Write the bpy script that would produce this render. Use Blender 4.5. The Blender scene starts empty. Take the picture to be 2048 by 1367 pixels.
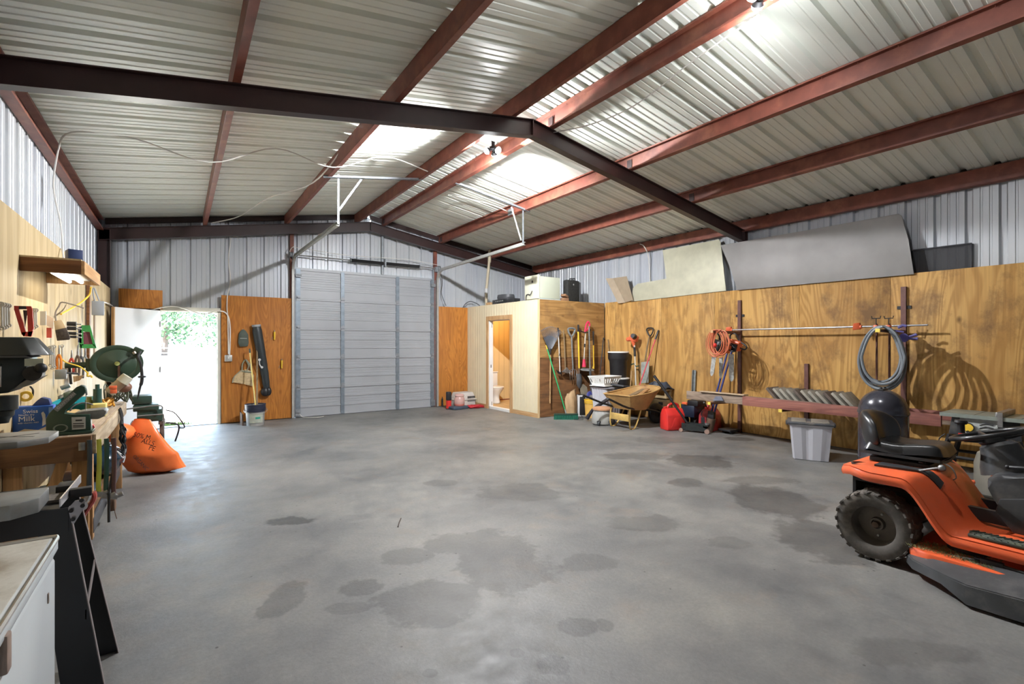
import bpy, bmesh, math, random
from mathutils import Vector, Matrix, Euler, noise
random.seed(7)
S = bpy.context.scene
COL = S.collection
# ---------------------------------------------------------------- camera
FPX, CX, HY, EYE = 977.0, 1024.0, 687.5, 1.5
YAW = math.radians(34.29)
cam = bpy.data.cameras.new('camera')
cam.sensor_width = 36.0; cam.lens = 36.0 * FPX / 2048.0
cam.shift_y = (HY - 683.5) / 2048.0
cam.clip_start = 0.02; cam.clip_end = 500
co = bpy.data.objects.new('camera', cam); COL.objects.link(co)
co.location = (0, 0, EYE); co.rotation_euler = (math.pi / 2, 0, -YAW)
S.camera = co
# ---------------------------------------------------------------- world, sun, exposure
S.view_settings.view_transform = 'Standard'; S.view_settings.look = 'None'
S.view_settings.gamma = 1.0; S.view_settings.use_curve_mapping = False
S.view_settings.exposure = 0.70
W = bpy.data.worlds.new('World'); S.world = W; W.use_nodes = True
wn = W.node_tree; wn.nodes.clear()
wo = wn.nodes.new('ShaderNodeOutputWorld'); wb = wn.nodes.new('ShaderNodeBackground')
sky = wn.nodes.new('ShaderNodeTexSky'); sky.sky_type = 'HOSEK_WILKIE'
sky.turbidity = 5.0; sky.sun_direction = (0.3, -0.25, 0.9)
wm = wn.nodes.new('ShaderNodeMix'); wm.data_type = 'RGBA'; wm.inputs[0].default_value = 0.55
wm.inputs[7].default_value = (0.62, 0.80, 1.0, 1)
wn.links.new(sky.outputs[0], wm.inputs[6]); wn.links.new(wm.outputs[2], wb.inputs[0])
wb.inputs[1].default_value = 16.0
wn.links.new(wb.outputs[0], wo.inputs[0])
sun = bpy.data.lights.new('sun', 'SUN'); sun.energy = 62.0; sun.angle = math.radians(1.5); sun.color = (1, .96, .9)
so = bpy.data.objects.new('sun', sun); COL.objects.link(so); so.location = (0, 30, 20)
so.rotation_euler = Vector((-0.5, -0.25, 1.0)).to_track_quat('Z', 'Y').to_euler()
LAMP_W = 135.0
# ---------------------------------------------------------------- pixel -> world on a known plane
_F = (math.sin(YAW), math.cos(YAW)); _R = (math.cos(YAW), -math.sin(YAW))
def ray(x, y):
    u = (x - CX) / FPX
    return (_F[0] + u * _R[0], _F[1] + u * _R[1], -(y - HY) / FPX)
def G(x, y, z=0.0):
    d = ray(x, y); t = (z - EYE) / d[2]; return Vector((d[0] * t, d[1] * t, z))
def PY(x, y, Y):
    d = ray(x, y); t = Y / d[1]; return Vector((d[0] * t, Y, EYE + d[2] * t))
def PX(x, y, X):
    d = ray(x, y); t = X / d[0]; return Vector((X, d[1] * t, EYE + d[2] * t))
def PD(x, y, D):
    d = ray(x, y); return Vector((d[0] * D, d[1] * D, EYE + d[2] * D))
# ---------------------------------------------------------------- materials
MATS = {}
def nt(name):
    m = bpy.data.materials.new(name); m.use_nodes = True; t = m.node_tree
    b = t.nodes['Principled BSDF']; return m, t, b
def N(t, kind, **kw):
    n = t.nodes.new(kind)
    for k, v in kw.items():
        if k.startswith('i'):
            n.inputs[int(k[1:])].default_value = v
        else: setattr(n, k, v)
    return n
def ramp(t, src, stops):
    r = t.nodes.new('ShaderNodeValToRGB'); el = r.color_ramp.elements
    while len(el) < len(stops): el.new(0.5)
    for e, (p, c) in zip(el, stops):
        e.position = p; e.color = tuple(c) + (1,) if len(c) == 3 else c
    t.links.new(src, r.inputs[0]); return r.outputs[0]
def mul(c, k): return tuple(min(1, max(0, x * k)) for x in c)
def coords(t, scale=(1, 1, 1), rnd=True, rot=(0, 0, 0)):
    tc = t.nodes.new('ShaderNodeTexCoord'); mp = t.nodes.new('ShaderNodeMapping')
    mp.inputs['Scale'].default_value = scale; mp.inputs['Rotation'].default_value = rot
    t.links.new(tc.outputs['Object'], mp.inputs[0])
    if rnd:
        oi = t.nodes.new('ShaderNodeObjectInfo'); m = t.nodes.new('ShaderNodeMath'); m.operation = 'MULTIPLY'
        m.inputs[1].default_value = 37.0; t.links.new(oi.outputs['Random'], m.inputs[0])
        t.links.new(m.outputs[0], mp.inputs['Location'])
    return mp.outputs[0]
def bump(t, b, src, strength, dist=0.01):
    bp = t.nodes.new('ShaderNodeBump'); bp.inputs['Strength'].default_value = strength
    bp.inputs['Distance'].default_value = dist
    t.links.new(src, bp.inputs['Height']); t.links.new(bp.outputs[0], b.inputs['Normal'])
def mat(name, c, rough=0.5, metal=0.0, var=0.18, scale=9.0, bmp=0.0, spec=0.5, dirt=None, alpha=None, emit=None, trans=0.0):
    if name in MATS: return MATS[name]
    m, t, b = nt(name)
    co_ = coords(t)
    n = N(t, 'ShaderNodeTexNoise'); n.inputs['Scale'].default_value = scale; n.inputs['Detail'].default_value = 5
    t.links.new(co_, n.inputs['Vector'])
    stops = [(0.28, mul(c, 1 - var)), (0.72, mul(c, 1 + var))]
    col = ramp(t, n.outputs[0], stops)
    if dirt:
        n2 = N(t, 'ShaderNodeTexNoise'); n2.inputs['Scale'].default_value = scale * .5; n2.inputs['Detail'].default_value = 8
        n2.inputs['Roughness'].default_value = .7; t.links.new(co_, n2.inputs['Vector'])
        f = ramp(t, n2.outputs[0], [(0.5, (0, 0, 0)), (0.68, (dirt[1],) * 3)])
        mx = N(t, 'ShaderNodeMix', data_type='RGBA'); t.links.new(f, mx.inputs[0]); t.links.new(col, mx.inputs[6])
        mx.inputs[7].default_value = tuple(dirt[0]) + (1,); col = mx.outputs[2]
    t.links.new(col, b.inputs['Base Color'])
    b.inputs['Roughness'].default_value = rough; b.inputs['Metallic'].default_value = metal
    b.inputs['Specular IOR Level'].default_value = spec
    if bmp: bump(t, b, n.outputs[0], bmp)
    if alpha is not None: b.inputs['Alpha'].default_value = alpha
    if trans: b.inputs['Transmission Weight'].default_value = trans
    if emit:
        b.inputs['Emission Color'].default_value = tuple(emit[0]) + (1,); b.inputs['Emission Strength'].default_value = emit[1]
    MATS[name] = m; return m
def wood(name, light, dark, axis='z', scale=1.0, lines=16.0, knots=0.0, dirt=0.0, rough=0.6, fine=.25, warp=1.0, patch=.25):
    """contour grain of rotary cut ply / sawn board; axis = grain direction"""
    if name in MATS: return MATS[name]
    m, t, b = nt(name)
    lo, hi = .22 * scale, 1.5 * scale
    sc = {'z': (hi, hi, lo), 'y': (hi, lo, hi), 'x': (lo, hi, hi)}[axis]
    co_ = coords(t, sc)
    n = N(t, 'ShaderNodeTexNoise'); n.inputs['Scale'].default_value = 1.6; n.inputs['Detail'].default_value = 2.5
    n.inputs['Distortion'].default_value = .5 * warp
    t.links.new(co_, n.inputs['Vector'])
    k = N(t, 'ShaderNodeMath', operation='MULTIPLY'); k.inputs[1].default_value = lines * 6.28; t.links.new(n.outputs[0], k.inputs[0])
    s = N(t, 'ShaderNodeMath', operation='SINE'); t.links.new(k.outputs[0], s.inputs[0])
    a = N(t, 'ShaderNodeMath', operation='MULTIPLY_ADD'); a.inputs[1].default_value = .5; a.inputs[2].default_value = .5
    t.links.new(s.outputs[0], a.inputs[0])
    mid = tuple((x + y) / 2 for x, y in zip(light, dark))
    col = ramp(t, a.outputs[0], [(0, mul(mid, .92)), (.3, mid), (.75, light)])
    n6 = N(t, 'ShaderNodeTexNoise'); n6.inputs['Scale'].default_value = 1.3; n6.inputs['Detail'].default_value = 3
    t.links.new(coords(t, (1, 1, .6)), n6.inputs['Vector'])
    f6 = ramp(t, n6.outputs[0], [(.42, (0, 0, 0)), (.62, (patch,) * 3)])
    m6 = N(t, 'ShaderNodeMix', data_type='RGBA'); t.links.new(f6, m6.inputs[0]); t.links.new(col, m6.inputs[6])
    m6.inputs[7].default_value = tuple(dark) + (1,); col = m6.outputs[2]
    # fine fibre
    sc2 = {'z': (60, 60, 1.2), 'y': (60, 1.2, 60), 'x': (1.2, 60, 60)}[axis]
    n2 = N(t, 'ShaderNodeTexNoise'); n2.inputs['Scale'].default_value = 1.5; n2.inputs['Detail'].default_value = 3
    t.links.new(coords(t, sc2), n2.inputs['Vector'])
    f2 = ramp(t, n2.outputs[0], [(.35, (1 - fine,) * 3), (.65, (1, 1, 1))])
    mm = N(t, 'ShaderNodeMix', data_type='RGBA', blend_type='MULTIPLY'); mm.inputs[0].default_value = 1
    t.links.new(col, mm.inputs[6]); t.links.new(f2, mm.inputs[7]); col = mm.outputs[2]
    if knots:
        v = N(t, 'ShaderNodeTexVoronoi'); v.inputs['Scale'].default_value = 2.3
        t.links.new(coords(t, {'z': (1, 1, .6), 'y': (1, .6, 1), 'x': (.6, 1, 1)}[axis]), v.inputs['Vector'])
        f3 = ramp(t, v.outputs['Distance'], [(.035, (0, 0, 0)), (.085, (1, 1, 1))])
        m3 = N(t, 'ShaderNodeMix', data_type='RGBA'); t.links.new(f3, m3.inputs[0])
        mk = N(t, 'ShaderNodeMix', data_type='RGBA'); mk.inputs[0].default_value = knots
        t.links.new(col, mk.inputs[6]); mk.inputs[7].default_value = mul(dark, .35) + (1,)
        t.links.new(mk.outputs[2], m3.inputs[6]); t.links.new(col, m3.inputs[7]); col = m3.outputs[2]
    if dirt:
        n4 = N(t, 'ShaderNodeTexNoise'); n4.inputs['Scale'].default_value = 2.2; n4.inputs['Detail'].default_value = 9
        n4.inputs['Roughness'].default_value = .68; t.links.new(coords(t, (1, 1, .7)), n4.inputs['Vector'])
        f4 = ramp(t, n4.outputs[0], [(.5, (0, 0, 0)), (.66, (dirt,) * 3)])
        m4 = N(t, 'ShaderNodeMix', data_type='RGBA'); t.links.new(f4, m4.inputs[0]); t.links.new(col, m4.inputs[6])
        m4.inputs[7].default_value = tuple(x * .45 + .02 for x in dark) + (1,); col = m4.outputs[2]
    t.links.new(col, b.inputs['Base Color']); b.inputs['Roughness'].default_value = rough
    b.inputs['Specular IOR Level'].default_value = .25
    bump(t, b, n2.outputs[0], .15, .003)
    MATS[name] = m; return m
# ---------------------------------------------------------------- geometry helpers
ROOT = {}
def frame_of(axis):
    z = Vector(axis).normalized()
    x = z.cross(Vector((0, 0, 1)))
    if x.length < 1e-4: x = Vector((1, 0, 0))
    x.normalize(); y = z.cross(x); return Matrix((x, y, z)).transposed()
class B:
    def __init__(s): s.bm = bmesh.new()
    def _add(s, vs, fs):
        v = [s.bm.verts.new(p) for p in vs]
        for f in fs:
            try: s.bm.faces.new([v[i] for i in f])
            except ValueError: pass
        return v
    def box(s, c, d, rot=None, bev=0.0, taper=1.0, seg=2):
        M = (Euler(rot).to_matrix() if isinstance(rot, tuple) else rot) if rot is not None else Matrix.Identity(3)
        c = Vector(c); x, y, z = d[0] / 2, d[1] / 2, d[2] / 2; k = taper
        P = [(-x, -y, -z), (x, -y, -z), (x, y, -z), (-x, y, -z), (-x * k, -y * k, z), (x * k, -y * k, z), (x * k, y * k, z), (-x * k, y * k, z)]
        v = s._add([c + M @ Vector(p) for p in P], [(3, 2, 1, 0), (4, 5, 6, 7), (0, 1, 5, 4), (1, 2, 6, 5), (2, 3, 7, 6), (3, 0, 4, 7)])
        if bev:
            es = set(e for q in v for e in q.link_edges)
            bmesh.ops.bevel(s.bm, geom=list(es), offset=bev, segments=seg, profile=.5, affect='EDGES')
        return s
    def bx(s, x0, x1, y0, y1, z0, z1, bev=0.0):
        return s.box(((x0 + x1) / 2, (y0 + y1) / 2, (z0 + z1) / 2), (abs(x1 - x0), abs(y1 - y0), abs(z1 - z0)), None, bev)
    def cyl(s, a, b, r, r2=None, n=16, cap=True):
        a = Vector(a); b = Vector(b); r2 = r if r2 is None else r2; M = frame_of(b - a)
        vs = []
        for p, rr in ((a, r), (b, r2)):
            for i in range(n):
                t = 2 * math.pi * i / n; vs.append(p + M @ Vector((rr * math.cos(t), rr * math.sin(t), 0)))
        fs = [(i, (i + 1) % n, n + (i + 1) % n, n + i) for i in range(n)]
        if cap: fs += [tuple(range(n - 1, -1, -1)), tuple(range(n, 2 * n))]
        s._add(vs, fs); return s
    def tube(s, pts, r, n=8, closed=False, rr=None, smooth=0, flat=1.0):
        P = [Vector(p) for p in pts]
        if smooth: P = spline(P, smooth, closed)
        m = len(P); vs = []; up = None
        for i, p in enumerate(P):
            if closed: d = P[(i + 1) % m] - P[i - 1]
            else: d = P[min(i + 1, m - 1)] - P[max(i - 1, 0)]
            if d.length < 1e-7: d = Vector((0, 0, 1))
            d.normalize()
            if up is None:
                up = Vector((0, 0, 1)) if abs(d.z) < .9 else Vector((1, 0, 0))
            x = up - d * up.dot(d)
            if x.length < 1e-4: x = d.orthogonal()
            x.normalize(); up = x; y = d.cross(x)
            q = rr[min(len(rr) - 1, int(i * len(rr) / m))] if rr else r
            for k in range(n):
                t = 2 * math.pi * k / n; vs.append(p + x * (q * math.cos(t)) + y * (q * flat * math.sin(t)))
        fs = []
        for i in range(m if closed else m - 1):
            j = (i + 1) % m
            for k in range(n): fs.append((i * n + k, i * n + (k + 1) % n, j * n + (k + 1) % n, j * n + k))
        if not closed: fs += [tuple(range(n - 1, -1, -1)), tuple((m - 1) * n + k for k in range(n))]
        s._add(vs, fs); return s
    def lathe(s, prof, c=(0, 0, 0), axis=(0, 0, 1), n=24, sx=1.0, sy=1.0, a0=0, a1=2 * math.pi):
        M = frame_of(axis) if tuple(axis) != (0, 0, 1) else Matrix.Identity(3); c = Vector(c); vs = []
        full = abs(a1 - a0 - 2 * math.pi) < 1e-6; cnt = n if full else n + 1
        for r, h in prof:
            for i in range(cnt):
                t = a0 + (a1 - a0) * i / n; vs.append(c + M @ Vector((r * sx * math.cos(t), r * sy * math.sin(t), h)))
        fs = []
        for k in range(len(prof) - 1):
            for i in range(n):
                j = (i + 1) % cnt
                fs.append((k * cnt + i, k * cnt + j, (k + 1) * cnt + j, (k + 1) * cnt + i))
        v = s._add(vs, fs)
        bmesh.ops.remove_doubles(s.bm, verts=v, dist=1e-6); return s
    def prism(s, pts, off, bev=0.0):
        """pts: 3d polygon; off: extrusion vector"""
        P = [Vector(p) for p in pts]; o = Vector(off); n = len(P)
        v = s._add(P + [p + o for p in P], [tuple(range(n - 1, -1, -1)), tuple(range(n, 2 * n))] + [(i, (i + 1) % n, n + (i + 1) % n, n + i) for i in range(n)])
        if bev:
            es = set(e for q in v for e in q.link_edges)
            bmesh.ops.bevel(s.bm, geom=list(es), offset=bev, segments=2, profile=.5, affect='EDGES')
        return s
    def ball(s, c, r, sx=1, sy=1, sz=1, rot=None, n=16):
        M = Euler(rot).to_matrix() if isinstance(rot, tuple) else (rot or Matrix.Identity(3)); c = Vector(c); m = n // 2
        vs = [c + M @ Vector((0, 0, -r * sz))]
        for j in range(1, m):
            p = -math.pi / 2 + math.pi * j / m
            for i in range(n):
                t = 2 * math.pi * i / n
                vs.append(c + M @ Vector((r * sx * math.cos(p) * math.cos(t), r * sy * math.cos(p) * math.sin(t), r * sz * math.sin(p))))
        vs.append(c + M @ Vector((0, 0, r * sz))); L = len(vs) - 1
        fs = [(0, 1 + (i + 1) % n, 1 + i) for i in range(n)]
        for j in range(m - 2):
            for i in range(n):
                a = 1 + j * n; b_ = a + n; fs.append((a + i, a + (i + 1) % n, b_ + (i + 1) % n, b_ + i))
        a = 1 + (m - 2) * n; fs += [(a + i, a + (i + 1) % n, L) for i in range(n)]
        s._add(vs, fs); return s
    def grid(s, f, nu, nv, thick=0.0):
        """f(u,v)->point, u,v in 0..1"""
        vs = [Vector(f(i / nu, j / nv)) for j in range(nv + 1) for i in range(nu + 1)]
        fs = [(j * (nu + 1) + i, j * (nu + 1) + i + 1, (j + 1) * (nu + 1) + i + 1, (j + 1) * (nu + 1) + i) for j in range(nv) for i in range(nu)]
        v = s._add(vs, fs)
        if thick:
            s.bm.normal_update()
            g = set(x for q in v for x in q.link_faces)
            bmesh.ops.solidify(s.bm, geom=list(g), thickness=thick)
        return s
    def jitter(s, a, scale=3.0, seed=0):
        for v in s.bm.verts:
            v.co += noise.noise_vector(v.co * scale + Vector((seed * 7.1, seed * 3.3, 0))) * a
        return s
    def xf(s, M):
        bmesh.ops.transform(s.bm, matrix=M, verts=s.bm.verts); return s
    def build(s, name, m, parent=None, world=False, smooth=True, ang=35, sub=0):
        me = bpy.data.meshes.new(name)
        if world and parent is not None and parent.name in ROOT:
            s.bm.transform(ROOT[parent.name].inverted())
        bmesh.ops.recalc_face_normals(s.bm, faces=s.bm.faces)
        s.bm.to_mesh(me); s.bm.free()
        if smooth:
            for p in me.polygons: p.use_smooth = True
            me.set_sharp_from_angle(angle=math.radians(ang))
        ms = m if isinstance(m, (list, tuple)) else [m]
        for q in ms: me.materials.append(q)
        o = bpy.data.objects.new(name, me); COL.objects.link(o)
        if parent is not None:
            o.parent = parent
            if parent.name in ROOT: ROOT[o.name] = ROOT[parent.name]
        if sub:
            md = o.modifiers.new('sub', 'SUBSURF'); md.levels = sub; md.render_levels = sub
        return o
def spline(P, k, closed=False):
    out = []; n = len(P)
    rng = range(n if closed else n - 1)
    for i in rng:
        if closed: p0, p1, p2, p3 = P[i - 1], P[i], P[(i + 1) % n], P[(i + 2) % n]
        else: p0, p1, p2, p3 = P[max(i - 1, 0)], P[i], P[i + 1], P[min(i + 2, n - 1)]
        for j in range(k):
            t = j / k
            out.append(.5 * ((2 * p1) + (p2 - p0) * t + (2 * p0 - 5 * p1 + 4 * p2 - p3) * t * t + (3 * p1 - p0 - 3 * p2 + p3) * t ** 3))
    if not closed: out.append(P[-1])
    return out
def thing(name, label, cat, loc=(0, 0, 0), rz=0.0, group=None, rot=None):
    o = bpy.data.objects.new(name, None); COL.objects.link(o); o.empty_display_size = .05
    o.location = loc; o.rotation_euler = rot if rot else (0, 0, rz)
    ROOT[o.name] = Matrix.Translation(Vector(loc)) @ Euler(rot if rot else (0, 0, rz)).to_matrix().to_4x4()
    return tag(o, label, cat, group)
def tag(o, label, cat, group=None, kind=None):
    o['label'] = label; o['category'] = cat
    if group: o['group'] = group
    if kind: o['kind'] = kind
    return o
def struct(o, label=None):
    o['kind'] = 'structure'
    if label: o['label'] = label
    return o
def dup(root, loc=None, rz=None, label=None, group=None, rot=None):
    def rec(o, par):
        c = o.copy(); COL.objects.link(c)
        if par: c.parent = par
        for ch in [x for x in bpy.data.objects if x.parent == o]: rec(ch, c)
        return c
    r = rec(root, None)
    if loc is not None: r.location = loc
    if rot is not None: r.rotation_euler = rot
    elif rz is not None: r.rotation_euler = (0, 0, rz)
    if label: r['label'] = label
    if group: r['group'] = group
    return r
def text(s, size, m, parent, M, name='lettering', ext=0.0008, align='CENTER', sx=1.0, bold=0.0):
    """flat lettering; M is a 4x4 world matrix, text lies in its XY plane"""
    c = bpy.data.curves.new(name, 'FONT'); c.body = s; c.size = size; c.extrude = ext; c.align_x = align; c.align_y = 'CENTER'; c.offset = bold
    t = bpy.data.objects.new('tmp', c); COL.objects.link(t)
    dg = bpy.context.evaluated_depsgraph_get(); dg.update()
    me = bpy.data.meshes.new_from_object(t.evaluated_get(dg)); bpy.data.objects.remove(t)
    me.name = name; me.transform(Matrix.Diagonal((sx, 1, 1, 1)))
    me.transform(ROOT[parent.name].inverted() @ M if parent is not None and parent.name in ROOT else M)
    me.materials.clear(); me.materials.append(m)
    o = bpy.data.objects.new(name, me); COL.objects.link(o)
    if parent is not None:
        o.parent = parent
        if parent.name in ROOT: ROOT[o.name] = ROOT[parent.name]
    return o
def plane_m(o, xdir, ydir):
    x = Vector(xdir).normalized(); y = Vector(ydir); y = (y - x * y.dot(x)).normalized(); z = x.cross(y)
    M = Matrix((x, y, z)).transposed().to_4x4(); M.translation = Vector(o); return M
# ================================================================ shared materials
M_oxide = mat('red_oxide_steel', (.19, .055, .036), .5, .0, .25, 6, dirt=((.30, .13, .07), .5))
M_dark = mat('dark_primer_steel', (.032, .013, .012), .4, 0, .25, 5)
M_galv = mat('galvanised_steel', (.26, .28, .30), .5, .6, .18, 14)
M_zinc = mat('bright_zinc', (.42, .42, .40), .45, .5, .1, 14)
M_white = mat('white_paint', (.72, .72, .70), .45, 0, .05, 4)
M_ivory = mat('ivory_enamel', (.66, .66, .52), .35, 0, .05, 5)
M_black = mat('black_plastic', (.018, .018, .02), .38, 0, .3, 8)
M_blk2 = mat('black_paint', (.012, .012, .014), .5, 0, .3, 8)
M_dgrey = mat('dark_grey_plastic', (.06, .062, .068), .5, 0, .2, 8)
M_grey = mat('grey_plastic', (.30, .32, .34), .45, 0, .08, 6)
M_lgrey = mat('light_grey_plastic', (.55, .55, .55), .45, 0, .08, 6)
M_steel = mat('worn_steel', (.33, .33, .33), .38, .8, .25, 20)
M_iron = mat('cast_iron', (.24, .25, .25), .45, .55, .2, 12, dirt=((.16, .12, .09), .5))
M_red = mat('red_plastic', (.62, .03, .025), .38, 0, .15, 6)
M_orange = mat('orange_paint', (.72, .14, .055), .36, 0, .12, 6)
M_yellow = mat('yellow_paint', (.75, .48, .04), .45, 0, .12, 8)
M_green = mat('dark_green_paint', (.018, .045, .030), .38, 0, .2, 8)
M_wire = mat('white_cable', (.62, .60, .56), .5, 0, .08, 8)
M_handle = wood('handle_wood', (.55, .36, .18), (.40, .23, .10), 'z', 2)
M_board = wood('pine_board', (.60, .38, .19), (.42, .22, .09), 'z', 1.2, 10, .7, .15)
M_boardy = wood('pine_board_y', (.60, .38, .19), (.42, .22, .09), 'y', 1.2, 10, .7, .15)
M_boardx = wood('pine_board_x', (.52, .30, .13), (.34, .17, .07), 'x', 1.2, 10, .7, .3)
M_plyL = wood('pale_plywood', (.52, .41, .24), (.42, .31, .16), 'z', 1.1, 7, .6, .12, fine=.18)
M_plyO = wood('orange_plywood', (.56, .225, .045), (.38, .13, .025), 'z', 1.5, 14, .35, .2, warp=2.4)
M_plyR = wood('weathered_plywood', (.60, .355, .115), (.36, .175, .045), 'z', .62, 15, .85, .95, warp=3.4, fine=.14, patch=.55)
M_plyR2 = wood('striped_plywood', (.60, .35, .115), (.38, .19, .055), 'z', 1.1, 9, .9, .7, fine=.22, patch=.5)
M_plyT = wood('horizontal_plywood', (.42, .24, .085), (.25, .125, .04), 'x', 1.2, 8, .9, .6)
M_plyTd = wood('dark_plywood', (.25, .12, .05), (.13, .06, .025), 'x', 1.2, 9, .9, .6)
M_sheet = mat('galvalume_sheet', (.80, .83, .76), .45, 0, .05, 1.2)
# siding with bluish white paint
def _sheetwall():
    m, t, b = nt('siding_sheet')
    n = N(t, 'ShaderNodeTexNoise'); n.inputs['Scale'].default_value = 1.1; n.inputs['Detail'].default_value = 4
    t.links.new(coords(t, (1, 1, .3), False), n.inputs['Vector'])
    t.links.new(ramp(t, n.outputs[0], [(.3, (.41, .44, .50)), (.7, (.51, .53, .54))]), b.inputs['Base Color'])
    b.inputs['Roughness'].default_value = .36; b.inputs['Metallic'].default_value = .15
    return m
M_siding = _sheetwall()
# grooved cream siding of the restroom
M_cream = mat('cream_siding', (.66, .58, .40), .55, 0, .05, 3)
# ---------------------------------------------------------------- concrete floor
def concrete():
    m, t, b = nt('concrete')
    tc = t.nodes.new('ShaderNodeTexCoord')
    def nz(scale, det=6, rough=.6, sc=(1, 1, 1)):
        mp = t.nodes.new('ShaderNodeMapping'); mp.inputs['Scale'].default_value = sc
        t.links.new(tc.outputs['Object'], mp.inputs[0])
        n = N(t, 'ShaderNodeTexNoise'); n.inputs['Scale'].default_value = scale; n.inputs['Detail'].default_value = det
        n.inputs['Roughness'].default_value = rough; t.links.new(mp.outputs[0], n.inputs['Vector']); return n
    n1 = nz(.9, 8, .62); n2 = nz(6, 8, .7); n3 = nz(45, 4, .7)
    base = ramp(t, n1.outputs[0], [(.30, (.105, .107, .110)), (.5, (.185, .182, .175)), (.70, (.265, .252, .230))])
    v2 = ramp(t, n2.outputs[0], [(.32, (.82, .82, .83)), (.5, (.93, .93, .93)), (.68, (1.04, 1.03, 1.0))])
    mx = N(t, 'ShaderNodeMix', data_type='RGBA', blend_type='MULTIPLY'); mx.inputs[0].default_value = 1
    t.links.new(base, mx.inputs[6]); t.links.new(v2, mx.inputs[7]); col = mx.outputs[2]
    f3_ = ramp(t, n3.outputs[0], [(.3, (.80, .80, .80)), (.7, (1.0, 1.0, 1.0))])
    mg = N(t, 'ShaderNodeMix', data_type='RGBA', blend_type='MULTIPLY'); mg.inputs[0].default_value = 1
    t.links.new(col, mg.inputs[6]); t.links.new(f3_, mg.inputs[7]); col = mg.outputs[2]
    # rusty tint patches
    n5 = nz(1.7, 5, .6)
    f5 = ramp(t, n5.outputs[0], [(.58, (0, 0, 0)), (.78, (.35, .35, .35))])
    m5 = N(t, 'ShaderNodeMix', data_type='RGBA'); t.links.new(f5, m5.inputs[0]); t.links.new(col, m5.inputs[6])
    m5.inputs[7].default_value = (.28, .19, .12, 1); col = m5.outputs[2]
    # damp stains: ellipses at their places, edges broken by noise
    nd = nz(3.5, 5, .6); nd2 = nz(16, 4, .6)
    dn = N(t, 'ShaderNodeMath', operation='MULTIPLY_ADD'); dn.inputs[1].default_value = .35
    t.links.new(nd2.outputs[0], dn.inputs[0]); t.links.new(nd.outputs[0], dn.inputs[2])
    st = [  # px, py, half width px, half height px, darkness
        (862, 1200, 105, 42, .62), (1010, 1125, 95, 48, .6), (950, 1085, 100, 24, .7), (815, 1112, 50, 16, .72),
        (725, 1173, 42, 18, .62), (570, 1195, 38, 36, .68), (1150, 1253, 44, 18, .62), (1105, 1330, 34, 20, .66),
        (1180, 1124, 52, 18, .70), (1400, 921, 60, 14, .55), (1545, 999, 75, 30, .58), (1370, 965, 34, 9, .66),
        (574, 1041, 45, 9, .45), (1640, 1078, 80, 40, .62), (1290, 1045, 70, 16, .74), (1040, 983, 80, 17, .74),
        (690, 1215, 50, 12, .75), (1520, 960, 70, 8, .74), (1270, 912, 70, 7, .74), (1480, 877, 30, 4, .5),
        (1034, 1305, 14, 9, .66), (1210, 1250, 20, 12, .7), (860, 1345, 16, 9, .7), (1460, 1085, 40, 12, .8),
        (880, 965, 40, 6, .78), (1140, 832, 30, 4, .62), (1800, 1300, 120, 26, .80), (1590, 1000, 40, 22, .6), (1330, 880, 60, 7, .78)]
    fac = None
    for (px, py, hw, hh, dk) in st:
        c = G(px, py); ex = (G(px + hw, py) - c); ey = (G(px, py - hh) - c)
        rx = ex.length; ang = math.atan2(ex.y, ex.x); ry = abs(ey.dot(Vector((-math.sin(ang), math.cos(ang), 0))))
        mp = t.nodes.new('ShaderNodeMapping'); mp.vector_type = 'TEXTURE'
        mp.inputs['Location'].default_value = (c.x, c.y, 0); mp.inputs['Rotation'].default_value = (0, 0, ang)
        mp.inputs['Scale'].default_value = (rx, max(ry, .03), 50)
        t.links.new(tc.outputs['Object'], mp.inputs[0])
        ln = N(t, 'ShaderNodeVectorMath', operation='LENGTH'); t.links.new(mp.outputs[0], ln.inputs[0])
        ad = N(t, 'ShaderNodeMath', operation='MULTIPLY_ADD'); ad.inputs[1].default_value = 1.0
        t.links.new(ln.outputs['Value'], ad.inputs[0])
        k = N(t, 'ShaderNodeMath', operation='MULTIPLY_ADD'); k.inputs[1].default_value = 1.7; k.inputs[2].default_value = -1.15
        t.links.new(dn.outputs[0], k.inputs[0]); t.links.new(k.outputs[0], ad.inputs[2])
        mr = N(t, 'ShaderNodeMapRange'); mr.inputs[1].default_value = .88; mr.inputs[2].default_value = 1.09
        mr.inputs[3].default_value = min(1, dk - .02); mr.inputs[4].default_value = 1.0
        t.links.new(ad.outputs[0], mr.inputs[0])
        if fac is None: fac = mr.outputs[0]
        else:
            mn = N(t, 'ShaderNodeMath', operation='MINIMUM'); t.links.new(fac, mn.inputs[0]); t.links.new(mr.outputs[0], mn.inputs[1]); fac = mn.outputs[0]
    cb = N(t, 'ShaderNodeCombineColor'); [t.links.new(fac, cb.inputs[i]) for i in range(3)]
    ms = N(t, 'ShaderNodeMix', data_type='RGBA', blend_type='MULTIPLY'); ms.inputs[0].default_value = 1
    t.links.new(col, ms.inputs[6]); t.links.new(cb.outputs[0], ms.inputs[7]); col = ms.outputs[2]
    # specks
    v = N(t, 'ShaderNodeTexVoronoi'); v.inputs['Scale'].default_value = 5.5; t.links.new(tc.outputs['Object'], v.inputs['Vector'])
    fs = ramp(t, v.outputs['Distance'], [(.03, (.22, .21, .20)), (.055, (1, 1, 1))])
    m6 = N(t, 'ShaderNodeMix', data_type='RGBA', blend_type='MULTIPLY'); m6.inputs[0].default_value = .8
    t.links.new(col, m6.inputs[6]); t.links.new(fs, m6.inputs[7])
    t.links.new(m6.outputs[2], b.inputs['Base Color'])
    t.links.new(ramp(t, n2.outputs[0], [(.3, (.44,) * 3), (.75, (.70,) * 3)]), b.inputs['Roughness'])
    b.inputs['Specular IOR Level'].default_value = .5
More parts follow.
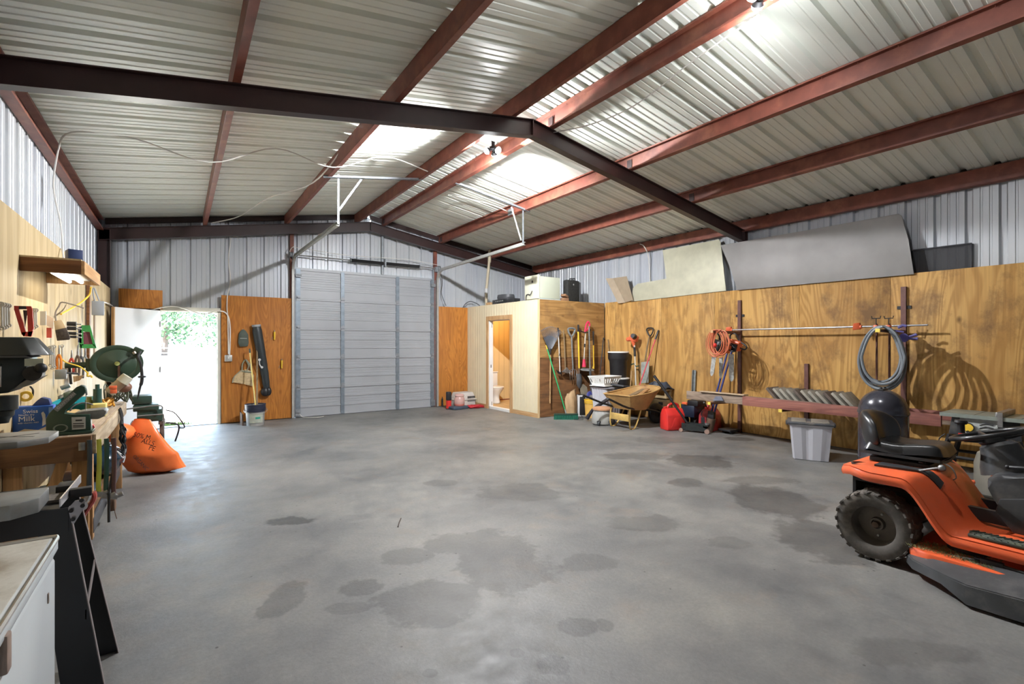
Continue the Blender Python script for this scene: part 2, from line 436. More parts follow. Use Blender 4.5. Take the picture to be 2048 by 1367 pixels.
    av = N(t, 'ShaderNodeMath', operation='MULTIPLY_ADD'); av.inputs[1].default_value = .35
    t.links.new(n3.outputs[0], av.inputs[0]); t.links.new(n2.outputs[0], av.inputs[2])
    bump(t, b, av.outputs[0], .30, .012)
    return m
M_conc = concrete()
# ================================================================ building shell
XL, XR, YB, YF = -1.13, 8.06, 10.78, -5.6
XC = (XL + XR) / 2
PIT = .162
def roofz(x): return 4.37 - PIT * abs(x - XC)
struct(B().bx(XL - .1, XR + .1, YF - .1, YB + .12, -.15, 0).build('floor', M_conc))
CELL = .3048
PROF = [(0, 0), (.018, .038), (.062, .038), (.080, 0), (.134, 0), (.140, .006), (.156, .006), (.162, 0), (.218, 0), (.224, .006), (.240, .006), (.246, 0)]
def ribbed(p0, u, L, v, H, n, phase=0.0, prof=PROF, cell=CELL, clip=None, thick=.004):
    """ribbed sheet starting at p0, running along u, ribs parallel to v (length H or H(s)); n = outward normal"""
    p0 = Vector(p0); u = Vector(u); v = Vector(v); n = Vector(n)
    xs = []; k = -1
    while (k * cell + phase) < L:
        for a, d in prof:
            s = k * cell + phase + a
            if 0 < s < L: xs.append((s, d))
        k += 1
    xs = [(0, 0)] + xs + [(L, 0)]
    b = B(); vs = []; fs = []
    for s, d in xs:
        h0, h1 = H(s) if callable(H) else (0, H)
        q = p0 + u * s + n * d
        vs += [q + v * h0, q + v * h1, q + v * h0 + n * thick, q + v * h1 + n * thick]
    for i in range(len(xs) - 1):
        a = 4 * i; c = a + 4
        fs += [(a, a + 1, c + 1, c), (a + 2, c + 2, c + 3, a + 3)]
    b._add(vs, fs); return b
# roof, two slopes
LY = YB - YF + .1
cs = math.sqrt(1 + PIT * PIT)
o = ribbed((XC - .03, YB + .05, 4.37 - .005), (0, -1, 0), LY, Vector((-1, 0, -PIT)) / cs, (XC - XL + .12) * cs, Vector((-PIT, 0, 1)) / cs, .1).build('ceiling', M_sheet, smooth=False)
struct(o, 'white ribbed metal roof, left slope')
o = ribbed((XC + .03, YB + .05, 4.37 - .005), (0, -1, 0), LY, Vector((1, 0, -PIT)) / cs, (XR - XC + .12) * cs, Vector((PIT, 0, 1)) / cs, .1).build('ceiling', M_sheet, smooth=False)
struct(o, 'white ribbed metal roof, right slope')
struct(B().prism([(XC - .25, YF, 4.40), (XC, YF, 4.45), (XC + .25, YF, 4.40), (XC + .25, YF, 4.415), (XC, YF, 4.465), (XC - .25, YF, 4.415)], (0, LY - .15, 0)).build('ceiling_ridge_cap', M_sheet), 'ridge cap')
# side walls
wl = ribbed((XL, YF, 0), (0, 1, 0), YB - YF, (0, 0, 1), roofz(XL), (-1, 0, 0), .05).build('wall_left', M_siding, smooth=False); struct(wl)
wr = ribbed((XR, YF, 0), (0, 1, 0), YB - YF, (0, 0, 1), roofz(XR), (1, 0, 0), .05).build('wall_right', M_siding, smooth=False); struct(wr)
# back wall with door openings
DX0, DX1, DZ = 1.955, 5.05, 3.03       # overhead door
WX0, WX1, WZ = -.275, .60, 2.07        # walk door opening
def hback(s):
    x = XL + s; top = roofz(x) + .01
    if WX0 - .03 < x < WX1 + .03: return (WZ + .03, top)
    if DX0 < x < DX1: return (DZ - .02, top)
    return (0, top)
wbk = B(); segs = [XL, WX0 - .03, WX1 + .03, DX0, DX1, XR]
for a, c in zip(segs, segs[1:]):
    h0 = hback((a + c) / 2 - XL)[0]
    cuts = [a] + ([XC] if a < XC < c else []) + [c]
    for a2, c2 in zip(cuts, cuts[1:]):
        q = ribbed((a2, YB, 0), (1, 0, 0), c2 - a2, (0, 0, 1), (lambda h0, a2: (lambda s: (h0, roofz(a2 + s) + .01)))(h0, a2), (0, 1, 0), .02 - ((a2 - XL) % CELL))
        me = bpy.data.meshes.new('t'); q.bm.to_mesh(me); wbk.bm.from_mesh(me); q.bm.free()
wb_ = wbk.build('wall_back', M_siding, smooth=False); struct(wb_)
# front wall (behind the camera) with an open vehicle doorway
fw = B()
for a, c, z0 in ((XL, XR, 0),):
    cuts = [a] + ([XC] if a < XC < c else []) + [c]
    for a2, c2 in zip(cuts, cuts[1:]):
        fw.prism([(a2, YF, z0), (c2, YF, z0), (c2, YF, roofz(c2)), (a2, YF, roofz(a2))], (0, -.03, 0))
struct(fw.build('wall_front', M_siding))
# ---------------------------------------------------------------- steel frame
def csec(name, x, web, y0=YF, y1=YB - .05, depth=.2, fl=.062, m=M_oxide, ztop=None, up=0):
    """purlin: web on side web (-1/+1) of x, flanges pointing to the other side"""
    zt = (roofz(x) - .006 if ztop is None else ztop); b = B(); t = .004
    s = -web
    sl = -PIT * (1 if x > XC else -1) * s * fl
    b.bx(x, x + s * t, y0, y1, zt - depth, zt)
    for z, lipd in ((zt, -1), (zt - depth, 1)):
        b.prism([(x, y0, z), (x + s * fl, y0, z + sl), (x + s * fl, y0, z + sl + lipd * .018), (x + s * (fl - t), y0, z + sl + lipd * .018), (x + s * (fl - t), y0, z + sl + lipd * t), (x, y0, z + lipd * t)], (0, y1 - y0, 0))
    # screws along the upper flange
    yy = y0 + .2
    while yy < y1:
        b.cyl((x + s * .03, yy, zt - .004), (x + s * .03, yy, zt - .022), .003, n=6); yy += CELL
    return b.build(name, m, smooth=False)
k = 1
for dx, lab in ((-3.10, 'first'), (-1.71, 'second'), (-.31, 'ridge left'), (.31, 'ridge right'), (1.71, 'second right'), (3.10, 'outer right')):
    struct(csec('trim_%d' % k, XC + dx, -1 if dx < 0 else 1), lab + ' red oxide steel roof purlin'); k += 1
# eave struts
def eave(name, x, s, wallside):
    b = B(); zt = roofz(x) - .03; d = .195; y0, y1 = YF, YB - .1
    xw = x if not wallside else x + s * .10
    b.bx(xw, xw - s * .004, y0, y1, zt - d, zt)
    for z in (zt, zt - d): b.bx(xw, xw + (s if not wallside else -s) * .085, y0, y1, z - .004, z)
    if not wallside:
        b.bx(xw, xw - s * .012, y0, y1, zt - d, zt - d + .010)
    else:
        b.bx(xw - s * .085, xw - s * .081, y0, y1, zt - d, zt - d + .02); b.bx(xw - s * .085, xw - s * .081, y0, y1, zt - .024, zt - .004)
        b.cyl((xw - s * .03, y0, zt - d + .01), (xw - s * .03, y1, zt - d + .01), .006, n=6)
    return b.build(name, M_oxide, smooth=False)
struct(eave('trim_%d' % k, XR - .10, 1, False), 'right eave strut'); k += 1
struct(eave('trim_%d' % k, XL + .0, -1, True), 'left eave strut'); 
bpy.data.objects['trim_%d' % k].location.x = .105; k += 1
for xx, sg in ((XR, 1), (XL, -1)):
    struct(B().bx(xx - .012, xx + .012, YF, YB, roofz(XR) - .02, roofz(XR) + .040).build('trim_%d' % k, M_blk2), 'added black strip closing the roof ribs at the eave against sky light'); k += 1  # added to stop sky leaks; its black stands for the shaded rib voids
# rafters (I section), slopes meeting at the ridge
def rafter(name, y, depth=.2, w=.10, m=M_dark, x0=XL + .03, x1=XR - .03):
    b = B(); t = .008
    def z(x): return roofz(x) - .208
    for (a, c) in ((x0, XC), (XC, x1)):
        for (o1, o2, ww) in ((0, -t, w), (-depth + t, -depth, w), (-t, -depth + t, .006)):
            b.prism([(a, y - ww / 2, z(a) + o1), (c, y - ww / 2, z(c) + o1), (c, y - ww / 2, z(c) + o2), (a, y - ww / 2, z(a) + o2)], (0, ww, 0))
    b.bx(XC - .005, XC + .005, y - w / 2, y + w / 2, z(XC) - depth, z(XC))
    # purlin clips
    for dx in (-3.10, -1.71, -.31, .31, 1.71, 3.10):
        x = XC + dx; sd = 1 if dx < 0 else -1
        b.box((x + sd * .012, y, z(x) + .085), (.006, .085, .16))
    o = b.build(name, m, smooth=False); return o
MIDY = 4.68
for y in (10.58, MIDY, -1.3):
    struct(rafter('trim_%d' % k, y), 'steel rafter frame at %s' % ('back wall' if y > 9 else 'mid span' if y > 0 else 'front')); k += 1
    for x, s in ((XL + .06, 1), (XR - .06, -1)):
        c = B(); zt = roofz(x) - .22; w = .16 if (s > 0 and y > 9) else .10
        xa = XL + .02 if s > 0 else XR - .02
        c.bx(xa, xa + s * .008, y - .05, y + .05, 0, zt); c.bx(xa + s * (w - .008), xa + s * w, y - .05, y + .05, 0, zt); c.bx(xa, xa + s * w, y - .003, y + .003, 0, zt)
        struct(c.build('trim_%d' % k, M_dark, smooth=False), 'steel column'); k += 1
# rake channel just under the roof on the back wall
b = B()
for a, c in ((XL + .1, XC - .03), (XC + .03, XR - .1)):
    for o1, o2, yy in ((-.01, -.105, YB - .07), (-.01, -.016, YB - .06), (-.10, -.106, YB - .06)):
        wd = .006 if yy == YB - .07 else .06
        b.prism([(a, yy, roofz(a) + o1), (c, yy, roofz(c) + o1), (c, yy, roofz(c) + o2), (a, yy, roofz(a) + o2)], (0, wd, 0))
struct(b.build('trim_%d' % k, M_dark, smooth=False), 'dark rake channel under the roof at the back wall'); k += 1
# girt posts either side of overhead door
for x in (DX0 - .06, DX1 + .03):
    b = B(); b.bx(x - .035, x + .035, YB - .09, YB - .01, 0, roofz(x) - .3)
    struct(b.build('trim_%d' % k, M_oxide, smooth=False), 'red door jamb post'); k += 1
TRIM = k
# ---------------------------------------------------------------- plywood linings
PLT = .018
XPL = XL + .18; XPR = XR - .18
def panel(par, x0, x1, y0, y1, z0, z1, m, name='plywood_panel'):
    return B().bx(x0, x1, y0, y1, z0, z1, .002).build(name, m, par)
ys = [-1.2, .02, 1.24, 2.46, 3.68, 4.90, 6.12, 7.34, 8.56, 9.78, 10.56]
for a, c in zip(ys, ys[1:]):
    panel(wl, XPL - PLT, XPL, a + .0015, c - .0015, .01, 2.43, M_plyL)
# right wall sheets: edges read from the photo along the wall
yr = [-1.4, -.2, 1.02, 2.55, 3.72, 4.86, 5.15, 6.32, 7.55, 7.86]
mr = [M_plyR, M_plyR, M_plyR, M_plyR, M_plyR, M_plyR, M_plyR2, M_plyR2, M_plyR]
for i, (a, c) in enumerate(zip(yr, yr[1:])):
    panel(wr, XPR, XPR + PLT, a + .0015, c - .0015, .012, 2.42 + (.012 if i in (3, 6) else 0), mr[i])
yb = YB - .10
panel(wb_, XPL + .10, .12 - .36, yb - PLT, yb, 2.12, 2.45, M_plyO)
pb1 = panel(wb_, .66, DX0 - .045, yb - PLT, yb, .012, 2.42, M_plyO)
pb2 = panel(wb_, DX1 + .075, 6.0, yb - PLT, yb, .012, 2.40, M_plyO)
# ---------------------------------------------------------------- ceiling lamps
M_led = mat('led_face', (1, 1, 1), .3, emit=((.93, .96, 1.0), 90.0))
def lamp(p, label, k=1.0, up=7.0):
    t = thing('ceiling_lamp', label, 'lamp', p, .3, 'three headed lamps along the ridge')
    B().cyl((0, 0, .10), (0, 0, .02), .022).cyl((0, 0, .03), (0, 0, 0), .05, n=20).cyl((-.03, 0, .10), (.03, 0, .10), .008, n=8).build('lamp_base', M_blk2, t)
    for i in range(3):
        a = i * 2.094 + .5
        d = Vector((math.cos(a), math.sin(a), 0)); dn = (d * 1.45 + Vector((0, 0, -1))).normalized()
        c = d * .085 + Vector((0, 0, -.03))
        h = B().tube([(0, 0, .01), tuple(c - dn * .03)], .008).cyl(c - dn * .035, c, .03, .044, n=20).build('lamp_head', M_blk2, t)
        B().lathe([(0, .036), (.018, .033), (.034, .022), (.044, 0)], c + dn * .001, dn, n=20).build('lamp_lens', M_led, h)
        li = bpy.data.lights.new('led', 'AREA'); li.shape = 'DISK'; li.size = .08; li.spread = math.radians(132); li.energy = LAMP_W * k; li.color = (.97, .98, 1.0)
        lo = bpy.data.objects.new('led_light', li); COL.objects.link(lo); lo.parent = t
        lo.location = c + dn * .048; lo.rotation_euler = (-dn).to_track_quat('Z', 'Y').to_euler()
    li = bpy.data.lights.new('lamp_fill', 'POINT'); li.energy = up; li.color = (.95, .98, 1.0); li.shadow_soft_size = .06  # added point fill below the heads, brightens the ceiling
    lo = bpy.data.objects.new('lamp_fill_light', li); COL.objects.link(lo); lo.parent = t; lo.location = (0, 0, -.20)
    return t
L1 = PY(985, 306, 5.52)
lamp((3.46, 5.52, L1.z + .05), 'glowing three headed lamp under the ridge, just beyond the middle rafter')
lamp((3.62, 1.98, 4.13), 'glowing three headed lamp at the top edge, nearest the camera', .12, 14.0)
# ================================================================ overhead door
YD = 10.70
M_pan = mat('door_skin', (.35, .365, .39), .4, .1, .06, 2)
M_stile = mat('door_stile', (.20, .24, .28), .42, .5, .2, 12)
door = struct(thing('door_2', 'ribbed pale grey overhead garage door, closed', 'door', ((DX0 + DX1) / 2, YD, 0))); del door['category']
h = 3.03 / 5
for i in range(5):
    z0 = i * h + .008; z1 = z0 + h - .001
    # inside profile: two ribs between lips
    pr = [(0, 0), (.028, 0), (.028, .022), (.06, .022)]
    for q in (.205, .395):
        pr += [(q - .025, .022), (q - .022, .008), (q + .012, .008), (q + .02, .022)]
        for e in (.06, .11): pr += [(q + e, .022), (q + e + .003, .018), (q + e + .012, .018), (q + e + .015, .022)]
    pr = [p for p in pr if p[0] < h - .045]; pr += [(h - .038, .022), (h - .035, 0), (h - .002, 0)]
    pts = [(DX0 + .01, YD + d, z0 + a) for a, d in pr] + [(DX0 + .01, YD + .045, z1), (DX0 + .01, YD + .045, z0)]
    if i == 0: B().bx(DX0 + .01, DX1 - .01, YD + .004, YD + .05, 0, .02).build('bottom_seal', M_black, door, world=True)  # seal strip added to block the daylight leak under the door
    s = B().prism(pts, (DX1 - DX0 - .02, 0, 0)).bx(DX0 + .01, DX1 - .01, YD + .03, YD + .045, z1 - .01, z1 + .03).build('door_section', M_pan, door, world=True, smooth=False)
    for x, w in ((DX0 + .055, .085), (2.90, .075), (4.13, .075), (DX1 - .055, .085)):
        st = B(); st.bx(x - w / 2, x + w / 2, YD - .012, YD + .03, z0 + .004, z1 - .002)
        for zz in (z0 + .05, z0 + .16, z0 + .27, z0 + .38, z0 + .49): st.cyl((x, YD - .014, zz), (x, YD - .008, zz), .008, n=8)
        st.build('stile', M_stile, s, world=True)
        if i < 4:
            hg = B().bx(x - .04, x + .04, YD - .022, YD - .012, z1 - .05, z1 + .055)
            hg.cyl((x - .035, YD - .026, z1 + .004), (x + .035, YD - .026, z1 + .004), .009, n=8)
            if abs(x - 3.5) > 1.2: hg.cyl((x, YD - .05, z1 + .03), (x, YD - .018, z1 + .03), .026, n=14)
            else: hg.prism([(x - .022, YD - .03, z1 + .01), (x + .022, YD - .03, z1 + .01), (x, YD - .03, z1 + .09)], (0, .01, 0))
            hg.build('hinge', M_galv, s, world=True)
for x in (DX0 + .05, DX1 - .05):
    B().bx(x - .05, x + .05, YD - .03, YD - .01, .03, .17).bx(x - .04, x + .04, YD - .05, YD - .03, .10, .14).build('bottom_bracket', M_galv, door, world=True)
    B().bx(x - .05, x + .05, YD - .06, YD - .01, 2.86, 2.93).cyl((x - .06, YD - .045, 2.9), (x + .06, YD - .045, 2.9), .02, n=12).build('top_roller_bracket', M_galv, door, world=True)
B().tube([(DX0 + .07, YD - .02, .10), (DX0 + .12, YD - .05, .02), (DX0 + .22, YD - .14, .005), (DX0 + .40, YD - .22, .005), (DX0 + .52, YD - .17, .005)], .006, smooth=5).build('pull_rope', M_wire, door, world=True)
# tracks
def track(label, x, sgn, xe, ye, ze):
    t = struct(thing('door_track', label, 'track', (x, YD, 0))); del t['category']
    pts = [(x, YD - .05, 0.01), (x, YD - .05, 2.95)]
    R = .30
    for a in range(1, 9):
        th = math.radians(86 * a / 8); pts.append((x, YD - .05 - R * (1 - math.cos(th)), 2.95 + R * math.sin(th)))
    pts.append((xe, ye, ze))
    n = len(pts); b = B(); W2, D2 = .028, .045
    vs = []
    for i, p in enumerate(pts):
        p = Vector(p); d = (Vector(pts[min(i + 1, n - 1)]) - Vector(pts[max(i - 1, 0)])).normalized()
        X = Vector((sgn, 0, 0)); X = (X - d * X.dot(d)).normalized(); Yv = d.cross(X)
        for q in ((-D2, -W2), (0, -W2), (0, W2), (-D2, W2), (-D2, W2 - .005), (-.005, W2 - .005), (-.005, -W2 + .005), (-D2, -W2 + .005)):
            vs.append(p + X * q[0] + Yv * q[1])
    fs = [(i * 8 + k, i * 8 + (k + 1) % 8, (i + 1) * 8 + (k + 1) % 8, (i + 1) * 8 + k) for i in range(n - 1) for k in range(8)]
    fs += [(0, 1, 2, 3, 4, 5, 6, 7), tuple((n - 1) * 8 + k for k in range(8))]
    b._add(vs, fs); b.build('rail', M_zinc, t, world=True)
    b = B().bx(x - .004 + sgn * .02, x + .004 + sgn * .02, YD - .03, YD + .04, 0.01, 3.02)
    b.bx(x + sgn * .02, x + sgn * .07, YD + .0, YD + .008, 0.01, 3.3)
    b.build('jamb_angle', M_galv, t, world=True)
    b = B().bx(x - .03, x + .035, YD - .07, YD + .02, 3.22, 3.34).lathe([(.02, -.03), (.062, -.03), (.066, -.02), (.05, -.012), (.05, .012), (.066, .02), (.062, .03), (.02, .03)], (x - sgn * .06, YD - .06, 3.30), (1, 0, 0), n=20)
    b.build('cable_drum', M_galv, t, world=True)
    return t
tl = track('galvanised track on the left side of the overhead door', DX0 - .03, 1, DX0 - .03, 7.27, 3.24)
tr = track('galvanised track on the right side of the overhead door', DX1 + .03, -1, DX1 + .05, 7.10, 3.30)
def perf(p, q, w=.034, side=(0, 1, 0)):
    """perforated angle iron with real holes along one leg"""
    p = Vector(p); q = Vector(q); d = (q - p); L = d.length; d.normalize()
    s = Vector(side); s = (s - d * s.dot(d)).normalized(); n = d.cross(s); b = B(); th = .0035
    def slab(a, c, u0, u1):
        P = [p + d * a + s * u0, p + d * c + s * u0, p + d * c + s * u1, p + d * a + s * u1]; b.prism(P, n * th)
    slab(0, L, 0, w * .30); slab(0, L, w * .70, w)
    x = 0
    while x < L:
        slab(x, min(x + .018, L), w * .30, w * .70); x += .042
    b.prism([p, p + d * L, p + d * L + n * w, p + n * w], s * th)
    return b
hl = struct(thing('track_hanger', 'perforated angle frame holding up the left door track', 'hanger', (1.93, 7.27, 4.0))); del hl['category']
perf((1.93, 7.27, 3.24), (1.93, 7.27, 3.96)).build('hanger_leg', M_galv, hl, world=True)
perf((1.93, 7.29, 3.42), (2.28, 7.29, 3.97)).build('hanger_brace', M_galv, hl, world=True)
perf((1.70, 7.25, roofz(1.70) - .215), (3.22, 7.25, roofz(3.22) - .215)).build('hanger_bar', M_galv, hl, world=True)
hr = struct(thing('track_hanger', 'perforated angle frame holding up the right door track', 'hanger', (5.10, 7.10, 4.0))); del hr['category']
perf((5.10, 7.10, 3.30), (5.10, 7.10, roofz(5.10) - .22)).build('hanger_leg', M_galv, hr, world=True)
perf((5.07, 7.12, 3.36), (4.86, 7.12, roofz(4.86) - .22)).build('hanger_brace', M_zinc, hr, world=True)
perf((3.72, 7.08, roofz(3.72) - .215), (5.22, 7.08, roofz(5.22) - .215)).build('hanger_bar', M_galv, hr, world=True)
# spring, shaft, cables
sp = struct(thing('torsion_spring', 'black torsion spring on its shaft above the overhead door', 'spring', (3.8, 10.62, 3.30))); del sp['category']
B().cyl((DX0 - .02, YD - .06, 3.30), (DX1 + .02, YD - .06, 3.30), .0125, n=10).build('shaft', M_steel, sp, world=True)
def coil(x0, x1, yc, zc, sag):
    b = B(); n = int((x1 - x0) / .012); pr = []
    L = x1 - x0
    for i in range(n * 2 + 1):
        u = i / (n * 2); pr.append((.034 + (.004 if i % 2 else 0), L * u))
    b.lathe([(0.02, 0)] + pr + [(.02, L)], (x0, yc, zc), (1, 0, 0), n=14); return b
coil(3.06, 3.78, YD - .06, 3.30, 0).build('spring_coil', M_blk2, sp, world=True)
coil(3.84, 4.63, YD - .06, 3.30, 0).build('spring_coil', M_blk2, sp, world=True)
B().bx(3.80, 3.83, YD - .10, YD - .01, 3.22, 3.40).cyl((3.045, YD - .06, 3.30), (3.06, YD - .06, 3.30), .045, n=14).cyl((4.63, YD - .06, 3.30), (4.65, YD - .06, 3.30), .045, n=14).build('spring_bracket', M_galv, sp, world=True)
st = struct(B().bx(3.76, 3.80, YD + .0, YD + .04, 3.06, roofz(3.78) - .12).build('trim_%d' % TRIM, M_galv), 'grey steel upright above the overhead door'); TRIM += 1
# PVC vent pipe
pv = struct(thing('vent_pipe', 'cream plastic vent pipe rising from the restroom to the roof', 'pipe', (6.37, 10.42, 2.43))); del pv['category']
M_pvc = mat('pvc_pipe', (.52, .45, .32), .45, 0, .08, 4)
p0, p1, p2, p3 = Vector((6.33, 10.42, 2.43)), Vector((6.33, 10.42, 2.82)), Vector((6.42, 10.42, 3.62)), Vector((6.43, 10.42, 3.86))
B().tube([p0, p1, p2, p3], .034, n=14).build('pipe', M_pvc, pv, world=True)
for p in (p1, p2 + Vector((0, 0, -.02)), p3 + Vector((0, 0, -.08))):
    B().cyl(p + Vector((-.002, 0, -.06)), p + Vector((.004, 0, .06)), .043, n=14).build('coupling', M_lgrey if p is p1 else M_pvc, pv, world=True)
# ================================================================ walk door
wd = struct(thing('door_1', 'white walk door standing open, swung into the workshop', 'door', (WX0, YD, 0))); del wd['category']
M_leaf = mat('door_leaf_white', (.66, .66, .66), .4, 0, .03, 2)
WZ2 = 2.095
fr = B().bx(WX0 - .09, WX0, YD - .01, YB + .05, 0, WZ2 + .03).bx(WX1, WX1 + .05, YD - .01, YB + .05, 0, WZ2 + .03).bx(WX0 - .09, WX1 + .05, YD - .01, YB + .05, WZ2, WZ2 + .075)
fr.bx(WX0, WX0 + .012, YD + .04, YD + .06, 0, WZ2).bx(WX1 - .012, WX1, YD + .04, YD + .06, 0, WZ2).bx(WX0, WX1, YD + .04, YD + .06, WZ2 - .012, WZ2)
fr.build('door_frame', mat('frame_paint', (.58, .57, .50), .45, 0, .08, 3), wd, world=True)
B().bx(WX0, WX1, YD - .02, YB + .08, 0, .012).build('threshold', M_galv, wd, world=True)
hx, hy = WX0 + .005, YD - .03; dv = Vector((-.634, -.778, 0)).normalized(); nv = Vector((dv.y, -dv.x, 0)) * .044
lf = B().prism([(hx, hy, .012), (hx + dv.x * .90, hy + dv.y * .90, .012), (hx + dv.x * .90, hy + dv.y * .90, 2.09), (hx, hy, 2.09)], nv).build('door_leaf', M_leaf, wd, world=True)
e = Vector((hx, hy, 0)) + dv * .90
B().prism([e + Vector((0, 0, .012)), e + dv * .022 + Vector((0, 0, .012)), e + dv * .022 + Vector((0, 0, 2.09)), e + Vector((0, 0, 2.09))], nv).build('edge_strip', M_board, lf, world=True)
for z in (.25, 1.05, 1.85): B().cyl((hx, hy - .012, z - .05), (hx, hy - .012, z + .05), .008, n=8).build('hinge', M_steel, wd, world=True)
# ================================================================ outside
M_ground = mat('pale_gravel', (.55, .52, .45), .9, 0, .12, 1.5)
struct(B().bx(-60, 90, YB + .12, 160, -.22, -.04).build('ground', M_ground), 'pale sunlit gravel yard')
M_leafy = mat('tree_leaves', (.075, .14, .038), .7, 0, .4, 6); M_leafy2 = mat('tree_leaves_dark', (.035, .08, .032), .7, 0, .4, 6)
M_bark = mat('bark', (.06, .045, .038), .9, 0, .3, 6)
def tree(p, H_, Rc, label, m, seed, crown0=.25):
    rnd = random.Random(seed); p = Vector(p)
    t = thing('tree', label, 'tree', p, group=None)
    b = B().tube([(0, 0, 0), (.1, 0, H_ * .3), (-.1, .1, H_ * .6), (0, 0, H_ * .85)], .3, n=8, rr=[.38, .30, .2, .1], smooth=3)
    for i in range(6):
        a = rnd.random() * 6.28; z = H_ * (.3 + .08 * i)
        b.tube([(0, 0, z), (math.cos(a) * Rc * .4, math.sin(a) * Rc * .4, z + H_ * .12), (math.cos(a) * Rc * .75, math.sin(a) * Rc * .75, z + H_ * .18)], .08, n=5, smooth=2)
    b.build('trunk', M_bark, t)
    lv = B()
    for k in range(70):
        a = rnd.random() * 6.28; ph = rnd.uniform(-1, 1); r = rnd.random() ** .5
        c = Vector((math.cos(a) * Rc * r * math.sqrt(1 - ph * ph * .8), math.sin(a) * Rc * r * math.sqrt(1 - ph * ph * .8), H_ * (crown0 + (1 - crown0) * (.5 + .5 * ph))))
        for q in range(34):
            d = Vector((rnd.gauss(0, 1), rnd.gauss(0, 1), rnd.gauss(0, .7))) * Rc * .15
            x = Vector((rnd.uniform(-1, 1), rnd.uniform(-1, 1), rnd.uniform(-1, 1))).normalized(); y = x.orthogonal().normalized(); s = rnd.uniform(.12, .3)
            o = c + d; lv._add([o - x * s - y * s * .6, o + x * s - y * s * .6, o + x * s + y * s * .6, o - x * s + y * s * .6], [(0, 1, 2, 3)])
    lv.build('foliage', m, t, smooth=False)
tree((-1.6, 80, -.04), 12, 5.0, 'large shade tree whose trunk shows near the middle of the doorway', M_leafy2, 1, .22)
tree((-10.2, 72, -.04), 8, 3.2, 'smaller light green tree at the left of the doorway view', M_leafy, 2, .12)
tree((6.5, 92, -.04), 13, 6.0, 'dense dark tree at the right of the doorway view', M_leafy2, 3, .08)
tree((13.5, 78, -.04), 11, 4.5, 'tree partly hidden behind the right door jamb', M_leafy, 4, .1)
tree((-5.5, 106, -.04), 16, 9.0, 'tall tree rising behind the others beyond the yard', M_leafy, 5, .15)
tree((-21.0, 98, -.04), 16, 7.5, 'tall tree behind the smaller tree on the left', M_leafy2, 6, .1)
fc = thing('rail_fence', 'low pipe rail fence running across the yard before the trees', 'fence', (0, 66, -.04))
fb = B()
for z in (.55, 1.1): fb.cyl((-16, 0, z), (12, 0, z), .03, n=6)
fb.build('rail', M_zinc, fc)
for i in range(15): B().cyl((-16 + i * 2, 0, 0), (-16 + i * 2, 0, 1.2), .05, n=8).build('post', M_zinc, fc)
gt = tag(B().box((2.65, 58, .95), (.35, .35, 2.1)).build('gate_post', M_white), 'white square gate post at right edge of doorway view', 'post')
gr = B(); rnd = random.Random(3)
for k in range(500):
    x = rnd.gauss(-.10, .14); y = 11.05 + abs(rnd.gauss(0, .12)); hh = rnd.uniform(.04, .13)
    gr._add([(x, y, -.04), (x + .008, y, -.04), (x + rnd.uniform(-.03, .03), y + rnd.uniform(-.03, .03), -.04 + hh)], [(0, 1, 2)])
tag(gr.build('grass', mat('grass', (.07, .12, .02), .8, 0, .3, 20), smooth=False), 'tuft of green grass just outside the walk door sill', 'grass', kind='stuff')
# ================================================================ restroom
RZ = 2.41; RY = 7.88; RT = .09
def rx(y): return 6.014 - (y - RY) * .031
def rwall(y0, y1, z0, z1, name='siding_panel', par=None):
    # grooved siding, grooves are real
    b = B(); y = y0; g = .102
    pts = [(rx(y0), y0)]
    k = math.ceil((y0 - RY - .02) / g)
    while RY + .02 + k * g < y1 - .01:
        yy = RY + .02 + k * g
        if yy > y0 + .01:
            for o, d in ((-.005, 0), (-.003, .006), (.003, .006), (.005, 0)): pts.append((rx(yy) + d, yy + o))
        k += 1
    pts += [(rx(y1), y1), (rx(y1) + .014, y1), (rx(y0) + .014, y0)]
    return b.prism([(x, y, z0) for x, y in pts], (0, 0, z1 - z0))
ri = struct(thing('wall_restroom_side', 'cream grooved restroom wall with the doorway', 'wall', (6.0, 9, 0))); del ri['category']
OD0, OD1, OT = 8.84, 9.70, 2.045
for y0, y1, z0, z1 in ((RY + .012, OD0 - .0, .09, RZ), (OD1, 10.655, .09, RZ), (OD0, OD1, OT + .02, RZ)):
    rwall(y0, y1, z0, z1).build('siding_panel', M_cream, ri, world=True, smooth=False)
b = B()
for y0, y1, z0, z1 in ((RY + .012, OD0, 0, RZ), (OD1, 10.655, 0, RZ), (OD0, OD1, OT + .02, RZ)):
    b.prism([(rx(y0) + .016, y0, z0), (rx(y1) + .016, y1, z0), (rx(y1) + RT, y1, z0), (rx(y0) + RT, y0, z0)], (0, 0, z1 - z0))
b.build('stud_wall', M_cream, ri, world=True)
# wooden casing
b = B()
def cas(y0, y1, z0, z1, t=.02):
    b.prism([(rx(y0) - t, y0, z0), (rx(y1) - t, y1, z0), (rx(y1) - .001, y1, z0), (rx(y0) - .001, y0, z0)], (0, 0, z1 - z0))
cas(OD0 - .085, OD0, .0, OT + .095); cas(OD1, OD1 + .085, 0.0, OT + .095); cas(OD0, OD1, OT, OT + .095)
b.build('door_casing', M_board, ri, world=True)
b = B(); t = .012
for y0, y1 in ((RY + .012, OD0 - .087), (OD1 + .087, 10.6)):
    b.prism([(rx(y0) - .002, y0, 0), (rx(y1) - .002, y1, 0), (rx(y1) + .014, y1, 0), (rx(y0) + .014, y0, 0)], (0, 0, .088))
b.build('sill_board', M_boardy, ri, world=True)
B().bx(rx(RY) - .006, rx(RY) + .03, RY - .018, RY + .010, 0, RZ).build('corner_strip', wood('pale_trim', (.72, .52, .30), (.60, .40, .2), 'z', 1), ri, world=True)
